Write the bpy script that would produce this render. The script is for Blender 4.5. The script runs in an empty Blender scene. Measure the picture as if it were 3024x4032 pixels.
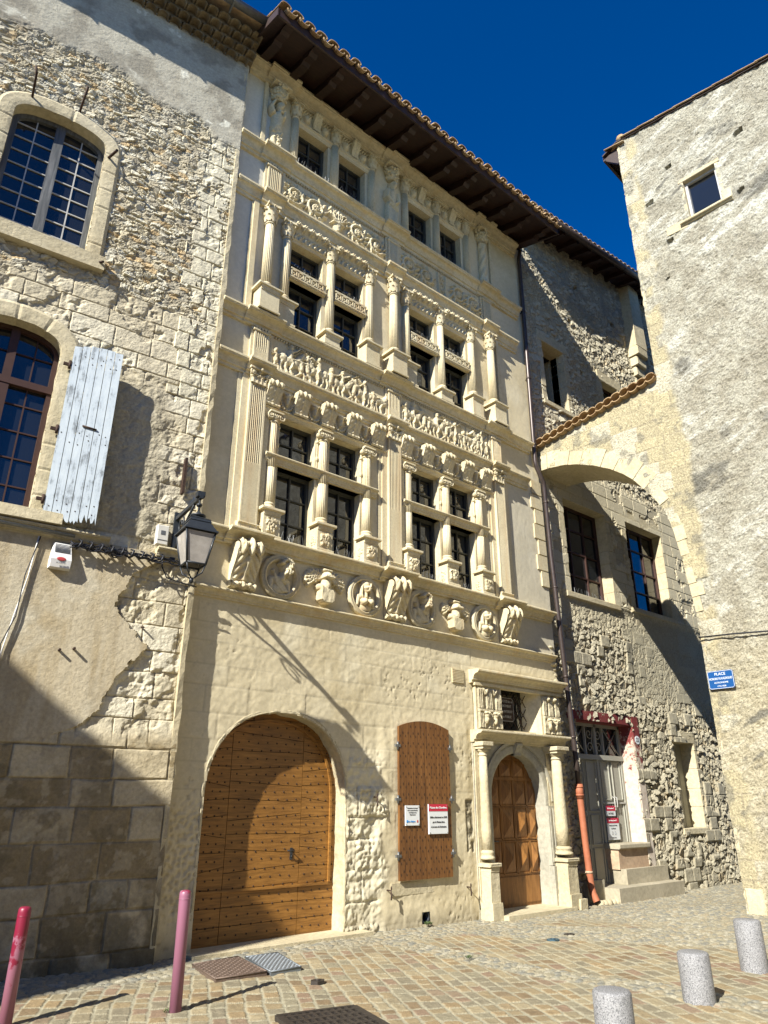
import bpy, math, random
import numpy as np
from mathutils import Vector, Matrix

# ---------------------------------------------------------------- camera, world, sun, exposure
SC = bpy.context.scene
COL = SC.collection
R_ = math.radians
cam_d = bpy.data.cameras.new("camera"); cam = bpy.data.objects.new("camera", cam_d); COL.objects.link(cam)
cam.location = (0, 0, 1.65)
cam.rotation_euler = (R_(90 + 22.363), R_(-0.02), R_(-40.349))
cam_d.sensor_fit = 'VERTICAL'; cam_d.sensor_height = 36.0; cam_d.lens = 2796.0 / 4032.0 * 36.0
cam_d.clip_start = 0.05; cam_d.clip_end = 2000
SC.camera = cam

SUN_AZ, SUN_EL = R_(72.5), R_(35.5)          # light travels towards +x (and a little +y): grazing on the facade
ldir = Vector((math.sin(SUN_AZ) * math.cos(SUN_EL), math.cos(SUN_AZ) * math.cos(SUN_EL), -math.sin(SUN_EL)))
w = bpy.data.worlds.new("World"); SC.world = w; w.use_nodes = True
wn = w.node_tree.nodes; wl = w.node_tree.links
sky = wn.new('ShaderNodeTexSky'); sky.sky_type = 'NISHITA'; sky.sun_disc = False
sky.sun_elevation = SUN_EL; sky.sun_rotation = math.atan2(-ldir.x, -ldir.y) % (2 * math.pi)
sky.altitude = 1500; sky.air_density = 0.75; sky.dust_density = 0.0; sky.ozone_density = 5.0
bg = wn['Background']; bg.inputs['Strength'].default_value = 0.065
hs = wn.new('ShaderNodeHueSaturation'); hs.inputs['Saturation'].default_value = 1.32; hs.inputs['Hue'].default_value = 0.508; hs.inputs['Value'].default_value = 1.42
wl.new(sky.outputs[0], hs.inputs['Color']); wl.new(hs.outputs[0], bg.inputs[0])
sun_d = bpy.data.lights.new("sun", 'SUN'); sun = bpy.data.objects.new("sun", sun_d); COL.objects.link(sun)
sun_d.energy = 5.0; sun_d.angle = R_(0.5); sun_d.color = (1.0, 0.965, 0.90)
sun.rotation_euler = ldir.to_track_quat('-Z', 'Y').to_euler(); sun.location = (-20, -8, 30)
SC.view_settings.view_transform = 'Standard'; SC.view_settings.look = 'None'
SC.view_settings.exposure = 1.1; SC.view_settings.gamma = 1.0

# ---------------------------------------------------------------- materials
def new_mat(name):
    m = bpy.data.materials.new(name); m.use_nodes = True
    nt = m.node_tree; b = nt.nodes['Principled BSDF']
    return m, nt, b
def N(nt, t, **kw):
    n = nt.nodes.new(t)
    for k, v in kw.items():
        if k in n.inputs: n.inputs[k].default_value = v
        else: setattr(n, k, v)
    return n
def geo_coords(nt, sx=1, sy=1, sz=1, obj=False):
    g = N(nt, 'ShaderNodeTexCoord')
    mp = N(nt, 'ShaderNodeMapping'); mp.inputs['Scale'].default_value = (sx, sy, sz)
    nt.links.new(g.outputs['Object'], mp.inputs['Vector'])
    return mp.outputs[0]
def ramp(nt, fac, stops):
    r = N(nt, 'ShaderNodeValToRGB')
    els = r.color_ramp.elements
    while len(els) < len(stops): els.new(0.5)
    for e, (p, c) in zip(els, stops):
        e.position = p; e.color = (c[0], c[1], c[2], 1)
    nt.links.new(fac, r.inputs[0]); return r.outputs[0]
def mixc(nt, a, b, fac, mode='MIX'):
    n = N(nt, 'ShaderNodeMix'); n.data_type = 'RGBA'; n.blend_type = mode
    for s, v in ((0, fac), (6, a), (7, b)):
        if hasattr(v, 'is_linked') or hasattr(v, 'node'): nt.links.new(v, n.inputs[s])
        elif s == 0: n.inputs[0].default_value = v
        else: n.inputs[s].default_value = (v[0], v[1], v[2], 1)
    return n.outputs[2]
def bump(nt, b, h, strength, dist):
    n = N(nt, 'ShaderNodeBump'); n.inputs['Strength'].default_value = strength; n.inputs['Distance'].default_value = dist
    nt.links.new(h, n.inputs['Height']); nt.links.new(n.outputs[0], b.inputs['Normal'])

def mat_stone(name, c1, c2, c3, big=0.9, fine=14.0, bmp=0.5, bdist=0.012, rough=0.92, warm=None):
    m, nt, b = new_mat(name)
    v = geo_coords(nt)
    n1 = N(nt, 'ShaderNodeTexNoise', Scale=big, Detail=6.0, Roughness=0.6); nt.links.new(v, n1.inputs['Vector'])
    n2 = N(nt, 'ShaderNodeTexNoise', Scale=fine, Detail=8.0, Roughness=0.7); nt.links.new(v, n2.inputs['Vector'])
    a = ramp(nt, n1.outputs[0], [(0.3, c1), (0.55, c2), (0.75, c3)])
    d = ramp(nt, n2.outputs[0], [(0.25, (0.72, 0.72, 0.72)), (0.6, (1.05, 1.05, 1.05))])
    c = mixc(nt, a, d, 1.0, 'MULTIPLY')
    c = mixc(nt, c, (1.0, 0.985, 0.84), 1.0, 'MULTIPLY')
    if warm:                                   # rusty streaks running down the stone, as a stain of its own
        v2 = geo_coords(nt, 6, 6, 0.6)
        n3 = N(nt, 'ShaderNodeTexNoise', Scale=1.0, Detail=5.0); nt.links.new(v2, n3.inputs['Vector'])
        f = ramp(nt, n3.outputs[0], [(0.52, (0, 0, 0)), (0.72, (0.55, 0.55, 0.55))])
        c = mixc(nt, c, warm, f)
    nt.links.new(c, b.inputs['Base Color']); b.inputs['Roughness'].default_value = rough
    b.inputs['Specular IOR Level'].default_value = 0.2
    bump(nt, b, n2.outputs[0], bmp, bdist)
    return m
def mat_vcol(name, fine=22.0, bmp=0.6, bdist=0.015, lo=0.74, hi=1.12, rough=0.93):
    m, nt, b = new_mat(name)
    at = N(nt, 'ShaderNodeAttribute'); at.attribute_name = 'Col'
    v = geo_coords(nt)
    n2 = N(nt, 'ShaderNodeTexNoise', Scale=fine, Detail=9.0, Roughness=0.72); nt.links.new(v, n2.inputs['Vector'])
    d = ramp(nt, n2.outputs[0], [(0.28, (lo, lo, lo)), (0.65, (hi, hi, hi))])
    c = mixc(nt, mixc(nt, at.outputs['Color'], d, 1.0, 'MULTIPLY'), (1.0, 0.985, 0.85), 1.0, 'MULTIPLY')
    nt.links.new(c, b.inputs['Base Color']); b.inputs['Roughness'].default_value = rough
    b.inputs['Specular IOR Level'].default_value = 0.2
    bump(nt, b, n2.outputs[0], bmp, bdist)
    return m
def mat_plain(name, c, rough=0.6, metal=0.0, var=0.15, scale=12.0, bmp=0.0, spec=0.4):
    m, nt, b = new_mat(name)
    v = geo_coords(nt)
    n = N(nt, 'ShaderNodeTexNoise', Scale=scale, Detail=6.0, Roughness=0.65); nt.links.new(v, n.inputs['Vector'])
    lo = [x * (1 - var) for x in c]; hi = [min(1, x * (1 + var)) for x in c]
    nt.links.new(ramp(nt, n.outputs[0], [(0.3, lo), (0.7, hi)]), b.inputs['Base Color'])
    b.inputs['Roughness'].default_value = rough; b.inputs['Metallic'].default_value = metal
    b.inputs['Specular IOR Level'].default_value = spec
    if bmp: bump(nt, b, n.outputs[0], bmp, 0.004)
    return m
def mat_wood(name, c1, c2, c3, sx, sy, sz, rough=0.55, bmp=0.3):
    m, nt, b = new_mat(name)
    v = geo_coords(nt, sx, sy, sz)
    n = N(nt, 'ShaderNodeTexNoise', Scale=1.0, Detail=8.0, Roughness=0.65, Distortion=0.6); nt.links.new(v, n.inputs['Vector'])
    v2 = geo_coords(nt, 0.8, 0.8, 0.8)
    n2 = N(nt, 'ShaderNodeTexNoise', Scale=1.6, Detail=4.0); nt.links.new(v2, n2.inputs['Vector'])
    c = ramp(nt, n.outputs[0], [(0.3, c1), (0.5, c2), (0.72, c3)])
    d = ramp(nt, n2.outputs[0], [(0.3, (0.75, 0.72, 0.7)), (0.7, (1.1, 1.1, 1.1))])
    nt.links.new(mixc(nt, c, d, 1.0, 'MULTIPLY'), b.inputs['Base Color']); b.inputs['Roughness'].default_value = rough
    bump(nt, b, n.outputs[0], bmp, 0.003)
    return m
def mat_glass(name, tint=(0.012, 0.014, 0.016), wav=0.25):
    m, nt, b = new_mat(name)
    b.inputs['Base Color'].default_value = (*tint, 1); b.inputs['Roughness'].default_value = 0.03
    b.inputs['IOR'].default_value = 1.75
    v = geo_coords(nt)
    n = N(nt, 'ShaderNodeTexNoise', Scale=2.2, Detail=2.0); nt.links.new(v, n.inputs['Vector'])
    bump(nt, b, n.outputs[0], wav, 0.02)
    return m

M = {}
M['main'] = mat_stone('pale_limestone', (0.50, 0.43, 0.30), (0.60, 0.53, 0.40), (0.66, 0.60, 0.48), warm=(0.52, 0.37, 0.17), bmp=0.3)
M['carved'] = mat_stone('carved_limestone', (0.52, 0.45, 0.32), (0.61, 0.54, 0.41), (0.66, 0.60, 0.48), fine=30, bmp=0.4, bdist=0.006, warm=(0.50, 0.36, 0.19))
M['worn'] = mat_stone('worn_limestone', (0.42, 0.36, 0.26), (0.52, 0.46, 0.35), (0.58, 0.52, 0.42), bmp=0.8, bdist=0.02)
M['grey_stone'] = mat_stone('grey_limestone', (0.30, 0.29, 0.27), (0.40, 0.38, 0.34), (0.48, 0.45, 0.40), bmp=0.7)
M['vwall'] = mat_vcol('masonry')
M['vsmooth'] = mat_vcol('limewash_masonry', fine=16, bmp=0.35, bdist=0.008, lo=0.86, hi=1.06)
M['vrough'] = mat_vcol('roughcast', fine=26, bmp=1.0, bdist=0.05, lo=0.42, hi=1.32)
M['vpave'] = mat_vcol('paving_stone', fine=30, bmp=0.5, bdist=0.01, lo=0.75, hi=1.15, rough=0.8)
M['glass'] = mat_glass('window_glass')
M['frame'] = mat_plain('dark_window_paint', (0.055, 0.055, 0.042), 0.6)
M['frame_brown'] = mat_plain('red_brown_window_paint', (0.045, 0.019, 0.012), 0.6)
M['frame_grey'] = mat_wood('grey_weathered_timber', (0.05, 0.055, 0.055), (0.10, 0.105, 0.10), (0.19, 0.19, 0.18), 30, 30, 2)
M['bar_white'] = mat_plain('old_white_paint', (0.42, 0.41, 0.37), 0.6)
M['roof_wood'] = mat_wood('dark_stained_timber', (0.014, 0.006, 0.004), (0.028, 0.012, 0.007), (0.05, 0.022, 0.012), 6, 25, 25)
M['old_tile'] = mat_stone('dark_eave_tile', (0.10, 0.075, 0.05), (0.19, 0.15, 0.105), (0.30, 0.26, 0.20), big=4, fine=18)  # darker, greyer tone than the roof tiles
M['tile'] = mat_stone('clay_roof_tile', (0.24, 0.15, 0.09), (0.38, 0.27, 0.17), (0.45, 0.37, 0.27), big=3.5, fine=20)
M['oak'] = mat_wood('oiled_oak', (0.12, 0.050, 0.008), (0.245, 0.112, 0.019), (0.36, 0.172, 0.036), 2.5, 20, 34)
M['oak_v'] = mat_wood('red_larch', (0.05, 0.018, 0.005), (0.19, 0.080, 0.018), (0.28, 0.13, 0.034), 45, 20, 1.6)
M['oak_d'] = mat_wood('polished_oak', (0.12, 0.046, 0.009), (0.23, 0.10, 0.02), (0.32, 0.15, 0.038), 18, 18, 3)
M['dark'] = mat_plain('dark_gap', (0.012, 0.01, 0.008), 0.9)
M['iron'] = mat_plain('rusty_iron', (0.05, 0.028, 0.018), 0.75, 0.3, 0.5, 30)
M['black_metal'] = mat_plain('black_painted_metal', (0.022, 0.026, 0.03), 0.45, 0.0, 0.2)
M['pipe'] = mat_plain('brown_zinc_pipe', (0.06, 0.045, 0.038), 0.35, 0.3, 0.2)
M['zinc'] = mat_plain('grey_zinc', (0.16, 0.165, 0.16), 0.45, 0.5, 0.2)
M['terracotta'] = mat_plain('terracotta_pipe', (0.34, 0.115, 0.055), 0.65, 0, 0.15, 8)
M['milk'] = mat_plain('frosted_lamp_glass', (0.36, 0.33, 0.285), 0.25, 0, 0.3, 5)
M['white_plastic'] = mat_plain('white_plastic', (0.72, 0.71, 0.66), 0.4, 0, 0.04)
M['beige_plastic'] = mat_plain('beige_plastic', (0.55, 0.53, 0.46), 0.5, 0, 0.05)
M['black_cable'] = mat_plain('black_cable', (0.015, 0.016, 0.02), 0.5)
M['sign_red'] = mat_plain('sign_red', (0.50, 0.02, 0.05), 0.3, 0, 0.03)
M['sign_white'] = mat_plain('sign_white', (0.70, 0.72, 0.70), 0.25, 0, 0.03)
M['sign_blue'] = mat_plain('enamel_blue', (0.008, 0.065, 0.21), 0.3, 0, 0.06)
M['ink'] = mat_plain('ink', (0.05, 0.05, 0.05), 0.6)
M['ink_red'] = mat_plain('red_ink', (0.45, 0.05, 0.05), 0.6)
M['ink_blue'] = mat_plain('blue_ink', (0.05, 0.25, 0.55), 0.6)
M['notice'] = mat_plain('dark_brown_plate', (0.035, 0.02, 0.016), 0.4, 0, 0.1)
M['door_grey'] = mat_plain('grey_beige_door_paint', (0.33, 0.32, 0.26), 0.5, 0, 0.06)
M['granite'] = None
def mat_granite():
    m, nt, b = new_mat('speckled_granite'); v = geo_coords(nt)
    n = N(nt, 'ShaderNodeTexNoise', Scale=95.0, Detail=3.0, Roughness=0.8); nt.links.new(v, n.inputs['Vector'])
    n2 = N(nt, 'ShaderNodeTexNoise', Scale=5.0, Detail=4.0); nt.links.new(v, n2.inputs['Vector'])
    c = ramp(nt, n.outputs[0], [(0.36, (0.06, 0.06, 0.06)), (0.47, (0.20, 0.20, 0.20)), (0.62, (0.33, 0.325, 0.32))])
    d = ramp(nt, n2.outputs[0], [(0.3, (0.8, 0.8, 0.78)), (0.7, (1.05, 1.05, 1.05))])
    nt.links.new(mixc(nt, c, d, 1, 'MULTIPLY'), b.inputs['Base Color']); b.inputs['Roughness'].default_value = 0.7
    bump(nt, b, n.outputs[0], 0.4, 0.004); return m
def mat_faded(name, base, worn, z0, z1, amt):
    # paint with its own faded patches, more of them below height z0..z1 of the post (wear, fixed to the post)
    m, nt, b = new_mat(name); v = geo_coords(nt)
    n = N(nt, 'ShaderNodeTexNoise', Scale=9.0, Detail=7.0, Roughness=0.7); nt.links.new(v, n.inputs['Vector'])
    g = N(nt, 'ShaderNodeTexCoord'); s = N(nt, 'ShaderNodeSeparateXYZ'); nt.links.new(g.outputs['Object'], s.inputs[0])
    mr = N(nt, 'ShaderNodeMapRange'); nt.links.new(s.outputs[2], mr.inputs[0])
    mr.inputs[1].default_value = z0; mr.inputs[2].default_value = z1; mr.inputs[3].default_value = amt; mr.inputs[4].default_value = -0.25
    ad = N(nt, 'ShaderNodeMath', operation='ADD'); nt.links.new(n.outputs[0], ad.inputs[0]); nt.links.new(mr.outputs[0], ad.inputs[1])
    f = ramp(nt, ad.outputs[0], [(0.5, (0, 0, 0)), (0.56, (1, 1, 1))])
    nt.links.new(mixc(nt, base, worn, f), b.inputs['Base Color']); b.inputs['Roughness'].default_value = 0.4
    return m
def mat_shutter():
    m, nt, b = new_mat('peeling_blue_white_paint'); v = geo_coords(nt, 22, 22, 2.5)
    n = N(nt, 'ShaderNodeTexNoise', Scale=1.0, Detail=8.0, Roughness=0.75); nt.links.new(v, n.inputs['Vector'])
    v2 = geo_coords(nt, 3, 3, 3)
    n2 = N(nt, 'ShaderNodeTexNoise', Scale=1.0, Detail=6.0, Roughness=0.7); nt.links.new(v2, n2.inputs['Vector'])
    mu = N(nt, 'ShaderNodeMath', operation='MULTIPLY'); nt.links.new(n.outputs[0], mu.inputs[0]); nt.links.new(n2.outputs[0], mu.inputs[1])
    c = ramp(nt, mu.outputs[0], [(0.16, (0.42, 0.47, 0.49)), (0.27, (0.36, 0.41, 0.44)), (0.34, (0.15, 0.17, 0.18))])
    nt.links.new(c, b.inputs['Base Color']); b.inputs['Roughness'].default_value = 0.75
    bump(nt, b, n.outputs[0], 0.5, 0.004); return m
def mat_redpaint():
    m, nt, b = new_mat('flaking_red_paint_on_stone'); v = geo_coords(nt)
    n = N(nt, 'ShaderNodeTexNoise', Scale=7.0, Detail=8.0, Roughness=0.75); nt.links.new(v, n.inputs['Vector'])
    g = N(nt, 'ShaderNodeTexCoord'); s = N(nt, 'ShaderNodeSeparateXYZ'); nt.links.new(g.outputs['Object'], s.inputs[0])
    mr = N(nt, 'ShaderNodeMapRange'); nt.links.new(s.outputs[2], mr.inputs[0])
    mr.inputs[1].default_value = 2.2; mr.inputs[2].default_value = 3.3; mr.inputs[3].default_value = 0.17; mr.inputs[4].default_value = -0.10
    ad = N(nt, 'ShaderNodeMath', operation='ADD'); nt.links.new(n.outputs[0], ad.inputs[0]); nt.links.new(mr.outputs[0], ad.inputs[1])
    c = ramp(nt, ad.outputs[0], [(0.46, (0.15, 0.02, 0.017)), (0.52, (0.20, 0.045, 0.035)), (0.56, (0.42, 0.34, 0.26)), (0.8, (0.55, 0.49, 0.40))])
    bt = N(nt, 'ShaderNodeTexBrick', Scale=1.0); nt.links.new(geo_coords(nt, 4.2, 4.2, 4.2), bt.inputs['Vector'])
    nt.links.new(c, b.inputs['Base Color']); b.inputs['Roughness'].default_value = 0.85
    bump(nt, b, n.outputs[0], 0.5, 0.01); return m
M['granite'] = mat_granite()
M['post_pink'] = mat_faded('faded_pink_paint', (0.22, 0.02, 0.05), (0.26, 0.105, 0.155), 0.86, 1.0, 0.4)
M['post_red'] = mat_faded('peeling_red_paint', (0.20, 0.012, 0.035), (0.28, 0.11, 0.155), 0.25, 0.98, 0.22)
M['post_dark'] = mat_plain('dark_red_paint', (0.16, 0.02, 0.025), 0.35)
M['shutter'] = mat_shutter()
M['redpaint'] = mat_redpaint()
M['plate_rust'] = mat_plain('rusty_chequer_plate', (0.14, 0.10, 0.075), 0.6, 0.3, 0.3, 20)
M['plate_grey'] = mat_plain('galvanised_plate', (0.17, 0.19, 0.20), 0.45, 0.4, 0.15, 20)
M['cast_iron'] = mat_plain('cast_iron', (0.05, 0.042, 0.035), 0.55, 0.4, 0.3, 20)
M['step_stone'] = mat_stone('grey_step_stone', (0.30, 0.27, 0.22), (0.40, 0.36, 0.30), (0.46, 0.42, 0.36), bmp=0.5)
M['pink_stone'] = mat_stone('pinkish_stone', (0.36, 0.25, 0.19), (0.46, 0.34, 0.26), (0.52, 0.42, 0.33), big=2.5)
M['back'] = mat_plain('plain_render', (0.30, 0.27, 0.22), 0.9)
M['far_ground'] = mat_plain('dark_far_ground', (0.11, 0.10, 0.085), 0.95)  # unseen far ground, coloured dark in place of shade to limit bounced light

# ---------------------------------------------------------------- mesh builder
def frame(O, A):
    """local x along the wall (to the viewer's right), local y into the wall, local z up"""
    A = Vector((A[0], A[1], 0)).normalized(); Z = Vector((0, 0, 1)); Y = Z.cross(A)
    return Matrix(((A.x, Y.x, 0, O[0]), (A.y, Y.y, 0, O[1]), (A.z, Y.z, 1, O[2]), (0, 0, 0, 1)))
FM = frame((0, 9.03, 0), (1, 0))               # main facade
FL = frame((4.1, 8.92, 0), (0.9937, -0.112))   # left house: local x = -distance from its right corner
FD = frame((0, 9.15, 0), (1, 0))               # middle house
FR = frame((12.42, 9.0, 0), (0.066, -0.998))   # right house and arch: local x = distance from the facade
ID = Matrix.Identity(4)

class MB:
    def __init__(s, Mx=ID): s.v = []; s.f = []; s.sm = []; s.Mx = Mx
    def add(s, vs, fs, smooth=False):
        o = len(s.v); s.v.extend(tuple(p) for p in vs)
        s.f.extend(tuple(i + o for i in f) for f in fs); s.sm.extend([smooth] * len(fs)); return s
    def box(s, x0, x1, y0, y1, z0, z1, Mx=None, jit=0):
        P = [(x, y, z) for z in (z0, z1) for y in (y0, y1) for x in (x0, x1)]
        if jit: P = [(a + random.uniform(-jit, jit), b + random.uniform(-jit, jit), c + random.uniform(-jit, jit)) for a, b, c in P]
        if Mx is not None: P = [Mx @ Vector(p) for p in P]
        return s.add(P, [(0, 2, 3, 1), (4, 5, 7, 6), (0, 1, 5, 4), (2, 6, 7, 3), (0, 4, 6, 2), (1, 3, 7, 5)])
    def cbox(s, x0, x1, y0, y1, z0, z1, c=0.008):
        """box with the front (low y) edges chamfered"""
        P = [(x0, y1, z0), (x1, y1, z0), (x1, y1, z1), (x0, y1, z1), (x0, y0 + c, z0), (x1, y0 + c, z0), (x1, y0 + c, z1), (x0, y0 + c, z1),
             (x0 + c, y0, z0 + c), (x1 - c, y0, z0 + c), (x1 - c, y0, z1 - c), (x0 + c, y0, z1 - c)]
        return s.add(P, [(0, 3, 2, 1), (0, 1, 5, 4), (1, 2, 6, 5), (2, 3, 7, 6), (3, 0, 4, 7), (4, 5, 9, 8), (5, 6, 10, 9), (6, 7, 11, 10), (7, 4, 8, 11), (8, 9, 10, 11)])
    def prism(s, poly, a0, a1, axis='x', smooth=False):
        """poly: 2-D outline; axis x: (y,z) along x; y: (x,z) along y; z: (x,y) along z"""
        n = len(poly)
        f3 = {'x': lambda p, a: (a, p[0], p[1]), 'y': lambda p, a: (p[0], a, p[1]), 'z': lambda p, a: (p[0], p[1], a)}[axis]
        s.add([f3(p, a0) for p in poly] + [f3(p, a1) for p in poly], [(i, (i + 1) % n, n + (i + 1) % n, n + i) for i in range(n)], smooth)
        o = len(s.v) - 2 * n
        s.f += [tuple(o + i for i in range(n - 1, -1, -1)), tuple(o + n + i for i in range(n))]; s.sm += [False, False]; return s
    def rings(s, rings, close=True, caps=True, smooth=True):
        n = len(rings[0]); vs = [p for r in rings for p in r]; fs = []
        for k in range(len(rings) - 1):
            for i in range(n if close else n - 1):
                j = (i + 1) % n; fs.append((k * n + i, k * n + j, (k + 1) * n + j, (k + 1) * n + i))
        s.add(vs, fs, smooth)
        if caps and close:
            o = len(s.v) - len(vs)
            s.f += [tuple(o + i for i in range(n - 1, -1, -1)), tuple(o + len(vs) - n + i for i in range(n))]; s.sm += [False, False]
        return s
    def lathe(s, cx, cy, prof, n=24, smooth=True, mod=None):
        rs = []
        for r, z in prof:
            rs.append([(cx + r * (mod(a) if mod else 1) * math.cos(a), cy + r * (mod(a) if mod else 1) * math.sin(a), z) for a in [2 * math.pi * i / n for i in range(n)]])
        return s.rings(rs, True, True, smooth)
    def tube(s, path, r, n=8, caps=True):
        P = [Vector(p) for p in path]; rs = []; up = Vector((0.13, 0.31, 0.94)).normalized(); N0 = None
        for i, p in enumerate(P):
            t = (P[min(i + 1, len(P) - 1)] - P[max(i - 1, 0)])
            t = t.normalized() if t.length > 1e-9 else Vector((0, 0, 1))
            if N0 is None: N0 = t.cross(up).normalized() if t.cross(up).length > 1e-3 else t.cross(Vector((1, 0, 0))).normalized()
            else:
                N0 = (N0 - t * N0.dot(t)); N0 = N0.normalized() if N0.length > 1e-6 else t.orthogonal().normalized()
            B = t.cross(N0); rr = r[i] if isinstance(r, (list, tuple)) else r
            rs.append([p + (N0 * math.cos(a) + B * math.sin(a)) * rr for a in [2 * math.pi * k / n for k in range(n)]])
        return s.rings(rs, True, caps, n > 5)
    def ell(s, c, r, nu=12, nv=8, rot=None):
        rs = []
        for j in range(nv + 1):
            ph = -math.pi / 2 + math.pi * j / nv; rr = max(math.cos(ph), 0.02)
            ring = [Vector((r[0] * rr * math.cos(2 * math.pi * i / nu), r[1] * rr * math.sin(2 * math.pi * i / nu), r[2] * math.sin(ph))) for i in range(nu)]
            if rot is not None: ring = [rot @ p for p in ring]
            rs.append([p + Vector(c) for p in ring])
        return s.rings(rs, True, True, True)
    def grid(s, P, smooth=True):
        nu, nv = P.shape[:2]; idx = np.arange(nu * nv).reshape(nu, nv)
        q = np.stack([idx[:-1, :-1], idx[1:, :-1], idx[1:, 1:], idx[:-1, 1:]], -1).reshape(-1, 4)
        return s.add([tuple(p) for p in P.reshape(-1, 3).tolist()], [tuple(x) for x in q.tolist()], smooth)
    def build(s, name, mat, parent=None, Mx=None):
        Mx = Mx if Mx is not None else s.Mx
        me = bpy.data.meshes.new(name)
        me.from_pydata([tuple(Mx @ Vector(p)) for p in s.v] if Mx is not ID else s.v, [], s.f)
        me.polygons.foreach_set('use_smooth', s.sm); me.update()
        me.materials.append(M[mat] if isinstance(mat, str) else mat)
        return link(name, me, parent)
def link(name, me, parent=None):
    o = bpy.data.objects.new(name, me); COL.objects.link(o)
    if parent is not None:
        o.parent = parent; o.matrix_parent_inverse = world_of(parent).inverted()
    return o
def world_of(o):
    m = Matrix.LocRotScale(o.location, o.rotation_euler, o.scale)
    return world_of(o.parent) @ o.matrix_parent_inverse @ m if o.parent else m
def tag(o, label, cat, group=None, kind=None):
    if label: o['label'] = label
    if cat: o['category'] = cat
    if group: o['group'] = group
    if kind: o['kind'] = kind
    return o
def thing(name, loc, label, cat, group=None):
    o = bpy.data.objects.new(name, None); COL.objects.link(o); o.location = loc; o.empty_display_size = 0.2
    return tag(o, label, cat, group)
def copy_tree(o, parent=None):
    c = o.copy(); COL.objects.link(c)
    if parent is not None: c.parent = parent; c.matrix_parent_inverse = o.matrix_parent_inverse.copy()
    for ch in list(o.children): copy_tree(ch, c)
    return c
def lettering(name, s, size, mat, parent, Mx, thick=0.002, align='CENTER', sx=1.0, font=None):
    """flat raised letters; Mx places the text plane (text x to the right, text y up, text z out)"""
    cu = bpy.data.curves.new(name, 'FONT'); cu.body = s; cu.size = size; cu.extrude = thick; cu.align_x = align; cu.align_y = 'CENTER'
    cu.space_line = 1.1
    o = bpy.data.objects.new(name, cu); COL.objects.link(o); bpy.context.view_layer.update()
    me = bpy.data.meshes.new_from_object(o.evaluated_get(bpy.context.evaluated_depsgraph_get()))
    bpy.data.objects.remove(o); bpy.data.curves.remove(cu)
    me.transform(Matrix.Diagonal((sx, 1, 1, 1))); me.transform(Mx); me.materials.clear(); me.materials.append(M[mat])
    return link(name, me, parent)
def text_mx(F, x, y, z):
    """text plane lying on wall frame F at local (x, y, z)"""
    return F @ Matrix(((1, 0, 0, x), (0, 0, -1, y), (0, 1, 0, z), (0, 0, 0, 1)))

# ---------------------------------------------------------------- numeric noise
def h01(i, j, k=0):
    i = np.asarray(i, dtype=np.int64); j = np.asarray(j, dtype=np.int64)
    n = (i * 374761393 + j * 668265263 + k * 1274126177) & 0x7fffffff
    n = ((n ^ (n >> 13)) * 1103515245 + 12345) & 0x7fffffff
    n = ((n ^ (n >> 15)) * 668265263 + 91) & 0x7fffffff
    return ((n ^ (n >> 11)) & 0xffff) / 65535.0
def vnoise(u, v, seed=0):
    i = np.floor(u); j = np.floor(v); a = u - i; b = v - j
    a = a * a * (3 - 2 * a); b = b * b * (3 - 2 * b); i = i.astype(np.int64); j = j.astype(np.int64)
    return (h01(i, j, seed) * (1 - a) + h01(i + 1, j, seed) * a) * (1 - b) + (h01(i, j + 1, seed) * (1 - a) + h01(i + 1, j + 1, seed) * a) * b
def fbm(u, v, seed=0, o=5, g=0.55):
    r = 0; a = 1; t = 0
    for k in range(o):
        r = r + a * vnoise(u * 2 ** k + 17.3 * k, v * 2 ** k - 9.1 * k, seed + k); t += a; a *= g
    return r / t
def smooth(e0, e1, x):
    t = np.clip((x - e0) / (e1 - e0), 0, 1); return t * t * (3 - 2 * t)
def voronoi(u, v, seed=0, jit=0.9):
    iu = np.floor(u).astype(np.int64); iv = np.floor(v).astype(np.int64)
    f1 = np.full(u.shape, 9.0); f2 = np.full(u.shape, 9.0); rid = np.zeros(u.shape); du = np.zeros(u.shape); dv = np.zeros(u.shape)
    for a in (-1, 0, 1):
        for b in (-1, 0, 1):
            I = iu + a; J = iv + b
            pu = I + 0.5 + jit * (h01(I, J, seed) - 0.5); pv = J + 0.5 + jit * (h01(I, J, seed + 7) - 0.5)
            d = np.hypot(u - pu, v - pv); n = d < f1
            f2 = np.where(n, f1, np.minimum(f2, d)); rid = np.where(n, h01(I, J, seed + 13), rid)
            du = np.where(n, u - pu, du); dv = np.where(n, v - pv, dv); f1 = np.where(n, d, f1)
    return f1, f2 - f1, rid, du, dv
def ashlar(u, v, seed, ch=(0.24, 0.34), bl=(0.35, 0.75)):
    """coursed blocks: distance to the nearest joint, block id"""
    rg = np.random.RandomState(seed); lo, hi = v.min() - 1, v.max() + 1
    zs = [lo]
    while zs[-1] < hi: zs.append(zs[-1] + rg.uniform(*ch))
    zs = np.array(zs); r = np.searchsorted(zs, v, side='right') - 1; r = np.clip(r, 0, len(zs) - 2)
    d = np.minimum(v - zs[r], zs[r + 1] - v); bid = np.zeros(u.shape); ulo, uhi = u.min() - 1, u.max() + 1
    for k in np.unique(r):
        xs = [ulo - rg.uniform(0, 0.7)]
        while xs[-1] < uhi: xs.append(xs[-1] + rg.uniform(*bl))
        xs = np.array(xs); m = r == k; uu = u[m]; c = np.clip(np.searchsorted(xs, uu, side='right') - 1, 0, len(xs) - 2)
        d[m] = np.minimum(d[m], np.minimum(uu - xs[c], xs[c + 1] - uu)); bid[m] = h01(c, np.full(c.shape, k), seed)
    return d, bid
def C3(c): return np.array(c, dtype=float)
def lerp(a, b, t): return a + (b - a) * t[..., None]

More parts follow.
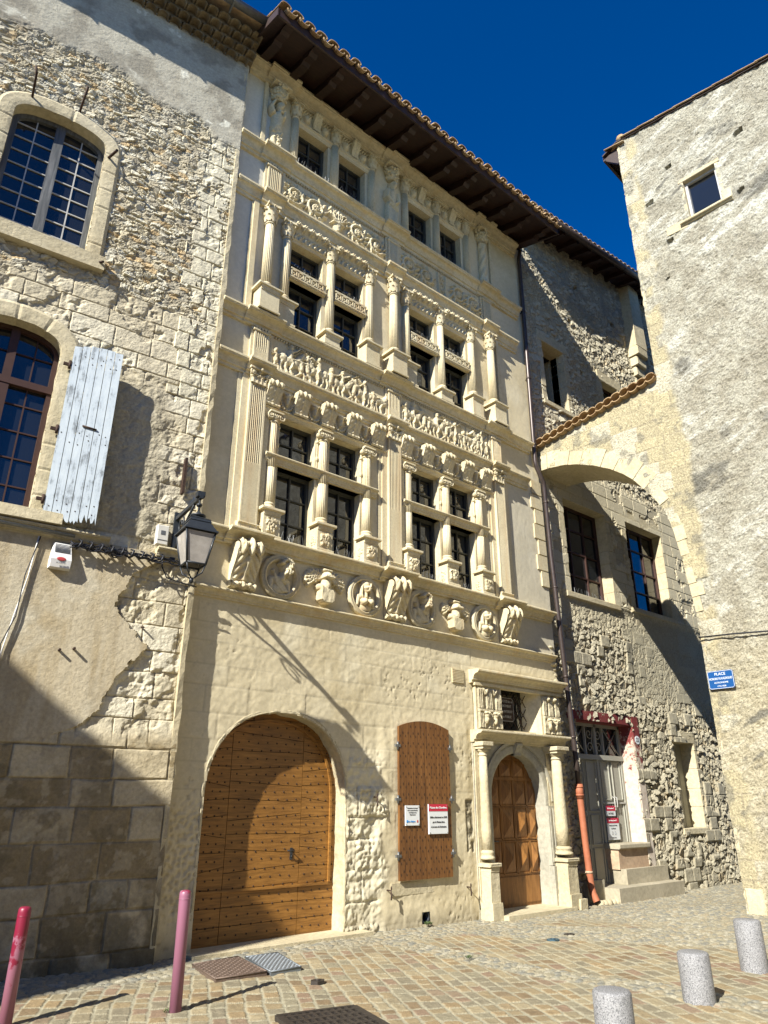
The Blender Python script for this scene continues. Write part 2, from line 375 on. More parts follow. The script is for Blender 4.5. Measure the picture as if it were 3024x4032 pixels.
def grid_obj(name, mat, parent, Mx, xs, zs, hfun, hole=None, flat=False, facet=False):
    """a relief wall (or ground, flat=True): real relief from hfun -> (height outwards, colour)"""
    X, Z = np.meshgrid(np.asarray(xs), np.asarray(zs), indexing='ij')
    H, Cc = hfun(X, Z)
    if flat: Pl = np.stack([X, Z, H], -1)
    else: Pl = np.stack([X, -H, Z], -1)
    Mn = np.array(Mx); P = Pl.reshape(-1, 3) @ Mn[:3, :3].T + Mn[:3, 3]
    nu, nv = X.shape; idx = np.arange(nu * nv).reshape(nu, nv)
    keep = np.ones((nu - 1, nv - 1), bool)
    if hole is not None:
        cx = (X[:-1, :-1] + X[1:, 1:]) / 2; cz = (Z[:-1, :-1] + Z[1:, 1:]) / 2; keep = ~hole(cx, cz)
    q = np.stack([idx[:-1, :-1], idx[1:, :-1], idx[1:, 1:], idx[:-1, 1:]], -1)[keep]
    used = np.zeros(nu * nv, bool); used[q.ravel()] = True; re = np.cumsum(used) - 1
    q = re[q]; P = P[used]; Cf = Cc.reshape(-1, 3)[used]
    me = bpy.data.meshes.new(name); me.vertices.add(len(P)); me.vertices.foreach_set('co', P.astype(np.float32).ravel())
    me.loops.add(q.size); me.loops.foreach_set('vertex_index', q.astype(np.int32).ravel())
    me.polygons.add(len(q)); me.polygons.foreach_set('loop_start', np.arange(0, q.size, 4, dtype=np.int32))
    me.polygons.foreach_set('loop_total', np.full(len(q), 4, np.int32))
    me.update(calc_edges=True); me.polygons.foreach_set('use_smooth', np.full(len(q), not facet))
    ca = me.color_attributes.new('Col', 'FLOAT_COLOR', 'POINT')
    ca.data.foreach_set('color', np.concatenate([np.clip(Cf, 0, 1), np.ones((len(Cf), 1))], 1).astype(np.float32).ravel())
    me.materials.append(M[mat]); return link(name, me, parent)
def axis(a, b, step, extra=()):
    n = max(2, int(round((b - a) / step)) + 1); g = np.linspace(a, b, n)
    ex = np.array([e for e in extra if a < e < b])
    if len(ex):
        g = g[[np.min(np.abs(ex - x)) > step * 0.3 or x in (a, b) for x in g]]; g = np.sort(np.concatenate([g, ex]))
    return g

# ---------------------------------------------------------------- carved relief drawn with strokes
class Relief:
    def __init__(s, x0, x1, z0, z1, res):
        s.xs = np.arange(x0, x1 + res * 0.5, res); s.zs = np.arange(z0, z1 + res * 0.5, res)
        s.X, s.Z = np.meshgrid(s.xs, s.zs, indexing='ij'); s.h = np.zeros(s.X.shape)
    def put(s, d2, h, base=0.0):
        s.h = np.maximum(s.h, np.where(d2 < 1, base + h * np.maximum(0, 1 - d2) ** .38, 0)); return s
    def ell(s, cx, cz, rx, rz, h, rot=0.0, base=0.0):
        c, n = math.cos(rot), math.sin(rot); a = s.X - cx; b = s.Z - cz
        return s.put(((a * c + b * n) / rx) ** 2 + ((-a * n + b * c) / rz) ** 2, h, base)
    def cap(s, x0, z0, x1, z1, r0, r1, h, base=0.0):
        dx, dz = x1 - x0, z1 - z0; L = dx * dx + dz * dz + 1e-9
        t = np.clip(((s.X - x0) * dx + (s.Z - z0) * dz) / L, 0, 1); r = r0 + (r1 - r0) * t
        d = np.hypot(s.X - x0 - t * dx, s.Z - z0 - t * dz); return s.put((d / r) ** 2, h, base)
    def path(s, pts, r0, r1, h, base=0.0):
        n = len(pts) - 1
        for i in range(n): s.cap(*pts[i], *pts[i + 1], r0 + (r1 - r0) * i / n, r0 + (r1 - r0) * (i + 1) / n, h, base)
        return s
    def spiral(s, cx, cz, r, turns, wd, h, a0=0.0, sg=1):
        n = int(turns * 18); pts = []
        for i in range(n + 1):
            t = i / n; rr = r * (1 - 0.86 * t); a = a0 + sg * 2 * math.pi * turns * t; pts.append((cx + rr * math.cos(a), cz + rr * math.sin(a)))
        return s.path(pts, wd, wd * 0.55, h)
    def rect(s, x0, x1, z0, z1, h):
        s.h = np.where((s.X > x0) & (s.X < x1) & (s.Z > z0) & (s.Z < z1), np.maximum(s.h, h), s.h); return s
    def rosette(s, cx, cz, r, h, k=6):
        for i in range(k):
            a = 2 * math.pi * i / k; s.ell(cx + 0.55 * r * math.cos(a), cz + 0.55 * r * math.sin(a), 0.45 * r, 0.3 * r, h, a)
        return s.ell(cx, cz, 0.28 * r, 0.28 * r, h * 1.3)
    def to(s, mb, y=0.0, thr=None):
        """surface standing proud of local y; optional threshold drops the empty ground"""
        P = np.stack([s.X, y - s.h, s.Z], -1)
        if thr is None: return mb.grid(P)
        nu, nv = s.X.shape; idx = np.arange(nu * nv).reshape(nu, nv); mx = np.maximum.reduce([s.h[:-1, :-1], s.h[1:, :-1], s.h[1:, 1:], s.h[:-1, 1:]])
        q = np.stack([idx[:-1, :-1], idx[1:, :-1], idx[1:, 1:], idx[:-1, 1:]], -1)[mx > thr]
        used = np.zeros(nu * nv, bool); used[q.ravel()] = True; re = np.cumsum(used) - 1
        return mb.add([tuple(p) for p in P.reshape(-1, 3)[used].tolist()], [tuple(x) for x in re[q].tolist()], True)
# ---------------------------------------------------------------- classical elements (local wall frames, low y is proud)
def moulding(mb, x0, x1, z0, z1, pr, y0=0.0, yb=0.06):
    H = z1 - z0
    pf = [(y0 + yb, z0), (y0 - pr * .25, z0), (y0 - pr * .28, z0 + H * .20), (y0 - pr * .42, z0 + H * .23), (y0 - pr * .45, z0 + H * .40)]
    for k in range(5): t = k / 4; pf.append((y0 - pr * (.48 + .34 * (1 - math.cos(t * math.pi / 2))), z0 + H * (.42 + .28 * math.sin(t * math.pi / 2))))
    pf += [(y0 - pr * .90, z0 + H * .72), (y0 - pr * .92, z0 + H * .80), (y0 - pr, z0 + H * .83), (y0 - pr, z1 - .012), (y0 - pr + .012, z1), (y0 + yb, z1 + .012)]
    return mb.prism(pf, x0, x1)
def fluted_strip(mb, x0, x1, z0, z1, y0, n=6, dp=0.018, th=0.08, cable=None):
    """flat pilaster shaft with vertical flutes; the lowest part may be cabled (filled with thin rods)"""
    def sect(k, dep):
        wd = (x1 - x0); mgn = wd * .10; fw = (wd - 2 * mgn) / k; pts = [(x0, y0 + th), (x0, y0)]
        for i in range(k):
            a = x0 + mgn + i * fw; pts.append((a + fw * .12, y0))
            for t in (0.25, .5, .75): pts.append((a + fw * (.12 + .76 * t), y0 + dep * math.sin(math.pi * t) ** .6))
            pts.append((a + fw * .88, y0))
        return pts + [(x1, y0), (x1, y0 + th)]
    zc = z0 + (z1 - z0) * cable if cable else z0
    mb.prism(sect(n, dp), zc, z1, 'z')
    if cable: mb.prism(sect(n * 2, dp * .45), z0, zc, 'z')
    return mb
def att_base(mb, cx, cy, r, z0, h, sq=True):
    if sq: mb.box(cx - r * 1.42, cx + r * 1.42, cy - r * 1.42, cy + r * 1.42, z0, z0 + h * .3)
    pr = [(r * 1.38, z0 + h * .30), (r * 1.42, z0 + h * .38), (r * 1.38, z0 + h * .48), (r * 1.2, z0 + h * .52), (r * 1.14, z0 + h * .62), (r * 1.2, z0 + h * .72), (r * 1.26, z0 + h * .78), (r * 1.22, z0 + h * .88), (r * 1.06, z0 + h * .92), (r * 1.02, z0 + h)]
    return mb.lathe(cx, cy, pr, 28)
def column(mb, cx, cy, r, z0, z1, nf=16, cable=0.0):
    mod = lambda a: 1 - .19 * max(0.0, math.cos(nf * a)) ** .7
    md2 = lambda a: 1 - .08 * max(0.0, math.cos(nf * a)) ** .7
    zc = z0 + (z1 - z0) * cable
    if cable: mb.lathe(cx, cy, [(r, z0), (r, zc)], nf * 6, True, md2)
    mb.lathe(cx, cy, [(r, zc), (r * .97, (zc + z1) / 2), (r * .88, z1 - .03)], nf * 6, True, mod)
    return mb.lathe(cx, cy, [(r * .88, z1 - .035), (r * 1.02, z1 - .03), (r * 1.04, z1 - .012), (r * .92, z1)], 24)
def leaf(mb, cx, cy, ang, r0, z0, h, wd, curl):
    ca, sa = math.cos(ang), math.sin(ang); P = np.zeros((5, 7, 3))
    for j in range(7):
        t = j / 6; rad = r0 + .012 + curl * t ** 2.2; z = z0 + h * (t if t < .8 else .8 + (t - .8) * .2 - (t - .8) * .9 * .5)
        ww = wd * (.75 + .5 * math.sin(math.pi * min(1, t * 1.05))) * (1 - .55 * max(0, t - .6))
        for i in range(5):
            u = (i - 2) / 2; rr = rad + .014 * (1 - abs(u)) + (.010 if j % 2 else 0) * abs(u); tt = u * ww / 2
            P[i, j] = (cx + ca * rr - sa * tt, cy + sa * rr + ca * tt, z)
    return mb.grid(P)
def volute(mb, c, ax, rad, n=20, tw=0.25):
    """spiral tube lying in the plane of ax (horizontal unit vector) and z"""
    pts = []; rr = []
    for i in range(n + 1):
        t = i / n; R = rad * (1 - .8 * t); a = math.pi / 2 - 2 * math.pi * 1.5 * t
        pts.append((c[0] + ax[0] * R * math.cos(a), c[1] + ax[1] * R * math.cos(a), c[2] + R * math.sin(a))); rr.append(rad * tw * (1 - .45 * t))
    mb.tube(pts, rr, 6); mb.ell(c, (rad * .28,) * 3, 8, 6); return mb
def corinthian(mb, cx, cy, r, z0, z1, half=None):
    h = z1 - z0; mb.lathe(cx, cy, [(r * .92, z0), (r * .95, z0 + h * .5), (r * 1.1, z0 + h * .78), (r * 1.3, z0 + h * .88)], 20)
    angs = [2 * math.pi * k / 8 for k in range(8)]
    for a in angs: leaf(mb, cx, cy, a, r * .95, z0, h * .42, r * .72, r * .42)
    for a in angs: leaf(mb, cx, cy, a + math.pi / 8, r * .97, z0 + h * .08, h * .68, r * .72, r * .60)
    for k in range(4):
        a = math.pi / 4 + k * math.pi / 2; u = (math.cos(a), math.sin(a)); volute(mb, (cx + u[0] * r * 1.42, cy + u[1] * r * 1.42, z0 + h * .74), u, r * .36)
    A = r * 1.5; pts = []
    for k in range(4):
        for t in (-.94, -.5, 0, .5, .94):
            b = A * (1 - .16 * (1 - t * t)); p = (t * A, -b); c, s_ = math.cos(k * math.pi / 2), math.sin(k * math.pi / 2); pts.append((cx + p[0] * c - p[1] * s_, cy + p[0] * s_ + p[1] * c))
    mb.prism(pts, z0 + h * .88, z1, 'z')
    for k in range(4): a = k * math.pi / 2; mb.ell((cx + math.cos(a) * A * .9, cy + math.sin(a) * A * .9, z0 + h * .9), (r * .2,) * 3, 8, 6)
    return mb
def ionic(mb, cx, cy, r, z0, z1):
    h = z1 - z0; mb.lathe(cx, cy, [(r * .9, z0), (r * 1.15, z0 + h * .25), (r * 1.2, z0 + h * .45)], 20)
    for sx in (-1, 1):
        volute(mb, (cx + sx * r * 1.2, cy - r * 1.0, z0 + h * .42), (sx, 0), h * .40, 22, .24)
        mb.tube([(cx + sx * r * 1.2, cy - r * .95, z0 + h * .42), (cx + sx * r * 1.2, cy + r * .9, z0 + h * .42)], h * .33, 14)
    mb.box(cx - r * 1.25, cx + r * 1.25, cy - r * 1.05, cy + r, z0 + h * .55, z0 + h * .80)
    for i in range(5): mb.ell((cx + (i - 2) * r * .42, cy - r * 1.06, z0 + h * .50), (r * .17, r * .2, h * .2), 8, 6)
    mb.box(cx - r * 1.5, cx + r * 1.5, cy - r * 1.35, cy + r * 1.1, z0 + h * .82, z1); return mb
def pil_cap(mb, x0, x1, y0, z0, z1):
    """flat composite capital on a pilaster: leaves, corner volutes, head, abacus"""
    h = z1 - z0; cx = (x0 + x1) / 2; wd = x1 - x0; rel = Relief(x0 - .02, x1 + .02, z0, z1 - h * .14, .008)
    rel.rect(x0, x1, z0, z0 + h * .07, .03)
    for k in range(4):
        a = x0 + wd * (k + .5) / 4
        rel.path([(a, z0 + h * .08), (a, z0 + h * .3), (a + (k - 1.5) * .012, z0 + h * .44)], wd * .10, wd * .075, .03); rel.ell(a + (k - 1.5) * .012, z0 + h * .44, wd * .09, h * .06, .05)
    for k in range(3): a = x0 + wd * (k + 1) / 4; rel.path([(a, z0 + h * .1), (a, z0 + h * .55)], wd * .09, wd * .06, .022); rel.ell(a, z0 + h * .58, wd * .09, h * .07, .045)
    for sx in (-1, 1): rel.path([(cx, z0 + h * .5), (cx + sx * wd * .22, z0 + h * .62), (cx + sx * wd * .4, z0 + h * .72)], .016, .02, .04)
    rel.ell(cx, z0 + h * .8, wd * .1, h * .12, .06); rel.to(mb, y0)
    mb.box(x0, x1, y0 + .002, y0 + .08, z0, z1)
    for sx in (-1, 1): volute(mb, (cx + sx * wd * .44, y0 - .045, z0 + h * .66), (sx, 0), h * .20, 20, .3); mb.ell((cx + sx * wd * .44, y0 - .02, z0 + h * .66), (h * .16, .05, h * .16), 10, 6)
    mb.cbox(x0 - .05, x1 + .05, y0 - .075, y0 + .08, z1 - h * .14, z1); mb.ell((cx, y0 - .08, z1 - h * .1), (.03, .03, .035), 8, 6); return mb
def console(mb, cx, wd, y0, z0, z1, dtop, dbot, nu=25, nt=44, amp=0.035, roll=0.07):
    """scrolled S bracket, its front covered by an acanthus leaf"""
    h = z1 - z0; prof = []
    for j in range(nt + 1):
        t = j / nt
        if t < .16: a = math.pi * (.55 - t / .16 * .75); d = dtop - roll + roll * math.cos(a) * 1.0; z = z1 - roll + roll * math.sin(a)
        elif t < .90:
            q = (t - .16) / .74; d = dbot + (dtop * .86 - dbot) * (.5 + .5 * math.cos(math.pi * q)) ; z = z1 - roll * 1.5 - q * (h - roll * 2.4)
        else: q = (t - .90) / .1; a = math.pi * (.1 - q); d = dbot + roll * .55 * math.sin(math.pi * q) ; z = z0 + roll * .9 * (1 - q)
        prof.append((d, z))
    P = np.zeros((nu, nt + 1, 3)); rng = np.random.RandomState(int(cx * 100) % 9999)
    for j, (d, z) in enumerate(prof):
        t = j / nt; a0 = prof[max(j - 1, 0)]; a1 = prof[min(j + 1, nt)]; tx, tz = a1[0] - a0[0], a1[1] - a0[1]; L = math.hypot(tx, tz) + 1e-9; nx, nz = -tz / L, tx / L
        for i in range(nu):
            u = i / (nu - 1) * 2 - 1; au = abs(u); e = 0
            if au > .86: e = amp * .55
            else:
                lob = abs(math.sin(t * 15 - au * 6.0)) ** .7; e = amp * (.12 + .88 * lob * (1 - .25 * au) * (.75 + .25 * math.cos(u * 9)))
                if au < .10: e = amp * 1.1
                if t < .2: e += amp * .7 * (0.5 + .5 * math.cos(u * 9))
                if t > .84 : e *= .6
            P[i, j] = (cx + u * wd / 2, y0 - d - nx * e if True else 0, z + nz * e)
    mb.grid(P)
    poly = [(y0 - d, z) for d, z in prof]; poly = [(y0 + .05, z1)] + poly + [(y0 + .05, z0)]
    for x in (cx - wd / 2, cx + wd / 2 - .012):
        mb.prism(poly, x, x + .012)
    mb.box(cx - wd / 2, cx + wd / 2, y0 - .02, y0 + .05, z0, z1); return mb
def casement(parent, F, x0, x1, z0, z1, y, nx, nz, mats=('frame', 'glass'), fw=0.05, bw=0.022, name='window', mid=False, label=None):
    mb = MB(F); mb.box(x0, x0 + fw, y - .04, y + .02, z0, z1); mb.box(x1 - fw, x1, y - .04, y + .02, z0, z1)
    mb.box(x0 + fw, x1 - fw, y - .04, y + .02, z0, z0 + fw); mb.box(x0 + fw, x1 - fw, y - .04, y + .02, z1 - fw, z1)
    for i in range(1, nx):
        x = x0 + (x1 - x0) * i / nx; b = bw * (2.0 if mid and i * 2 == nx else 1); mb.box(x - b / 2, x + b / 2, y - .028, y + .012, z0 + fw, z1 - fw)
    for j in range(1, nz): z = z0 + (z1 - z0) * j / nz; mb.box(x0 + fw, x1 - fw, y - .022, y + .010, z - bw / 2, z + bw / 2)
    f = mb.build(name, mats[0], parent)
    g = MB(F)
    for i in range(nx):
        for j in range(nz):                                   # every pane sits a hair out of true
            a0, a1 = x0 + (x1 - x0) * i / nx, x0 + (x1 - x0) * (i + 1) / nx; b0, b1 = z0 + (z1 - z0) * j / nz, z0 + (z1 - z0) * (j + 1) / nz; q = random.uniform(-.004, .004)
            g.box(a0, a1, y + .014 + q, y + .019 + q, b0, b1)
            for k in range(len(g.v) - 8, len(g.v)): g.v[k] = (g.v[k][0], g.v[k][1] + random.uniform(-.0016, .0016), g.v[k][2])
    g.build('pane', mats[1], f); return f
def reveal(mb, x0, x1, z0, z1, y0, y1):
    """the four inner faces of a rectangular opening, with thickness"""
    t = .05
    mb.box(x0 - t, x0, y0, y1, z0 - t, z1 + t); mb.box(x1, x1 + t, y0, y1, z0 - t, z1 + t); mb.box(x0, x1, y0, y1, z1, z1 + t); mb.box(x0, x1, y0, y1, z0 - t, z0); return mb
def ring_wall(mb, path, wd, y0, y1, closed=False, bulge=0):
    """band of width wd around an open outline path (x,z), from y0 (front) to y1 (back)"""
    n = len(path); outs = []
    for i in range(n):
        a = Vector(path[max(i - 1, 0)]); b = Vector(path[min(i + 1, n - 1)]); t = (b - a).normalized(); outs.append((path[i][0] + t.y * wd, path[i][1] - t.x * wd))
    rs = [[(p[0], y0, p[1]), (o[0], y0, o[1]), (o[0], y1, o[1]), (p[0], y1, p[1])] for p, o in zip(path, outs)]
    return mb.rings(rs, True, True, False)
def arch_path(x0, x1, z0, zs, zt, n=24, p=2.0):
    """jambs from z0 to the springing zs and an arch to zt, walked from right to left so that the band lies outside"""
    cx, r = (x0 + x1) / 2, (x1 - x0) / 2; pts = [(x1, z0), (x1, (z0 + zs) / 2)]
    for i in range(n + 1):
        a = math.pi * i / n; c, s_ = math.cos(a), math.sin(a); pts.append((cx + r * math.copysign(abs(c) ** (2 / p), c), zs + (zt - zs) * abs(s_) ** (2 / p)))
    return pts + [(x0, (z0 + zs) / 2), (x0, z0)]
def in_arch(X, Z, x0, x1, z0, zs, zt, p=2.0, m=0.0):
    cx, r = (x0 + x1) / 2, (x1 - x0) / 2 + m
    return (Z > z0) & (np.abs(X - cx) < r) & ((Z < zs) | ((np.abs((X - cx) / r) ** p + np.maximum(0, (Z - zs) / (zt - zs + m)) ** p) < 1))
def rect_in(X, Z, x0, x1, z0, z1): return (X > x0) & (X < x1) & (Z > z0) & (Z < z1)
# ================================================================ the carved renaissance house
random.seed(3)
GZ = -0.05
house = thing('renaissance_house', (8.3, 9.3, 0), 'tall pale stone house with carved friezes, portrait medallions and a wide dark timber eave', 'house')
BAY = 2.96; PX = [4.89, 7.86, 10.83]              # pilaster axes
LX = [(5.40, 6.13), (6.42, 7.12)]                # the two lights of the left bay
lights = [(a + b * BAY, c + b * BAY) for b in (0, 1) for a, c in LX]
rows_z = [(5.41, 6.72), (6.87, 7.63), (9.36, 10.50), (10.73, 11.40), (13.16, 14.38)]
GX0, GX1, GS, GT, GP = 4.63, 6.92, 1.72, 2.86, 2.25       # carriage gate opening
DX0, DX1, DS, DT = 10.14, 11.62, 1.78, 2.52              # portal door opening
UX0, UX1, UZ0, UZ1 = 10.50, 11.56, 2.93, 3.68            # window above the portal
def main_h(X, Z):
    d, b = ashlar(X, Z, 4, (.26, .36), (.40, .80)); low = smooth(4.35, 4.25, Z)
    n = fbm(X * 2.2, Z * 2.2, 3); f = fbm(X * 14, Z * 14, 9, 4)
    h = .012 * (n - .5) + .006 * (f - .5) * (1 + low)
    h -= low * .005 * smooth(.012, .0, d) * smooth(.42, .6, fbm(X * 1.1, Z * 1.1, 21)); h += low * .005 * (b - .5)
    pit = smooth(.50, .70, fbm(X * 1.7, Z * 1.7, 31, 3)) * (fbm(X * 19, Z * 15, 33, 3) > .72)
    h -= .012 * low * pit
    # the worn pier right of the gate: deep honeycomb weathering, block by block
    w_ = smooth(6.9, 7.0, X) * smooth(7.75, 7.55, X + .08 * np.sin(Z * 7)) * smooth(2.55, 2.1, Z)
    d2, b2 = ashlar(X, Z, 12, (.30, .42), (.45, .9)); f1, e, rid, du, dv = voronoi(X * 15, Z * 15, 5)
    hon = np.where(b2 > .45, smooth(.10, .42, .55 - f1) * .5, .15); h += w_ * (.035 * b2 - .055 * hon * smooth(.3, .55, fbm(X * 4, Z * 4, 8)) - .025 * smooth(.02, 0, d2 + .02 * (fbm(X * 8, Z * 8, 78) - .5)) + .07 * (fbm(X * 5, Z * 5, 77) - .5) + .05 * (fbm(X * 16, Z * 16, 79) - .5))
    wl_ = smooth(4.66, 4.55, X) * smooth(.2, .5, Z) * smooth(1.9, 1.4, Z); h -= wl_ * .02 * (f1 < .33)
    # thick uneven plaster below and round the shuttered window
    pl = smooth(7.5, 7.7, X) * smooth(9.7, 9.5, X) * smooth(3.2, 2.9, Z + .15 * n); h += pl * (.018 + .035 * (fbm(X * 1.6, Z * 1.6, 40) - .45)); h += .02 * smooth(.35, .1, Z) * n
    base = C3((.60, .53, .40)); c = np.broadcast_to(base, X.shape + (3,)).copy()
    c = lerp(c, C3((.53, .455, .32)), smooth(.45, .75, fbm(X * .9, Z * .9, 50)) * .9); c = lerp(c, C3((.64, .58, .46)), smooth(.5, .8, fbm(X * 1.7 + 5, Z * 1.7, 55)))
    c = lerp(c, C3((.56, .49, .36)), low * (b < .5) * .35); c = lerp(c, C3((.67, .63, .53)), w_ * .7)
    c = lerp(c, C3((.47, .45, .42)), smooth(4.4, 4.5, Z) * smooth(11.15, 11.4, X + .2 * n) * smooth(9.5, 7.5, Z) * .55)
    c = lerp(c, C3((.56, .555, .54)), smooth(8.6, 9.4, Z) * smooth(5.0, 4.7, X) * .8)
    c = lerp(c, C3((.33, .29, .23)), smooth(.28, -.05, Z + .3 * (n - .5)) * .6); c = lerp(c, C3((.40, .35, .27)), low * pit * .6)
    dkp = rect_in(X, Z, 9.46, 9.66, .92, 1.72) * smooth(.30, .45, fbm(X * 9, Z * 9, 120)); h -= dkp * .03 * (fbm(X * 8, Z * 34, 121) + .2); c = lerp(c, C3((.13, .115, .09)), dkp * .8)
    c = lerp(c, C3((.45, .40, .31)), low * smooth(.012, 0, d) * .65)
    return h, c
def main_hole(x, z):
    m = in_arch(x, z, GX0, GX1, -9, GS, GT, GP, .012) | in_arch(x, z, DX0 - .42, DX1 + .42, -9, DS, DT + .3, 2, 0) | rect_in(x, z, 9.78, 12.2, -9, 3.72)
    for a, b in lights:
        for c, d in rows_z: m |= rect_in(x, z, a, b, c, d)
    return m | rect_in(x, z, 8.40, 8.56, -.02, .13)
ex = [v for l in lights for v in l]; ez = [v for r in rows_z for v in r]
zz = np.unique(np.concatenate([axis(-.35, 4.45, .02), axis(4.45, 15.35, .045, ez)]))
wall = grid_obj('facade_wall', 'vsmooth', house, FM, axis(4.02, 12.36, .02, ex), zz, main_h, main_hole)
mb = MB(FM)                                               # body of the house behind the skin
mb.box(3.9, 12.34, .75, 7.0, -.4, 15.2)
for z0, z1 in ((4.0, 5.3), (8.0, 9.2), (11.7, 13.0), (14.6, 15.3)): mb.box(4.0, 12.3, .1, .75, z0, z1)
mb.box(3.98, 4.5, .1, .8, -.4, 15.2); mb.box(12.1, 12.34, .06, .8, -.4, 15.2)
mb.build('house_body', 'back', house)

# ---- horizontal mouldings
def band(name, z0, z1, pr, x0, x1, res=None, rw=.36, mat='main'):
    mb = MB(FM); moulding(mb, x0, x1, z0, z1, pr)
    if res:
        for c in PX: moulding(mb, c - rw, c + rw, z0 + .001, z1 + .004, pr + res, 0.0)
    return mb.build(name, mat, house)
band('string_course', 4.36, 4.50, .12, 4.15, 12.3)
band('sill_cornice', 5.20, 5.40, .22, 4.12, 12.28, .10, .36)
band('entablature_cornice', 8.16, 8.42, .17, 4.12, 11.85, .08, .24)
band('sill_cornice', 9.13, 9.36, .20, 4.10, 12.05, .07, .36)
band('entablature_cornice', 11.80, 12.10, .17, 4.15, 11.85, .08, .23)
band('sill_cornice', 12.88, 13.16, .22, 4.10, 12.02, .08, .32)
band('top_cornice', 14.93, 15.24, .24, 4.05, 12.1, .08, .34)

# ---- first floor: pilasters, mullion columns, brackets
def pilaster(cx, z0, z1, zc, hw=.15, y0=-.10, n=7, cable=.42):
    mb = MB(FM); fluted_strip(mb, cx - hw, cx + hw, z0 + .17, z1, y0, n, .02, .14, cable)
    mb.box(cx - hw - .12, cx - hw, -.045, .02, z0, zc); mb.box(cx + hw, cx + hw + .12, -.045, .02, z0, zc)
    mb.box(cx - hw - .19, cx - hw - .12, -.022, .02, z0, zc); mb.box(cx + hw + .12, cx + hw + .19, -.022, .02, z0, zc)
    p = mb.build('pilaster', 'carved', house)
    mb = MB(FM); mb.cbox(cx - hw - .05, cx + hw + .05, y0 - .05, .02, z0, z0 + .09, .01); moulding(mb, cx - hw - .03, cx + hw + .03, z0 + .09, z0 + .17, .04, y0); mb.build('base', 'carved', p)
    mb = MB(FM); pil_cap(mb, cx - hw, cx + hw, y0, z1, zc); mb.build('capital', 'carved', p); return p
for c in PX: pilaster(c, 5.40, 8.0, 8.28)
def pedestal(cx, cy, w_, z0, z1, front, parent, carve=True, yb=.06):
    mb = MB(FM); mb.box(cx - w_, cx + w_, front, yb, z0, z1 - .12); moulding(mb, cx - w_ - .0, cx + w_ + .0, z1 - .12, z1, .05, front, yb - front)
    mb.cbox(cx - w_ - .055, cx + w_ + .055, front - .055, yb, z1 - .045, z1); mb.cbox(cx - w_ - .025, cx + w_ + .025, front - .025, yb, z0, z0 + .05)
    if carve:
        r = Relief(cx - w_ + .04, cx + w_ - .04, z0 + .08, z1 - .16, .008)
        for k in range(26): r.ell(cx + random.uniform(-.8, .8) * (w_ - .06), random.uniform(z0 + .11, z1 - .19), random.uniform(.018, .035), random.uniform(.018, .035), random.uniform(.02, .035))
        for k in range(4): a = random.uniform(0, 6); r.path([(cx, (z0 + z1) / 2), (cx + .07 * math.cos(a), (z0 + z1) / 2 + .1 * math.sin(a)), (cx + .1 * math.cos(a + .6), (z0 + z1) / 2 + .12 * math.sin(a + .6))], .012, .008, .03)
        r.to(mb, front - .004)
        for sd in (-1, 1):                                     # carved flank
            for k in range(14): mb.ell((cx + sd * w_, random.uniform(front + .05, yb - .06), random.uniform(z0 + .1, z1 - .2)), (.014, .022, .022), 7, 5)
    return mb.build('pedestal', 'carved', parent)
WC = [5.265, 6.275, 7.24]
for b in (0, 1):
    for x in WC:
        x += b * BAY; cy = -.02; r = .083
        mb = MB(FM); mb.box(x - .125, x + .125, .02, .2, 5.40, 7.66); column(mb, x, cy, r, 6.02, 7.48, 16, .42); 
        for sx in (-1, 1): mb.tube([(x + sx * .112, .012, 5.85), (x + sx * .112, .012, 7.5)], .016, 8); mb.ell((x + sx * .112, .005, 7.1), (.03, .03, .05), 8, 6); mb.ell((x + sx * .112, .005, 7.42), (.034, .034, .03), 8, 6)
        col = mb.build('window_column', 'carved', house)
        mb = MB(FM); att_base(mb, x, cy, r, 5.88, .14, False); mb.build('base', 'carved', col)
        mb = MB(FM); ionic(mb, x, cy, r, 7.48, 7.64); mb.build('capital', 'carved', col)
        pedestal(x, cy, .15, 5.40, 5.89, -.16, col)
    x0, x1 = 5.04 + b * BAY, 7.68 + b * BAY
    mb = MB(FM); moulding(mb, x0 + .08, x1 - .22, 6.72, 6.87, .10, -.02, .2); mb.build('transom', 'carved', house)
    mb = MB(FM); moulding(mb, x0, x1, 7.64, 7.73, .07, 0.0, .2); mb.build('architrave', 'carved', house)
    mb = MB(FM); r = Relief(x0 + .02, x1, 7.72, 8.16, .009)
    for k in range(4):                                          # ox skulls hung with fruit garlands
        cx = 5.46 + k * .562 + b * BAY + .02
        r.ell(cx, 8.02, .07, .06, .10); r.ell(cx, 7.95, .045, .09, .09); r.ell(cx, 7.88, .032, .035, .08); r.path([(cx - .05, 8.05), (cx - .10, 8.08), (cx - .115, 8.03)], .02, .01, .06); r.path([(cx + .05, 8.05), (cx + .10, 8.08), (cx + .115, 8.03)], .02, .01, .06)
        for i in range(9): a = math.pi * (1 + i / 8); r.ell(cx + .12 * math.cos(a), 7.90 + .12 * math.sin(a), .024, .024, .05)
    r.to(mb, -.02); mb.build('skull_frieze', 'carved', house)
    for k in range(5):
        mb = MB(FM); console(mb, 5.185 + k * .562 + b * BAY, .27, .0, 7.74, 8.15, .20, .07, 19, 34, .024, .05); mb.build('scroll_bracket', 'carved', house)
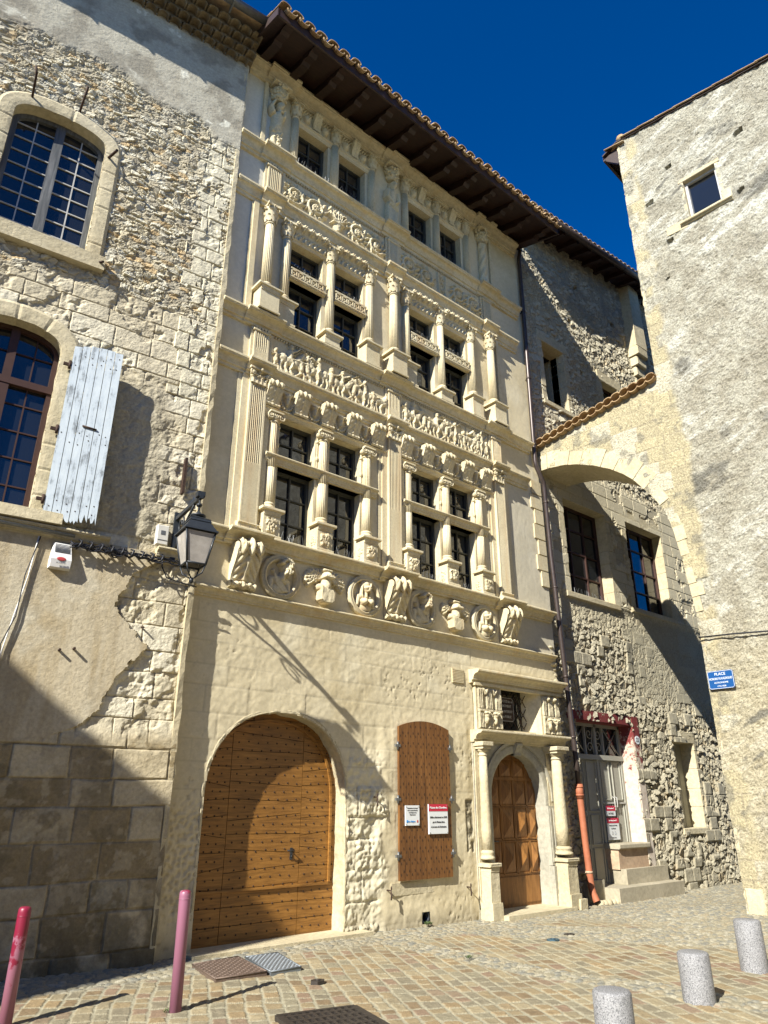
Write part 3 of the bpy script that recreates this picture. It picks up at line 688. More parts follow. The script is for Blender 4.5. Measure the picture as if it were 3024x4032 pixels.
# ---- first floor lower band: big consoles, medallions, arms
for c in PX:
    mb = MB(FM); console(mb, c, .40, .02, 4.56, 5.21, .30, .09, 41, 72, .056, .085)
    for k in range(7): mb.ell((c - .15 + k * .05, -.10 - .02 * (k % 2), 4.585 + .015 * (k % 3)), (.035, .04, .032), 8, 6)
    for k in range(6): mb.ell((c - .15 + k * .06, -.31, 5.165), (.03, .03, .04), 8, 6)
    mb.build('acanthus_console', 'carved', house)
def medallion(cx, cz, kind):
    mb = MB(FM); R0 = .355
    pf = [(R0, .02), (R0, -.05), (R0 - .025, -.085), (R0 - .05, -.06), (R0 - .06, -.085), (R0 - .085, -.07), (R0 - .10, -.02), (R0 - .105, .05)]
    mb.rings([[(cx + r * math.cos(a), y, cz + r * math.sin(a)) for r, y in pf] for a in [2 * math.pi * i / 48 for i in range(49)]], True, False, True)
    ring = mb.build('medallion', 'carved', house)
    r = Relief(cx - .26, cx + .26, cz - .26, cz + .30, .007); rng = random.Random(int(cx * 50))
    if kind == 'lady':
        r.ell(cx + .0, cz - .20, .165, .12, .14); r.cap(cx - .135, cz - .03, cx - .17, cz - .16, .06, .05, .12); r.cap(cx + .135, cz - .03, cx + .17, cz - .18, .06, .05, .12)
        r.cap(cx - .11, cz - .03, cx + .11, cz - .03, .065, .065, .13); r.cap(cx, cz - .02, cx, cz + .06, .05, .045, .15)
        for sx in (-1, 1): r.ell(cx + sx * .065, cz - .11, .058, .06, .10, 0, .13)
        hx, hz = cx, cz + .14
        for sx in (-1, 1): r.path([(hx + sx * .05, hz + .09), (hx + sx * .082, hz + .0), (hx + sx * .088, hz - .10), (hx + sx * .075, hz - .17)], .035, .022, .14)
        r.ell(hx, hz + .03, .088, .105, .18)
        r.ell(hx, hz - .005, .066, .095, .24); r.ell(hx, hz - .06, .035, .035, .25); r.cap(hx, hz + .035, hx, hz - .012, .010, .018, .03, .235)
        for sx in (-1, 1): r.ell(hx + sx * .028, hz + .026, .018, .009, .012, 0, .228); r.cap(hx + sx * .012, hz + .045, hx + sx * .046, hz + .042, .008, .006, .02, .228); r.ell(hx + sx * .036, hz - .022, .022, .02, .02, 0, .215)
        r.cap(hx - .017, hz - .040, hx + .017, hz - .040, .007, .007, .014, .24); r.cap(hx - .012, hz - .050, hx + .012, hz - .050, .006, .006, .012, .24)
    else:
        r.ell(cx - .02, cz - .19, .17, .12, .12); r.cap(cx - .15, cz - .05, cx - .17, cz - .20, .065, .055, .10); r.cap(cx + .13, cz - .05, cx + .15, cz - .20, .065, .05, .11)
        r.cap(cx - .10, cz - .04, cx + .11, cz - .05, .07, .065, .12); r.cap(cx + .02, cz - .02, cx + .05, cz + .08, .06, .05, .15)
        for k in range(7): r.path([(cx - .13 + .012 * k, cz + .05 - .02 * k), (cx - .10 + .02 * k, cz - .10), (cx + .02 + .016 * k, cz - .22)], .010, .012, .02, .11)
        r.ell(cx - .135, cz + .08, .03, .04, .12); hx, hz = cx + .075, cz + .16                      # three-quarter bearded head with curls
        r.ell(hx - .02, hz + .01, .085, .105, .19); r.ell(hx + .012, hz - .005, .062, .092, .24); r.cap(hx + .025, hz + .03, hx + .035, hz - .018, .010, .018, .03, .225)
        for k in range(26):
            a = rng.uniform(.2, 3.3); q = rng.uniform(.075, .105); r.ell(hx - .012 + q * math.cos(a), hz + .03 + q * .85 * math.sin(a), .026, .024, .05, 0, .17)
        for k in range(16): r.ell(hx + rng.uniform(-.04, .06), hz - .075 + rng.uniform(-.05, .025), .02, .026, .04, 0, .20)
        r.cap(hx - .01, hz + .045, hx + .05, hz + .042, .010, .007, .022, .225); r.ell(hx + .0, hz + .025, .014, .008, .01, 0, .23); r.ell(hx + .042, hz + .025, .012, .008, .01, 0, .225)
    mb = MB(FM); r.to(mb, .045, .012); mb.build('bust', 'carved', ring)
    mb = MB(FM); n = 40; mb.prism([(cx + .27 * math.cos(2 * math.pi * i / n), cz + .27 * math.sin(2 * math.pi * i / n)) for i in range(n)], .035, .05, 'y'); mb.build('medallion_ground', 'carved', ring)
def arms(cx, cz, broken):
    r = Relief(cx - .44, cx + .44, cz - .30, cz + .32, .008); rng = random.Random(int(cx * 31) + broken)
    for sx in (-1, 1):                                             # leafy mantling
        if broken and sx < 0: lim = 5
        else: lim = 9
        for k in range(lim):
            a = 2.3 - k * .34; px, pz = cx + sx * .10, cz + .12; L = .30 - .012 * k if not (broken and sx < 0) else .20; qx, qz = px + sx * L * math.sin(a) * 1.0, pz + L * math.cos(a) * -1.0 * -1 * .62
            r.path([(px, pz), ((px + qx) / 2, (pz + qz) / 2 + .03), (qx, qz)], .028, .022, .075); r.ell(qx, qz, .045, .035, .07, rng.uniform(0, 3))
            for j in range(4): t = .35 + .16 * j; r.ell(px + (qx - px) * t + rng.uniform(-.02, .02), pz + (qz - pz) * t + rng.uniform(-.02, .03), .026, .016, .085, rng.uniform(0, 3))
    r.cap(cx, cz + .0, cx, cz + .14, .10, .075, .17); r.ell(cx, cz + .17, .10, .085, .20); r.cap(cx - .08, cz + .14, cx + .08, cz + .14, .022, .022, .05, .17); r.cap(cx - .07, cz + .165, cx + .07, cz + .165, .012, .012, .02, .19)
    r.cap(cx - .07, cz + .265, cx + .07, cz + .262, .038, .034, .15); r.cap(cx - .12, cz - .02, cx + .10, cz - .06, .06, .05, .15)
    sh = ((np.abs(r.X - cx + .0) < .135) & (r.Z < cz - .045 - .28 * (r.X - cx) * (1 if not broken else .4)) & (r.Z > cz - .275 + .75 * np.maximum(0, np.abs(r.X - cx) - .07)))
    r.h = np.where(sh, .155 + .018 * fbm(r.X * 26, r.Z * 9, 4 + broken), r.h)
    r.h -= .03 * (r.h > .03) * np.abs(fbm(r.X * 22, r.Z * 22, 8, 4, .7) - .5) * (~sh); mb = MB(FM); r.to(mb, .0, .006); mb.build('coat_of_arms', 'carved', house)
for b in (0, 1):
    medallion(5.555 + b * BAY, 4.865, 'warrior'); arms(6.385 + b * BAY, 4.86, b); medallion(7.215 + b * BAY + .0, 4.865, 'lady')

# ---- friezes
def frieze_strips(z0, z1, n, cable):
    for c in PX:
        mb = MB(FM); fluted_strip(mb, c - .14, c + .14, z0 + .05, z1 - .10, -.09, n, .02, .13, cable)
        mb.box(c - .19, c + .19, -.055, .02, z0, z1); mb.box(c - .16, c + .16, -.10, .02, z0, z0 + .05); mb.cbox(c - .17, c + .17, -.105, .02, z1 - .10, z1 - .06)
        for k in range(5): mb.box(c - .13 + k * .057, c - .095 + k * .057, -.10, -.04, z1 - .055, z1 - .005)
        mb.build('fluted_strip', 'carved', house)
frieze_strips(8.43, 9.14, 6, .38); frieze_strips(12.11, 12.89, 6, None)
def horse(r, x, z, s, f, rng, rider=True):
    X = lambda a: x + f * a * s
    Zz = lambda b: z + b * s
    r.ell(X(0), Zz(.30), .20 * s, .095 * s, .10, 0); r.ell(X(.14), Zz(.31), .095 * s, .105 * s, .11); r.ell(X(-.15), Zz(.32), .10 * s, .11 * s, .11)
    r.cap(X(.18), Zz(.36), X(.30), Zz(.52), .075 * s, .05 * s, .11); r.cap(X(.30), Zz(.53), X(.41), Zz(.44), .045 * s, .028 * s, .11)
    for a, b, c in ((.17, .28, .12), (.10, .02, .05), (-.16, -.22, -.18), (-.08, -.10, -.04)):
        r.path([(X(a), Zz(.26)), (X(b), Zz(.13)), (X(c), Zz(.0))], .042 * s, .02 * s, .09); r.ell(X(c) + f * .012, Zz(.0), .026 * s, .016 * s, .09)
    r.path([(X(-.24), Zz(.36)), (X(-.32), Zz(.28)), (X(-.31), Zz(.12))], .028 * s, .016 * s, .08)
    for k in range(4): r.ell(X(.18 + .035 * k), Zz(.44 + .04 * k), .03 * s, .03 * s, .12)
    if rider: soldier(r, X(-.0), Zz(.33), s * .85, f, rng, True)
def soldier(r, x, z, s, f, rng, mounted=False):
    z0 = z if mounted else z + .24 * s
    if not mounted:
        r.path([(x, z0), (x - .05 * s, z0 - .12 * s), (x - .07 * s, z)], .04 * s, .025 * s, .08); r.path([(x + .02 * s, z0), (x + .08 * s, z0 - .10 * s), (x + .07 * s, z)], .04 * s, .025 * s, .09)
    else: r.path([(x, z0 + .03 * s), (x + f * .07 * s, z0 - .08 * s), (x + f * .03 * s, z0 - .22 * s)], .045 * s, .026 * s, .13)
    r.cap(x, z0 + .02 * s, x + f * .02 * s, z0 + .19 * s, .065 * s, .075 * s, .12); r.ell(x + f * .03 * s, z0 + .31 * s, .05 * s, .058 * s, .13); r.ell(x + f * .02 * s, z0 + .345 * s, .055 * s, .04 * s, .14)
    a = rng.uniform(-.5, .9); r.path([(x + f * .05 * s, z0 + .2 * s), (x + f * .15 * s, z0 + .2 * s + .08 * s * a), (x + f * .24 * s, z0 + .2 * s + .2 * s * a)], .032 * s, .022 * s, .12)
    if rng.random() < .6: r.cap(x + f * .1 * s, z0 + .2 * s - .05 * s, x + f * .55 * s, z0 + .2 * s + .5 * s * a, .011 * s, .009 * s, .11)
def egg_row(mb, x0, x1, z, y, st=.055, rr=.02):
    n = int((x1 - x0) / st)
    for k in range(n): mb.ell((x0 + (k + .5) * st, y, z), (st * .36, rr, rr * 1.1), 6, 4)
def frieze_panel(b, level):
    x0, x1 = 5.10 + b * BAY, 7.66 + b * BAY; rng = random.Random(7 + b + 10 * level)
    if level == 1: z0, z1 = 8.44, 9.10
    else: z0, z1 = 12.12, 12.86
    r = Relief(x0, x1, z0, z1, .0095)
    if level == 1:
        zb = z0 + .02
        spec = [(.38, 1, 1), (1.00, -1, 1), (1.50, 1, 1), (2.05, -1, 1), (2.40, 1, 0)] if b == 0 else [(.30, 1, 1), (.95, 1, 1), (1.50, -1, 1), (1.95, 1, 0), (2.30, -1, 1)]
        for dx, f, rd in spec: horse(r, x0 + dx, zb + rng.uniform(0, .04), rng.uniform(.80, .92), f, rng, rd)
        for dx in ([.10, .62, .75, 1.25, 1.78, 2.22] if b == 0 else [.12, .60, .72, 1.22, 1.75, 2.15, 2.45]): soldier(r, x0 + dx, zb, rng.uniform(.66, .86), rng.choice((-1, 1)), rng)
        for k in range(6): q = x0 + rng.uniform(.2, 2.3); r.cap(q, zb + .03, q + rng.uniform(-.22, .22), zb + .06, .045, .035, .07); r.ell(q, zb + .05, .04, .04, .085)
        for k in range(7): q = x0 + rng.uniform(.1, 2.4); r.cap(q, zb + .42, q + rng.uniform(-.25, .25), zb + .60, .012, .010, .05)
        r.h = np.minimum(r.h, .145) * .66; r.h -= .020 * (r.h > .03) * np.abs(fbm(r.X * 16, r.Z * 16, 3, 4, .7) - .5) * 2; r.h += .006 * fbm(r.X * 24, r.Z * 24, 5)
    else:
        cx = (x0 + x1) / 2; cz = (z0 + z1) / 2 - .03
        for sx in (-1, 1):
            for k, (dx, R) in enumerate(((1.02, .22), (.52, .21))):
                px = cx + sx * dx; sg = sx * (1 if k % 2 else -1)
                r.spiral(px, cz, R, 1.7, .034, .075, rng.uniform(0, 6), sg); r.rosette(px, cz, .085, .09, 7)
                for j in range(11): a = 2 * math.pi * j / 11; r.path([(px + R * .95 * math.cos(a), cz + R * .95 * math.sin(a)), (px + (R + .07) * math.cos(a + .25), cz + (R + .07) * math.sin(a + .25))], .026, .014, .06); r.ell(px + R * .62 * math.cos(a), cz + R * .62 * math.sin(a), .02, .02, .06)
        if b == 0:
            r.cap(cx, z0 + .08, cx, z0 + .20, .06, .10, .10); r.cap(cx - .13, z0 + .24, cx + .13, z0 + .24, .025, .025, .11)
            for k in range(9): a = math.pi * (.15 + .7 * k / 8); r.path([(cx, z0 + .25), (cx + .14 * math.cos(a), z0 + .36), (cx + .26 * math.cos(a), z0 + .30 + .27 * math.sin(a))], .022, .015, .085)
            for k in range(18): r.ell(cx + rng.uniform(-.22, .22), z0 + rng.uniform(.32, .6), .026, .026, .09)
        else:
            for sx in (-1, 1): r.path([(cx + sx * .10, z0 + .05), (cx + sx * .12, z1 - .08)], .02, .02, .05)
            for k in range(22): r.ell(cx + rng.uniform(-.10, .10), z0 + rng.uniform(.08, .62), .018, .018, .05)
        for k in range(40): r.ell(x0 + rng.uniform(.08, 2.45), z0 + rng.uniform(.04, .64), .022, .014, .05, rng.uniform(0, 3))
        r.h = r.h * 1.15 - .022 * (r.h > .03) * np.abs(fbm(r.X * 18, r.Z * 18, 3, 4, .7) - .5) * 2
    mb = MB(FM); r.to(mb, -.022); p = mb.build('carved_frieze', 'carved', house)
    mb = MB(FM); egg_row(mb, x0, x1, z1 - .005, -.045)
    for xa in (x0 - .02, x1 - .0): mb.box(xa, xa + .05, -.06, .03, z0, z1)
    if level == 2:
        for k in range(11): mb.ell((x1 + .03, -.06, z0 + .05 + k * .063), (.02, .015, .022), 6, 4)
    mb.build('frieze_border', 'carved', p)
for b in (0, 1): frieze_panel(b, 1); frieze_panel(b, 2)

# ---- second floor: free columns on pedestals, corinthian mullion columns, greek key transoms
for c in PX:
    x = c - .02; cy = -.10; r = .092
    mb = MB(FM); column(mb, x, cy, r, 10.04, 11.40, 18); col = mb.build('column', 'carved', house)
    mb = MB(FM); att_base(mb, x, cy, r, 9.86, .18); mb.build('base', 'carved', col)
    mb = MB(FM); corinthian(mb, x, cy, r, 11.40, 11.80); mb.build('capital', 'carved', col)
    pedestal(x, cy, .185, 9.36, 9.87, -.29, col, False, .05)
for sx, x in ((-1, PX[0] - .30), (1, PX[2] + .30)):
    mb = MB(FM); mb.box(x - .05, x + .05, -.06, .02, 9.38, 11.8); mb.box(x - .08 if sx < 0 else x + .05, x - .05 if sx < 0 else x + .08, -.03, .02, 9.38, 11.8); mb.build('jamb_moulding', 'main', house)
    mb = MB(FM); mb.box(x - .04, x + .04, -.05, .02, 13.17, 14.93); mb.build('jamb_moulding', 'main', house)
for b in (0, 1):
    for k, x in enumerate(WC):
        x += b * BAY + .01; r = .088 if k != 1 else .083; cy = -.03; zb = 10.02 if k != 1 else 9.78
        mb = MB(FM); mb.box(x - .12, x + .12, .02, .2, 9.36, 11.42); column(mb, x, cy, r, zb, 11.36, 16); col = mb.build('window_column', 'carved', house)
        mb = MB(FM); att_base(mb, x, cy, r, zb - .15, .16); mb.build('base', 'carved', col)
        mb = MB(FM); corinthian(mb, x, cy, r, 11.36, 11.72); mb.build('capital', 'carved', col)
        pedestal(x, cy, .165, 9.36, zb - .14, -.17, col, False)
    for a, c in ((5.37, 6.17), (6.38, 7.14)):
        a += b * BAY; c += b * BAY; mb = MB(FM); mb.box(a, c, -.075, .2, 10.50, 10.73); mb.box(a, c, -.095, -.07, 10.70, 10.735); mb.box(a, c, -.095, -.07, 10.525, 10.55)
        u = .021; n = int((c - a) / (u * 7))
        for k in range(n):                                       # greek key, one hook after another
            q = a + .01 + k * u * 7
            for (p0, p1, s0, s1) in ((0, 6, 6, 7), (0, 1, 0, 7), (0, 4, 0, 1), (3, 4, 0, 4), (2, 4, 3, 4), (5, 6, 0, 7), (5, 7.6, 0, 1)): mb.box(q + p0 * u, q + p1 * u, -.095, -.074, 10.551 + s0 * u, 10.551 + s1 * u)
        mb.build('greek_key_transom', 'carved', house)
        mb = MB(FM); r = Relief(a - .02, c + .02, 11.47, 11.82, .009); n = 5
        for k in range(n): r.rosette(a + (c - a) * (k + .5) / n, 11.74, .07, .07, 6)
        for k in range(7): q = a + (c - a) * (k + .5) / 7; r.path([(q, 11.49), (q + .03, 11.56), (q - .01, 11.62)], .022, .014, .04); r.ell(q - .03, 11.60, .025, .02, .04)
        r.h += .02 + .08 * smooth(11.62, 11.80, r.Z); r.to(mb, -.01); mb.build('rosette_frieze', 'carved', house)
        mb = MB(FM); moulding(mb, a - .05, c + .05, 11.39, 11.47, .05, 0, .2); mb.build('lintel', 'carved', house)

# ---- third floor
def figure_points(x, zb, sgn):
    return dict()
def statue(x, zb, zt, kind):
    h = zt - zb; r = Relief(x - .24, x + .24, zb - .02, zt - .34, .0085); rng = random.Random(kind)
    if kind == 2:                                              # twisted column
        mb = MB(FM); rs = []
        for j in range(61):
            t = j / 60; z = zb + .1 + (h - .52) * t; rs.append([(x + (.105 + .018 * math.cos(3 * (a - t * 7.5))) * math.cos(a) * (1 - .1 * t), -.06 + (.105 + .018 * math.cos(3 * (a - t * 7.5))) * math.sin(a) * (1 - .1 * t), z) for a in [2 * math.pi * i / 36 for i in range(36)]])
        mb.rings(rs); att_base(mb, x, -.06, .105, zb, .1)
        for k in range(5): mb.ell((x, -.06, zt - .42 - .0 + .01), (.125, .125, .03), 14, 6)
        s_ = mb.build('twisted_column', 'carved', house)
    else:
        r.path([(x - .045, zb + .02), (x - .05, zb + .35), (x - .03, zb + .62)], .06, .085, .10); r.path([(x + .05, zb + .02), (x + .05, zb + .35), (x + .03, zb + .62)], .055, .085, .11)
        r.ell(x, zb + .66, .125, .14, .13); r.cap(x, zb + .70, x + .01, zb + .98, .105, .125, .15); r.cap(x + .01, zb + 1.0, x + .015, zb + 1.12, .05, .045, .15); r.ell(x + .02, zb + 1.20, .075, .10, .22); r.ell(x + .02, zb + 1.26, .085, .06, .20)
        r.cap(x + .035, zb + 1.215, x + .04, zb + 1.18, .010, .016, .03, .21)
        if kind == 1:
            r.path([(x - .13, zb + 1.0), (x - .16, zb + .80), (x - .02, zb + .68)], .05, .035, .17); r.path([(x + .13, zb + 1.0), (x + .16, zb + .82), (x + .05, zb + .70)], .05, .035, .17)
            for k in range(8): r.path([(x - .12 + k * .033, zb + .62), (x - .13 + k * .036, zb + .3), (x - .11 + k * .03, zb + .03)], .016, .018, .03, .10)
            for k in range(3): r.path([(x - .12, zb + .66 - .03 * k), (x + .12, zb + .60 - .04 * k)], .016, .016, .04, .12)
        else:
            r.path([(x - .12, zb + 1.0), (x - .17, zb + 1.12), (x - .11, zb + 1.30)], .05, .035, .16); r.path([(x + .12, zb + 1.0), (x + .12, zb + 1.15), (x + .02, zb + 1.08)], .045, .03, .17)
            for k in range(34): r.ell(x + rng.uniform(-.11, .11), zb + rng.uniform(.10, .66), .026, .020, .04, rng.uniform(0, 3), .09)
        r.h = r.h + .003 * fbm(r.X * 30, r.Z * 30, 2); mb = MB(FM); r.to(mb, .0, .008); s_ = mb.build('carved_figure', 'carved', house)
    mb = MB(FM); zc = zt - .42
    mb.lathe(x, -.06, [(.10, zc), (.13, zc + .1), (.17, zc + .3)], 18)
    for k in range(60): a = rng.uniform(0, 6.28); q = rng.uniform(0, 1); mb.ell((x + (.12 + .06 * q) * math.cos(a), -.06 + (.12 + .06 * q) * math.sin(a), zc + .05 + .30 * q), (.035, .035, .035), 7, 5)
    mb.cbox(x - .2, x + .2, -.25, .05, zt - .06, zt); mb.build('capital', 'carved', s_)
for k, c in enumerate(PX): statue(c - .03, 13.18, 14.95, k)
for b in (0, 1):
    for k, x in enumerate((5.29, 6.28, 7.28)):
        x += b * BAY; cy = -.03; r = .085
        mb = MB(FM); mb.box(x - .12, x + .12, .02, .2, 13.16, 14.45); column(mb, x, cy, r, 13.3, 14.50, 16); col = mb.build('window_column', 'carved', house)
        mb = MB(FM); att_base(mb, x, cy, r, 13.16, .14); mb.build('base', 'carved', col)
        mb = MB(FM); corinthian(mb, x, cy, r, 14.50, 14.90); mb.build('capital', 'carved', col)
    for a, c in ((5.40, 6.17), (6.40, 7.18)):
        a += b * BAY; c += b * BAY; mb = MB(FM); moulding(mb, a - .03, c + .03, 14.37, 14.50, .07, 0, .2); mb.build('lintel', 'carved', house)
        r = Relief(a, c, 14.50, 14.94, .009)
        for q in (.2, .8): cx = a + (c - a) * q; r.ell(cx, 14.66, .075, .10, .10); r.ell(cx, 14.70, .09, .07, .07); r.ell(cx, 14.64, .02, .03, .13); r.ell(cx - .03, 14.69, .014, .01, .115); r.ell(cx + .03, 14.69, .014, .01, .115)
        for k in range(12): q = a + (c - a) * (k + .5) / 12; r.path([(q - .02, 14.84), (q + .02, 14.90)], .02, .02, .045)
        mb = MB(FM); r.to(mb, -.02); mb.build('mask_frieze', 'carved', house)
        mb = MB(FM); console(mb, (a + c) / 2, .17, .0, 14.54, 14.92, .17, .05, 13, 26, .02, .04); mb.build('scroll_bracket', 'carved', house)

# ---- reveals and windows
for a, c in lights:
    for z0, z1 in rows_z: mb = MB(FM); reveal(mb, a, c, z0, z1, .012, .26); mb.build('window_reveal', 'main', house)
for a, c in lights:
    for i, (z0, z1) in enumerate(rows_z):
        casement(house, FM, a, c, z0, z1, .20, 2, (3, 2, 3, 2, 3)[i], fw=.05)
mb = MB(FM)                                                    # anti-bird wires along the sills
for b in (0, 1):
    for (z, pr, ranges) in ((5.41, .16, ((5.45, 6.05), (6.50, 7.0), (5.1, 5.2), (4.7, 5.0))), (13.17, .16, ((5.3, 7.2),)), (10.735, .03, ((5.42, 6.1), (6.45, 7.08)))):
        for a, c in ranges:
            x = a + b * BAY
            while x < c + b * BAY:
                q = random.uniform(-.045, .045); mb.tube([(x, -pr + random.uniform(-.03, .05), z), (x + q, -pr + random.uniform(-.05, .08), z + random.uniform(.10, .16))], .0018, 4, False); x += .028
mb.build('bird_spikes', 'zinc', house)['kind'] = 'stuff'

# ---- eave and roof
ev = lambda y: 15.46 + (y - 0.0) * .32                          # underside of the boarding (local y)
mb = MB(FM); mb.prism([(-1.28, ev(-1.28)), (-1.28, ev(-1.28) + .05), (6.5, ev(6.5) + .05), (6.5, ev(6.5))], 4.06, 12.33); mb.build('eave_boarding', 'roof_wood', house)
mb = MB(FM); mb.box(4.05, 12.34, -1.31, -1.27, ev(-1.28) - .13, ev(-1.28) + .07)
for x in (4.04, 12.32): mb.prism([(-1.31, ev(-1.3) - .13), (-1.31, ev(-1.3) + .07), (.4, ev(.4) + .07), (.4, ev(.4) - .13)], x - .02, x + .03)
mb.build('fascia', 'roof_wood', house)
for k in range(13):
    x = 4.36 + k * .648; mb = MB(FM)
    pf = [(.3, ev(.3)), (.3, ev(.3) - .20), (-.62, ev(-.62) - .19), (-.74, ev(-.74) - .19), (-.80, ev(-.80) - .11), (-.98, ev(-.98) - .12), (-1.05, ev(-1.05) - .05), (-1.2, ev(-1.2) - .04), (-1.2, ev(-1.2))]
    mb.prism(pf, x - .085, x + .085); mb.build('rafter', 'roof_wood', house)
mb = MB(FM); mb.box(4.06, 12.33, .03, .1, 15.2, 15.5); mb.build('wall_plate', 'dark', house)
def tile_rows(parent, F, x0, x1, y0, sl, z0, L, pitch=.275, r=.112, rows=2):
    mb = MB(F); x = x0; k = 0
    while x <= x1:
        for j in range(rows):
            ya = y0 + j * .36 + random.uniform(-.02, .02); yb = ya + L; za = z0 + (ya - y0) * sl + .02 * j + random.uniform(-.012, .012); zb = za + (yb - ya) * sl; rr = r * random.uniform(.93, 1.06); tw = random.uniform(-.012, .012)
            for conc in (0, 1):
                xx = x + (pitch / 2 if conc else 0); sg = -1 if conc else 1; ring0 = []; ring1 = []
                dz = (0.085 if not conc else .07)
                for i in range(9):
                    a = math.pi * i / 8; ring0.append((xx + rr * math.cos(a), rr * math.sin(a) * sg)); 
                def face(yv, zv, k2): return [(p[0] + tw * k2, yv, zv + dz + p[1] * .8) for p in ring0] + [(xx + (p[0] - xx) * .84 + tw * k2, yv, zv + dz + p[1] * .8 * .80) for p in reversed(ring0)]
                mb.rings([face(ya, za, 0), face(yb, zb, 1)], True, True, False)
        x += pitch
    mb.build('roof_tiles', 'tile', parent)
tile_rows(house, FM, 4.13, 12.3, -1.40, .32, ev(-1.40) + .05, .5, rows=12)
mb = MB(FM); mb.prism([(-1.25, ev(-1.25) + .055), (-1.25, ev(-1.25) + .07), (6.5, ev(6.5) + .09), (6.5, ev(6.5) + .055)], 4.06, 12.33); mb.build('roof', 'tile', house)
# ---------------------------------------------------------------- ground floor: carriage gate
random.seed(11)
def rough_band(path, wd, y0, y1, amp, seed, mat='worn', name='gate_arch', parent=None, F=FM, nb=6, ny=9, sm=True):
    """worn stone surround: front band and inner reveal as one roughened surface"""
    P0 = [path[0]]
    for a, b in zip(path[:-1], path[1:]):
        L = math.hypot(b[0] - a[0], b[1] - a[1]); n = max(1, int(L / .03))
        for i in range(1, n + 1): P0.append((a[0] + (b[0] - a[0]) * i / n, a[1] + (b[1] - a[1]) * i / n))
    n = len(P0); A = np.zeros((n, nb + ny, 3)); s_ = 0.0
    for i in range(n):
        a = P0[max(i - 2, 0)]; b = P0[min(i + 2, n - 1)]; L = math.hypot(b[0] - a[0], b[1] - a[1]) + 1e-9; tx, tz = (b[0] - a[0]) / L, (b[1] - a[1]) / L
        if i: s_ += math.hypot(P0[i][0] - P0[i - 1][0], P0[i][1] - P0[i - 1][1])
        for j in range(nb + ny):
            e = float(fbm(np.array([s_ * 7.0]), np.array([j * .45 + seed]), seed, 4)[0]) - .5; jo = .012 if abs((s_ / .36) % 1 - .5) > .47 else 0
            if j < nb: t = 1 - j / (nb - 1); o = wd * t; yy = y0 - amp * e * 1.2 + (1 - t) ** 6 * .012 + jo + .03 * (t > .99); off = o + (e * amp * .8 if t < .9 else 0)
            else: t = (j - nb + 1) / ny; yy = y0 + .012 + (y1 - y0) * t; off = -e * amp * 1.5 + amp * .3 + jo * .5
            A[i, j] = (P0[i][0] + tz * off, yy, P0[i][1] - tx * off)
    mb = MB(F); mb.grid(A, sm); return mb.build(name, mat, parent)
gp = arch_path(GX0, GX1, -.15, GS, GT, 30, GP)
rough_band(gp, .06, .0, .36, .04, 3, 'worn', 'gate_arch', house)
gate = MB(FM); yg = .27
def plank_poly(mb, poly, y0, y1): mb.prism(poly, y0, y1, 'y')
gx = [GX0 - .06, 5.13, 6.32, GX1 + .06]; tops = lambda x: (GS + (GT - GS) * max(0.0, 1 - min(1, abs((x - (GX0 + GX1) / 2) / ((GX1 - GX0) / 2 + .02))) ** GP) ** (1 / GP)) + .03
leafs = []
for li in range(3):
    a, b = gx[li] + .004, gx[li + 1] - .004; mb = MB(FM); z = -.02; k = 0; sl = (-1, 1, -1)[li]
    while z < GT + .1:
        hgt = .215; wob0 = .045 * math.sin(k * 1.9 + li) if z > .6 else 0; wob1 = .045 * math.sin((k + 1) * 1.9 + li) if z + hgt > .6 else 0
        q0l, q0r = z - wob0, z + wob0; q1l, q1r = z + hgt - wob1, z + hgt + wob1; m = 12; lo = []; hi = []
        for i in range(m + 1):
            x = a + (b - a) * i / m; t = i / m; T = tops(x); lo.append((x, min(q0l + (q0r - q0l) * t + .003, T))); hi.append((x, min(q1l + (q1r - q1l) * t - .004, T)))
        if max(h[1] - l[1] for h, l in zip(hi, lo)) > .02:
            for i in range(m):
                if hi[i][1] - lo[i][1] > .001 or hi[i + 1][1] - lo[i + 1][1] > .001: mb.prism([lo[i], lo[i + 1], hi[i + 1], hi[i]], yg, yg + .04, 'y')
        z += hgt; k += 1
    leafs.append(mb)
gate_o = None
for li, mb in enumerate(leafs):
    o = mb.build('gate_leaf', 'oak', house)
    nb_ = MB(FM); a, b = gx[li] + .05, gx[li + 1] - .05; z = .09; k = 0
    while z < GT:
        n = 4 if li != 1 else 7
        for i in range(n):
            x = a + (b - a) * (i + .5) / n + (.03 if k % 2 else -.03)
            if z + .05 < tops(x): nb_.ell((x, yg - .002, z + random.uniform(-.01, .01)), (.0125, .0065, .0125), 7, 5)
        z += .108; k += 1
    nb_.build('gate_nails', 'iron', o)['kind'] = 'stuff'
mb = MB(FM); P_ = arch_path(GX0 + .10, GX1 - .10, .62, GS, GT - .10, 26, GP)                      # raised frame line of the wicket arch and lower rail
ring_wall(mb, P_, .035, yg - .030, yg + .01); mb.build('gate_moulding', 'oak', house); mb = MB(FM); mb.box(GX0 + .1, GX1 - .1, yg - .03, yg + .01, .585, .615); mb.build('gate_rail', 'oak', house)
mb = MB(FM); mb.box(GX0 - .1, GX1 + .1, yg + .04, yg + .3, -.3, GT + .1); mb.build('gate_back', 'dark', house)
mb = MB(FM); mb.box(6.16, 6.20, yg - .012, yg, .93, 1.08); mb.tube([(6.18, yg - .01, 1.04), (6.18, yg - .06, 1.04), (6.08, yg - .065, 1.05)], .010, 8); mb.ell((6.18, yg - .02, .97), (.012, .012, .016)); mb.build('gate_handle', 'black_metal', house)
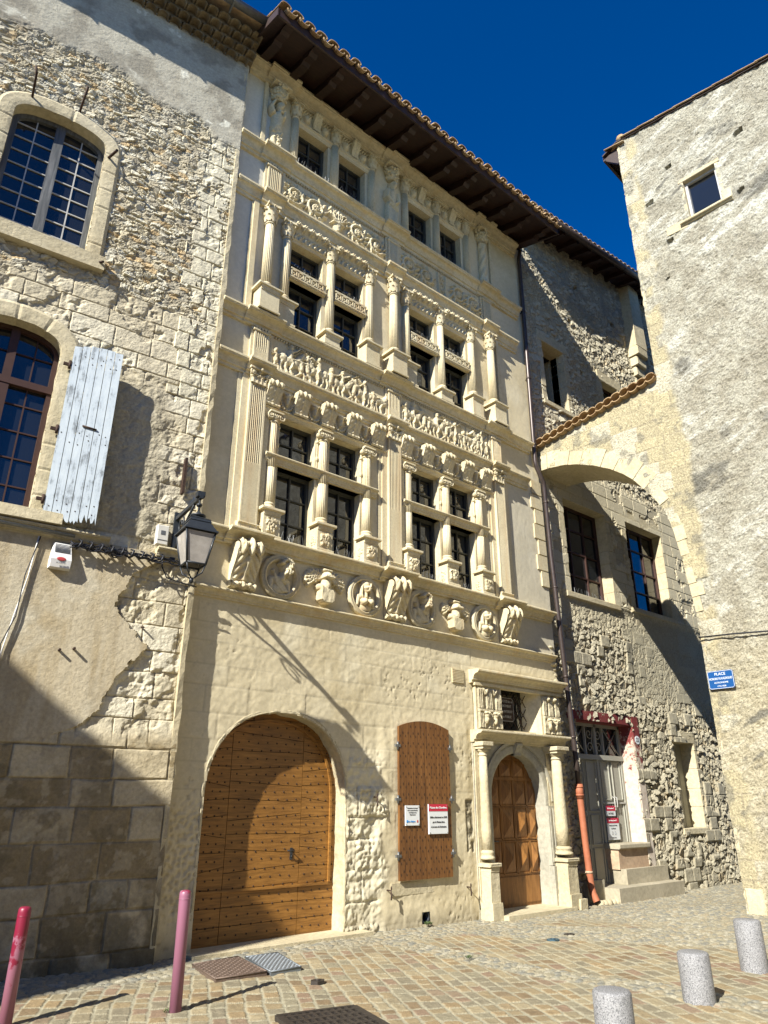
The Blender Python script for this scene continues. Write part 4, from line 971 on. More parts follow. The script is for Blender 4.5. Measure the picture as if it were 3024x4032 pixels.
# ---------------------------------------------------------------- shuttered window right of the gate
sx0, sx1, sz0, sz1, szt = 7.92, 9.06, .58, 2.82, 2.93
for k in (0, 1):
    a, b = (sx0, (sx0 + sx1) / 2 - .003) if k == 0 else ((sx0 + sx1) / 2 + .003, sx1); mb = MB(FM); n = 5; zt = lambda x: sz1 + (szt - sz1) * (1 - ((x - (sx0 + sx1) / 2) / ((sx1 - sx0) / 2)) ** 2)
    for i in range(n): p, q = a + (b - a) * i / n + .002, a + (b - a) * (i + 1) / n - .002; mb.prism([(p, sz0), (q, sz0), (q, zt(q)), (p, zt(p))], -.075, -.035, 'y')
    o = mb.build('shutter', 'oak_v', house); mb = MB(FM)
    for i in range(n * 2):
        for j in range(15):
            x = a + (b - a) * (i + .5) / (n * 2); z = sz0 + .08 + j * .155 + (.05 if i % 2 else 0)
            if z < zt(x) - .05: mb.ell((x, -.076, z), (.005, .005, .022), 5, 4)
    mb.build('shutter_nails', 'dark', o)['kind'] = 'stuff'
    for z in (.92, 1.72, 2.52): mb = MB(FM); x = sx0 - .02 if k == 0 else sx1 + .02; mb.tube([(x, -.07, z - .06), (x, -.07, z + .06)], .018, 8); mb.box(x - .05, x + .05, -.085, -.05, z - .02, z + .02); mb.build('hinge', 'zinc', o)
mb = MB(FM); 0 and ring_wall(mb, [(sx1 + .02, .48), (sx1 + .02, 1.6)] + [(sx0 + (sx1 - sx0) * (1 - i / 10) + .02 * (1 - i / 5), 2.84 + .11 * (1 - (i / 5 - 1) ** 2)) for i in range(11)] + [(sx0 - .02, 1.6), (sx0 - .02, .48)], .13, -.020, .02)
mb.box(sx0 - .13, sx1 + .13, -.026, .02, .38, .56, jit=.012); mb.build('shutter_surround', 'worn', house)
for x, z in ((7.72, .42), (9.42, .36), (7.45, 1.7)):
    mb = MB(FM); mb.tube([(x, .0, z + .05), (x, -.10, z + .05), (x + .005, -.11, z - .02), (x - .01, -.12, z - .07)], .012, 6); mb.ell((x, -.11, z + .08), (.012, .012, .03), 6, 5); mb.build('shutter_hook', 'iron', house)
mb = MB(FM); mb.rings([[(8.48 + r * math.cos(a), y, .055 + r * math.sin(a)) for r, y in ((.085, .02), (.085, -.035), (.07, -.035), (.07, .25))] for a in [2 * math.pi * i / 24 for i in range(25)]], False, False, True); mb.build('drain_mouth', 'black_metal', house)
mb = MB(FM); mb.prism([(8.48 + .075 * math.cos(2 * math.pi * i / 20), .055 + .075 * math.sin(2 * math.pi * i / 20)) for i in range(20)], .2, .22, 'y'); mb.build('drain_gap', 'dark', house)
mb = MB(FM); mb.box(9.26, 9.56, -.012, .03, 3.66, 3.92)
for k in range(9): mb.box(9.27, 9.55, -.022, -.010, 3.672 + k * .027, 3.686 + k * .027)
mb.build('air_vent', 'main', house)
# ---------------------------------------------------------------- portal
def portal_col(x, yc, R, q, fr, kind):
    mb = MB(FM); mb.lathe(x, yc, [(R, .93), (R, 1.25), (R * .88, 2.0), (R * .77, 2.44)], 28); mb.lathe(x, yc, [(R * .77, 2.435), (R * .9, 2.44), (R * .9, 2.455), (R * .78, 2.47), (R * .78, 2.50), (R * .9, 2.505), (R * 1.2, 2.55)], 28)
    mb.cbox(x - R * 1.3, x + R * 1.3, yc - R * 1.3, .02, 2.55, 2.60); mb.cbox(x - R * 1.6, x + R * 1.6, yc - R * 1.6, .02, 2.60, 2.67)
    c = mb.build('portal_column', 'worn', house); mb = MB(FM); att_base(mb, x, yc, R, .74, .20, False); mb.build('base', 'worn', c)
    mb = MB(FM); mb.box(x - q, x + q, fr, .04, .14, .66, jit=.006); moulding(mb, x - q, x + q, .62, .74, .04, fr, .3); mb.cbox(x - q - .04, x + q + .04, fr - .04, .05, .69, .745); mb.box(x - q - .025, x + q + .025, fr - .03, .05, -.30, .16, jit=.012)
    if kind: mb.box(x + .06, x + .26, fr - .06, .05, -.3, .09, jit=.015)
    mb.build('pedestal', 'worn', c); mb = MB(FM); mb.box(x - .13, x + .13, -.04, .03, -.2, 2.62); mb.build('portal_pier', 'worn', c)
portal_col(9.855, -.11, .088, .105, -.25, 0); portal_col(11.85, -.18, .118, .14, -.34, 1)
mb = MB(FM); moulding(mb, 9.68, 12.26, 2.67, 2.87, .29, 0, .3); mb.build('portal_entablature', 'worn', house)
mb = MB(FM); moulding(mb, 9.70, 12.36, 3.70, 3.93, .26, 0, .1); mb.box(9.76, 12.3, -.10, .05, 3.66, 3.71); mb.build('portal_cornice', 'main', house)
mb = MB(FM)
mb.prism([(9.80, -.06), (UX0, -.06), (UX0 + .0, .24), (9.80, .24)], 2.88, 3.70, 'z'); mb.prism([(UX1 + .10, -.06), (12.26, -.06), (12.26, .24), (UX1 - .14, .24)], 2.88, 3.70, 'z'); mb.box(UX0, UX1, .02, .24, 2.87, UZ0); mb.build('attic_panel', 'main', house)
for (a, b, kind) in ((9.83, UX0 - .04, 0), (UX1 + .14, 12.20, 1)):
    r = Relief(a, b, 2.90, 3.70, .008); rng = random.Random(kind + 5); wd = b - a
    for k in range(15):
        x = a + wd * (k + .5) / 15; r.rect(x - .010, x + .010, 2.92, 3.20, .045) if k not in (4, 5, 9, 10) else None; r.rect(x - .010, x + .010, 3.26, 3.62, .045) if k not in (3, 4, 9, 10) else None
    r.rect(a, b, 3.20, 3.25, .055); r.rect(a, b, 2.90, 2.915, .05)
    for q in (.30, .68):
        x = a + wd * q; r.ell(x, 3.15, .05, .07, .11); r.ell(x, 3.07, .04, .09, .09); r.ell(x - .04, 3.18, .03, .03, .12); r.ell(x + .04, 3.18, .03, .03, .12)
        if kind: r.ell(x, 3.58, .055, .055, .09); r.ell(x, 3.58, .03, .03, .11)
        else: r.path([(x - .05, 3.6), (x, 3.52), (x + .05, 3.6)], .022, .022, .07)
    r.h *= (.72 + .5 * fbm(r.X * 12, r.Z * 12, 6)); mb = MB(FM); r.to(mb, -.066); mb.build('attic_carving', 'worn', house)
mb = MB(FM)
for sg in (-1, 1):
    for k in range(-4, 8):
        pts = [];
        for t in np.linspace(0, 1, 12):
            x = UX0 - .05 + (UX1 - UX0 + .1) * t; z = UZ0 + k * .26 + sg * (x - UX0) * 1.25 + (0 if sg > 0 else .4)
            if UZ0 < z < UZ1: pts.append((x, .17, z))
        if len(pts) > 1: mb.tube(pts, .008, 6)
gr = mb.build('window_grille', 'iron', house)
mb = MB(FM); mb.box(UX0 - .05, UX1 + .05, .235, .25, UZ0 - .02, UZ1 + .02); mb.build('pane', 'glass', gr)
# portal arch and door
PA = arch_path(DX0, DX1, -.2, DS, DT, 28)
rough_band(PA, .17, -.03, .30, .016, 9, 'grey_stone', 'door_arch', house)
mb = MB(FM)
cx = (DX0 + DX1) / 2
outer = [(DX1 + .44, -.2), (DX1 + .44, 2.68), (DX0 - .44, 2.68), (DX0 - .44, -.2)]
arcp = arch_path(DX0 - .05, DX1 + .05, -.2, DS, DT + .05, 28)[::-1]
for i in range(len(arcp) - 1):                                 # spandrel wall round the arch
    p, q = arcp[i], arcp[i + 1]
    if abs(p[0] - q[0]) < 1e-6:
        xo = DX0 - .44 if p[0] < cx else DX1 + .44; z0, z1 = min(p[1], q[1]), max(p[1], q[1]); mb.box(min(p[0], xo), max(p[0], xo), -.02, .3, z0, z1)
    else: mb.prism([p, q, (q[0], 2.68), (p[0], 2.68)], -.02, .3, 'y')
mb.box(DX0 - .44, DX0 - .05, -.02, .3, DS, 2.68); mb.box(DX1 + .05, DX1 + .44, -.02, .3, DS, 2.68)
mb.build('portal_wall', 'grey_stone', house)
mb = MB(FM); ring_wall(mb, arch_path(DX0 - .17, DX1 + .17, 1.7, DS, DT + .17, 28), .05, -.06, .0); console(mb, cx, .16, .0, 2.48, 2.70, .12, .05, 11, 20, .012, .03); mb.build('arch_moulding', 'grey_stone', house)
mb = MB(FM); mb.box(DX1 + .02, DX1 + .46, -.10, .0, -.2, .62, jit=.012); mb.box(DX1 + .0, DX1 + .40, -.08, .0, .62, 1.62, jit=.004)
for k in range(4): mb.box(DX1 + .03 + k * .09, DX1 + .07 + k * .09, -.095, -.07, .68, 1.58)
mb.build('carved_jamb', 'grey_stone', house)
yd = .24
mb = MB(FM); mb.box(DX0 - .1, DX1 + .1, yd, yd + .05, -.1, DT + .1); door = mb.build('portal_door', 'oak_d', house)
def diamond(mb, x0, x1, z0, z1, y, dp):
    cx_, cz_ = (x0 + x1) / 2, (z0 + z1) / 2
    mb.add([(x0, y, z0), (x1, y, z0), (x1, y, z1), (x0, y, z1), (cx_, y - dp, cz_)], [(0, 1, 4), (1, 2, 4), (2, 3, 4), (3, 0, 4)])
pxs = [DX0 + .12, DX0 + .50, DX0 + .87, DX0 + 1.24, DX1 + .03]
for (z0, z1) in ((.52, 1.02), (1.08, 1.58), (1.64, 2.06), (2.12, 2.42)):
    for i in range(4):
        a, b = pxs[i] + .03, min(pxs[i + 1] - .03, DX1 - .02)
        if z0 > 2 and (i in (0, 3)): continue
        mb = MB(FM); diamond(mb, a, b, z0, z1, yd - .005, .085); ring_wall(mb, [(b, z0), (b, z1), (a, z1), (a, z0), (b, z0)], .03, yd - .022, yd + .004); mb.build('door_panel', 'oak_d', door)
mb = MB(FM); mb.box(DX0 - .02, DX1 + .02, yd - .02, yd + .01, 2.07, 2.11); mb.build('door_rail', 'oak_d', door); mb = MB(FM); mb.box(DX0 + .02, DX1 - .02, yd - .016, yd + .01, .04, .46); mb.build('door_rail', 'oak_d', door)
mb = MB(FM); mb.tube([(DX0 + .10 + .1, yd, 1.05), (DX0 + .20, yd - .06, 1.05), (DX0 + .34, yd - .06, 1.04)], .012, 8); mb.box(DX0 + .17, DX0 + .22, yd - .03, yd, .88, 1.09); mb.build('handle', 'black_metal', door)
mb = MB(FM); mb.box(DX0 - .15, DX1 + .2, -.40, .4, -.4, -.02, jit=.01); mb.build('doorstep', 'worn', house); mb = MB(FM); mb.box(GX0 - .1, GX1 + .35, -.26, .4, -.4, -.005, jit=.012); mb.build('doorstep', 'worn', house)
mb = MB(FM)                                                   # rough masonry edge at the right end of the facade
for k in range(40): z = .2 + k * .115; mb.ell((12.30 + random.uniform(-.06, .05), .05 + random.uniform(-.03, .04), z), (random.uniform(.07, .13), .10, random.uniform(.04, .07)), 8, 6)
mb.build('corner_rubble', 'worn', house)
mb = MB(FM)                                                   # toothing stones at the right end of the first floor
for k, (x, w_) in enumerate(((12.02, .2), (11.96, .25), (12.06, .2), (12.0, .26), (12.10, .2), (12.02, .28), (12.12, .2))): mb.box(x, 12.36, -.032, .03, 8.15 - k * .36, 8.15 - k * .36 + .33)
mb.build('toothing', 'main', house)

# ---------------------------------------------------------------- plaques and notice
pl = thing('information_plaque', FM @ Vector((8.18, -.09, 1.48)), 'small white plaque with grey print and two tiny emblems on the wooden shutters', 'plaque')
mb = MB(FM); mb.cbox(8.03, 8.33, -.094, -.08, 1.34, 1.63, .003); mb.build('plate', 'sign_white', pl)
for s_, z, sz in (("Restauration de la façade", 1.592, .022), ("avec le soutien financier", 1.560, .022), ("de la Région et du", 1.528, .022), ("Département", 1.497, .022)): lettering('lettering', s_, sz, 'ink', pl, text_mx(FM, 8.18, -.096, z))
lettering('lettering', "La Région", .036, 'ink_blue', pl, text_mx(FM, 8.165, -.096, 1.40))
mb = MB(FM); mb.ell((8.07, -.095, 1.40), (.022, .003, .022)); mb.build('emblem', 'ink_blue', pl)
mb = MB(FM); mb.ell((8.285, -.095, 1.40), (.016, .003, .022)); mb.build('emblem', 'ink_red', pl)
mb = MB(FM)
for x in (8.05, 8.31):
    for z in (1.36, 1.61): mb.ell((x, -.096, z), (.007, .005, .007), 6, 4)
mb.build('screw', 'zinc', pl)
pl = thing('heritage_plaque', FM @ Vector((8.73, -.09, 1.43)), 'larger white plaque with a red heading, Maison des Chevaliers, on the wooden shutters', 'plaque')
mb = MB(FM); mb.cbox(8.52, 8.95, -.104, -.085, 1.21, 1.65, .003); mb.build('plate', 'sign_white', pl)
mb = MB(FM); mb.box(8.52, 8.95, -.107, -.1035, 1.545, 1.65); mb.build('heading_band', 'sign_red', pl)
lettering('lettering', "Maison des Chevaliers", .046, 'sign_white', pl, text_mx(FM, 8.735, -.109, 1.597), sx=.92)
for s_, z in (("Edifice sélectionné en 2018", 1.455), ("par la Mission Bern", 1.385), ("et le Loto du Patrimoine", 1.315)): lettering('lettering', s_, .040, 'ink', pl, text_mx(FM, 8.735, -.106, z), sx=.86)
mb = MB(FM)
for x in (8.54, 8.93):
    for z in (1.23, 1.63): mb.ell((x, -.108, z), (.008, .006, .008), 6, 4)
mb.build('screw', 'zinc', pl)
pl = thing('prohibition_notice', FM @ Vector((10.86, .12, 3.3)), 'small dark notice plate with pale lettering fixed to the lattice grille above the carved doorway', 'sign')
mb = MB(FM); c = .04; a, b, z0, z1 = 10.64, 11.06, 3.10, 3.55
mb.prism([(a + c, z0), (b - c, z0), (b, z0 + c), (b, z1 - c), (b - c, z1), (a + c, z1), (a, z1 - c), (a, z0 + c)], .12, .135, 'y'); mb.build('plate', 'notice', pl)
mb = MB(FM); q = [(a + c, z0), (b - c, z0), (b, z0 + c), (b, z1 - c), (b - c, z1), (a + c, z1), (a, z1 - c), (a, z0 + c)]; mb.tube([(x + .012 * (1 if x < 10.85 else -1), .119, z + .012 * (1 if z < 3.3 else -1)) for x, z in q + q[:1]], .004, 5, False); mb.build('border', 'bar_white', pl)
for s_, z in (("L'ACCES de ce", 3.475), ("BATIMENT", 3.385), ("est INTERDIT", 3.285), ("au PUBLIC", 3.19)): lettering('lettering', s_, .066, 'bar_white', pl, text_mx(FM, 10.85, .118, z), sx=.86)

# ---------------------------------------------------------------- downpipe
dp = thing('downpipe', (12.72, 8.95, -.05), 'long brown rainwater pipe with an orange terracotta foot beside the carved facade', 'drainpipe')
mb = MB(FM); y = -.09; top = [(12.24, -.15, 15.15), (12.24, y, 14.9), (12.22, y, 12.6), (12.17, y, 9.8), (12.16, y, 8.95), (12.18, y - .01, 8.80), (12.38, y - .02, 8.48), (12.41, y, 8.34), (12.43, y, 6.7), (12.53, y, 4.4), (12.62, y, 2.5), (12.63, y, 1.98)]
mb.tube(top, .052, 12); mb.build('upper_pipe', 'pipe', dp)
for (x, z) in ((12.22, 13.2), (12.195, 11.2), (12.17, 9.4), (12.42, 8.0), (12.47, 6.0), (12.545, 4.1), (12.60, 2.9)):
    mb = MB(FM); mb.tube([(x, y, z - .02), (x, y, z + .02)], .062, 12); mb.box(x - .012, x + .012, y, .02, z - .01, z + .01); mb.build('pipe_clamp', 'pipe', dp)
mb = MB(FM); mb.tube([(12.63, y, 2.02), (12.64, y, 1.75)], .078, 14); mb.tube([(12.635, y, 1.80), (12.66, y, 1.0), (12.70, y - .01, .22), (12.715, y - .03, .10), (12.72, y - .09, -.03)], .065, 14, False)
for z in (1.95, 1.80): mb.tube([(12.632, y, z), (12.632, y, z + .03)], .085, 14)
mb.build('terracotta_foot', 'terracotta', dp)
mb = MB(FM); mb.ell((12.718, y - .075, .0), (.055, .055, .02), 12, 6); mb.build('pipe_mouth', 'dark', dp)
mb = MB(FM); mb.tube([(12.685, y, .44), (12.687, y, .48)], .074, 14); mb.box(12.60, 12.78, y + .0, .05, .45, .47); mb.build('pipe_clamp', 'pink_stone', dp)
# ================================================================ the rough stone house on the left
random.seed(5)
left = thing('stone_townhouse', (3.2, 9.3, 0), 'weathered rubble and ashlar stone house with an arched leaded window and a peeling shutter', 'house')
W1 = dict(x0=-3.46, x1=-2.14, z0=9.16, zs=11.22, zt=11.50)     # upper arched window
W2 = dict(x0=-3.34, x1=-2.18, z0=5.02, zs=7.38, zt=7.70)      # lower arched window
def left_h(X, Z):
    n = fbm(X * 1.3, Z * 1.3, 60); n2 = fbm(X * 4, Z * 4, 61)
    c = np.zeros(X.shape + (3,))
    # small rubble
    wx = X + .06 * (fbm(X * 5, Z * 5, 62) - .5); wz = Z + .06 * (fbm(X * 5, Z * 5, 63) - .5)
    f1, e, rid, du, dv = voronoi(wx * 7.0, wz * 12.5, 64); t = smooth(.03, .14, e)
    f1b, eb, ridb, dub, dvb = voronoi(wx * 15, wz * 22, 67); tb = smooth(.05, .3, eb); pick = smooth(.45, .55, fbm(X * 3, Z * 3, 68))
    hr = t * (.006 + .030 * rid ** 1.5 + .085 * (du * (h01(rid * 9999, rid * 0, 5) - .5) + dv * (h01(rid * 9999, rid * 0, 6) - .6))) + .010 * tb * pick; bury = smooth(.42, .62, fbm(X * 6, Z * 6, 79)); hr = hr * (1 - .65 * bury) + .018 * bury + .045 * (n2 - .5) + .034 * (fbm(X * 15, Z * 19, 69, 5, .72) - .5)
    stone = C3((.50, .45, .355)); cr = lerp(np.broadcast_to(C3((.36, .315, .245)), c.shape), stone, t * (1 - .6 * bury))
    cr = lerp(cr, C3((.60, .57, .50)), t * (rid > .66) * .8); cr = lerp(cr, C3((.47, .34, .19)), t * ((rid > .30) & (rid < .40)) * .8); cr = lerp(cr, C3((.36, .33, .28)), t * (rid < .18) * .7)
    # coursed ashlar
    d, b = ashlar(X, Z + .03 * (n - .5), 71, (.24, .34), (.34, .72)); g = smooth(.001, .013, d - .014 * (fbm(X * 11, Z * 11, 72) - .35)); br = smooth(.47, .60, fbm(X * 3.3, Z * 3.3, 73, 4))
    ha = g * (.012 + .008 * b) + .022 * (fbm(X * 6, Z * 6, 74) - .5) + .012 * (fbm(X * 20, Z * 20, 111, 4, .7) - .5) - .045 * br * (.4 + .6 * fbm(X * 14, Z * 14, 75)) + .006 * fbm(X * 30, Z * 30, 78)
    ca = lerp(np.broadcast_to(C3((.40, .35, .27)), c.shape), C3((.55, .50, .41)), g); ca = lerp(ca, C3((.48, .43, .34)), (b < .35) * .8 * g); ca = lerp(ca, C3((.63, .59, .51)), (b > .7) * .8 * g); ca = lerp(ca, C3((.43, .38, .30)), br * .4)
    # zones
    zr = smooth(8.55, 8.75, Z + .5 * (n - .5)); h = ha * (1 - zr) + hr * zr; c = lerp(ca, cr, zr)
    q = (Z > 7.3) & (Z < 13.0) & (X > -.62 + .22 * (h01(np.floor(Z / .31), np.floor(Z / .31), 3) - .5)); q2 = (Z > 9.2) & (Z < 10.6) & (X > -1.0) & (X < -.62)
    tq = np.where(q & (fbm(X * 2.6, Z * 2.6, 90) > .40), 1.0, 0.0); dq, bq = ashlar(X + .02 * n2, Z + .05 * (n - .5), 91, (.24, .36), (.24, .50)); gq = smooth(.001, .014, dq - .016 * (fbm(X * 10, Z * 10, 112) - .35)); er = smooth(.5, .62, fbm(X * 3.5, Z * 3.5, 113, 4))
    h = h * (1 - tq) + tq * (.016 + gq * (.014 + .012 * bq) + .026 * (fbm(X * 9, Z * 9, 92, 5, .65) - .5) - .04 * er * fbm(X * 12, Z * 12, 114)); c = lerp(c, lerp(np.broadcast_to(C3((.44, .40, .32)), c.shape), C3((.58, .54, .45)), gq), tq)
    # rough plaster patch behind the shutter and loose rubble round it
    pp = smooth(-1.55, -1.40, X) * smooth(-.55, -.75, X + .15 * (n2 - .5)) * smooth(4.9, 5.0, Z) * smooth(7.5, 7.2, Z + .2 * (n - .5)); h = h * (1 - pp) + pp * (.01 + .07 * (fbm(X * 5, Z * 5, 93) - .45) + .02 * fbm(X * 18, Z * 18, 94)); c = lerp(c, C3((.37, .335, .27)), pp * .85)
    # grey render under the eaves
    top = smooth(12.75, 12.95, Z + .55 * (n - .5) + .30 * smooth(-1.2, 0, X) + .2 * (n2 - .5)); h = h * (1 - top) + top * (.045 + .012 * n2 + .006 * fbm(X * 25, Z * 25, 95)); gc = lerp(np.broadcast_to(C3((.40, .38, .34)), c.shape), C3((.27, .25, .22)), smooth(.45, .62, fbm(X * 2.1, Z * 2.1, 96))); gc = lerp(gc, C3((.62, .61, .57)), smooth(.66, .72, fbm(X * 2.6 + 3, Z * 2.6, 98))); c = lerp(c, gc, top)
    # smooth lower plaster with its broken edge
    pts = [(4.86, -.2), (4.45, -.85), (4.2, -.92), (4.0, -1.0), (3.75, -.72), (3.52, -.55), (3.3, -.70), (3.0, -.90), (2.7, -1.02), (2.5, -1.20), (2.35, -1.6), (2.25, -2.4)]
    ed = np.interp(Z, [p[0] for p in pts[::-1]], [p[1] for p in pts[::-1]]) + .10 * (fbm(X * 8, Z * 8, 97) - .5) + .05 * (fbm(X * 25, Z * 25, 110) - .5) + .14 * (n2 - .5)
    pl = ((X < ed) & (Z < 4.80) & (Z > 2.12 + .25 * n)).astype(float); h = np.where(pl > .5, .055 + .010 * n + .004 * fbm(X * 20, Z * 20, 99), h); pc = lerp(np.broadcast_to(C3((.49, .43, .34)), c.shape), C3((.40, .33, .23)), smooth(.45, .7, fbm(X * 5, Z * .5, 100))); pc = lerp(pc, C3((.52, .475, .40)), smooth(.5, .75, fbm(X * 1.5, Z * 1.5, 104))); c = lerp(c, pc, pl)
    # big stained blocks at the foot
    d3, b3 = ashlar(X + .03 * n2, Z + .05 * n, 101, (.27, .42), (.36, .85)); ft = smooth(2.6, 2.3, Z + .25 * (n - .5)) * (1 - pl); g3 = smooth(.0, .02, d3)
    h = h * (1 - ft) + ft * (.035 + g3 * (.012 + .012 * b3) + .02 * (fbm(X * 6, Z * 6, 102) - .5) + .006 * fbm(X * 26, Z * 26, 106)); fc = lerp(np.broadcast_to(C3((.29, .25, .19)), c.shape), C3((.44, .375, .27)), g3 * smooth(.25, .6, fbm(X * 3, Z * 3, 103))); fc = lerp(fc, C3((.22, .165, .09)), (b3 < .34) * .7 * g3); fc = lerp(fc, C3((.27, .255, .22)), ((b3 > .45) & (b3 < .58)) * .7 * g3); fc = lerp(fc, C3((.20, .16, .10)), smooth(.48, .62, fbm(X * 6, Z * 6, 108)) * .7); fc = lerp(fc, C3((.47, .41, .31)), smooth(.58, .68, fbm(X * 9, Z * 9, 109)) * .5); fc = lerp(fc, C3((.53, .46, .35)), (b3 > .72) * .55 * g3); c = lerp(c, fc, ft)
    st = smooth(.75, .1, Z + .9 * (n - .5)); c = lerp(c, C3((.13, .11, .075)), st * .8 * smooth(.3, .5, n2)); c = lerp(c, C3((.30, .26, .21)), smooth(.5, .75, fbm(X * 3, Z * .7, 105)) * .35)
    return h, c
def left_hole(x, z):
    return in_arch(x, z, W1['x0'], W1['x1'], W1['z0'], W1['zs'], W1['zt'], 2.2) | in_arch(x, z, W2['x0'], W2['x1'], W2['z0'], W2['zs'], W2['zt'], 2.2)
grid_obj('masonry_wall', 'vwall', left, FL, np.concatenate([axis(-5.6, -3.75, .06)[:-1], axis(-3.75, 0, .0135)]), axis(-.5, 15.0, .0145), left_h, left_hole, facet=True)
mb = MB(FL); mb.box(-7.5, .0, .42, 5.5, -.5, 15.0); mb.box(-.5, .015, .03, .5, -.5, 15.0); mb.box(-7.5, -5.5, -.03, .5, -.5, 15)
for z0, z1 in ((-.5, 4.9), (7.8, 9.0), (11.6, 15)): mb.box(-5.6, -.4, .10, .45, z0, z1)
mb.build('house_body', 'back', left)
mb = MB(FL); rs = []                                           # rough end of the wall at the corner
zz_ = np.arange(-.4, 15, .16)
for z in zz_: e = random.uniform(-.012, .016); rs.append([(-.06, -.055 + random.uniform(-.012, .012), z), (.012 + e, -.045, z), (.016 + e * .6, .12, z), (-.06, .12, z)])
mb.rings(rs, True, True, False); mb.build('corner_edge', 'worn', left)
def arched_window(W, nx, nz, mats, trans=None, fw=.07, y=.20, bars='bar_white'):
    x0, x1, z0, zs, zt = W['x0'], W['x1'], W['z0'], W['zs'], W['zt']; cx, r = (x0 + x1) / 2, (x1 - x0) / 2
    top = lambda x: zs + (zt - zs) * max(0.0, 1 - min(1.0, abs((x - cx) / r)) ** 2.2) ** (1 / 2.2)
    mb = MB(FL); ring_wall(mb, arch_path(x0 + fw, x1 - fw, z0, zs, zt - fw, 24, 2.2), fw + .02, y - .05, y + .04); mb.box(x0, x1, y - .05, y + .04, z0, z0 + fw)
    mb.box(cx - fw * .9, cx + fw * .9, y - .06, y + .03, z0, top(cx) - .02)
    if trans: mb.box(x0, x1, y - .07, y + .04, trans - .05, trans + .05)
    f = mb.build('window', mats[0], left); b = MB(FL)
    for side in (0, 1):
        a0, a1 = (x0 + fw, cx - fw * .9) if side == 0 else (cx + fw * .9, x1 - fw)
        for i in range(1, nx): x = a0 + (a1 - a0) * i / nx; b.box(x - .009, x + .009, y - .010, y + .01, z0 + fw, top(x) - fw)
        for j in range(1, nz):
            z = z0 + (zt - z0) * j / nz; l, rr = a0, a1
            while top(l) - fw < z and l < a1: l += .02
            while top(rr) - fw < z and rr > a0: rr -= .02
            if rr > l: b.box(l, rr, y - .009, y + .008, z - .009, z + .009)
    b.build('glazing_bars', bars, f)
    pb = MB(FL); n = 24; pts = [(x0, z0), (x1, z0)] + [(cx + r * math.cos(math.pi * i / n), top(cx + r * math.cos(math.pi * i / n))) for i in range(n + 1)]; pb.prism(pts, y + .012, y + .02, 'y'); pb.build('pane', mats[1], f); return f
arched_window(W1, 2, 9, ('frame_grey', 'glass'), None, .075)
arched_window(W2, 2, 7, ('frame_brown', 'glass'), 6.86, .06, .2, 'frame_brown')
def surround(W, wd, z0, name):
    P_ = arch_path(W['x0'], W['x1'], z0, W['zs'], W['zt'], 22, 2.2); rough_band(P_, wd, -.062, .24, .010, 21, 'worn', name, left, FL, sm=False)
surround(W1, .24, 9.0, 'window_surround'); surround(W2, .26, 4.9, 'window_surround')
mb = MB(FL); mb.box(-3.62, -1.86, -.14, .25, 8.90, 9.14, jit=.008); mb.build('window_sill', 'worn', left)
mb = MB(FL); mb.box(-3.7, -1.80, -.19, .25, 4.88, 5.03, jit=.012); mb.build('window_sill', 'worn', left)
mb = MB(FL); x = -5.5
while x < -.06:
    x2 = min(x + random.uniform(.45, .8), -.04)
    if not (-1.78 < x < -1.0): mb = MB(FL); moulding(mb, x + .004, x2, 4.72 + random.uniform(-.006, .006), 4.87, .12 + random.uniform(-.03, .02), -.03); mb.build('ledge_stone', 'worn', left)
    x = x2
# half-open shutter of the lower window: weathered boards, rusty nails, bolt
sh = MB(FL); hx = -2.04; A0 = math.radians(14)
def shp(u, z, o=0.0): return (hx + u * math.cos(A0) + o * math.sin(A0), -.11 - u * math.sin(A0) + o * math.cos(A0), z)
n = 6; W_ = .64; random.seed(8)
for k in range(n):
    a, b = W_ * k / n + .004, W_ * (k + 1) / n - .004; zb = 4.98 + random.uniform(-.02, .05); zt = 7.50 + .05 * math.sin((k + .5) / n * 3.1)
    low = [(a + (b - a) * i / 5, zb + random.uniform(-.045, .02) * (1 + (k > 2))) for i in range(6)]
    pts = low + [(b, zt), (a, zt + random.uniform(-.01, .01))]
    v0 = [shp(u, z, -.015) for u, z in pts]; v1 = [shp(u, z, .015) for u, z in pts]; m = len(pts); sh.add(v0 + v1, [(i, (i + 1) % m, m + (i + 1) % m, m + i) for i in range(m)] + [tuple(range(m - 1, -1, -1)), tuple(range(m, 2 * m))])
shut = sh.build('shutter', 'shutter', left)
mb = MB(FL)
for k in range(n):
    for z in (5.10, 5.22, 6.05, 6.2, 7.25, 7.40):
        if random.random() < .8: mb.ell(shp(W_ * (k + .5) / n + random.uniform(-.02, .02), z + random.uniform(-.05, .05), -.017), (.009, .006, .009), 6, 4)
mb.tube([shp(.28, 6.30, -.03), shp(.46, 6.27, -.03)], .012, 6); mb.build('nails_and_bolt', 'iron', shut)
for z in (5.2, 6.2, 7.2): mb = MB(FL); mb.tube([(hx - .02, -.12, z - .06), (hx - .02, -.12, z + .06)], .02, 8); mb.box(hx - .1, hx, -.13, -.10, z - .02, z + .02); mb.build('hinge', 'iron', shut)
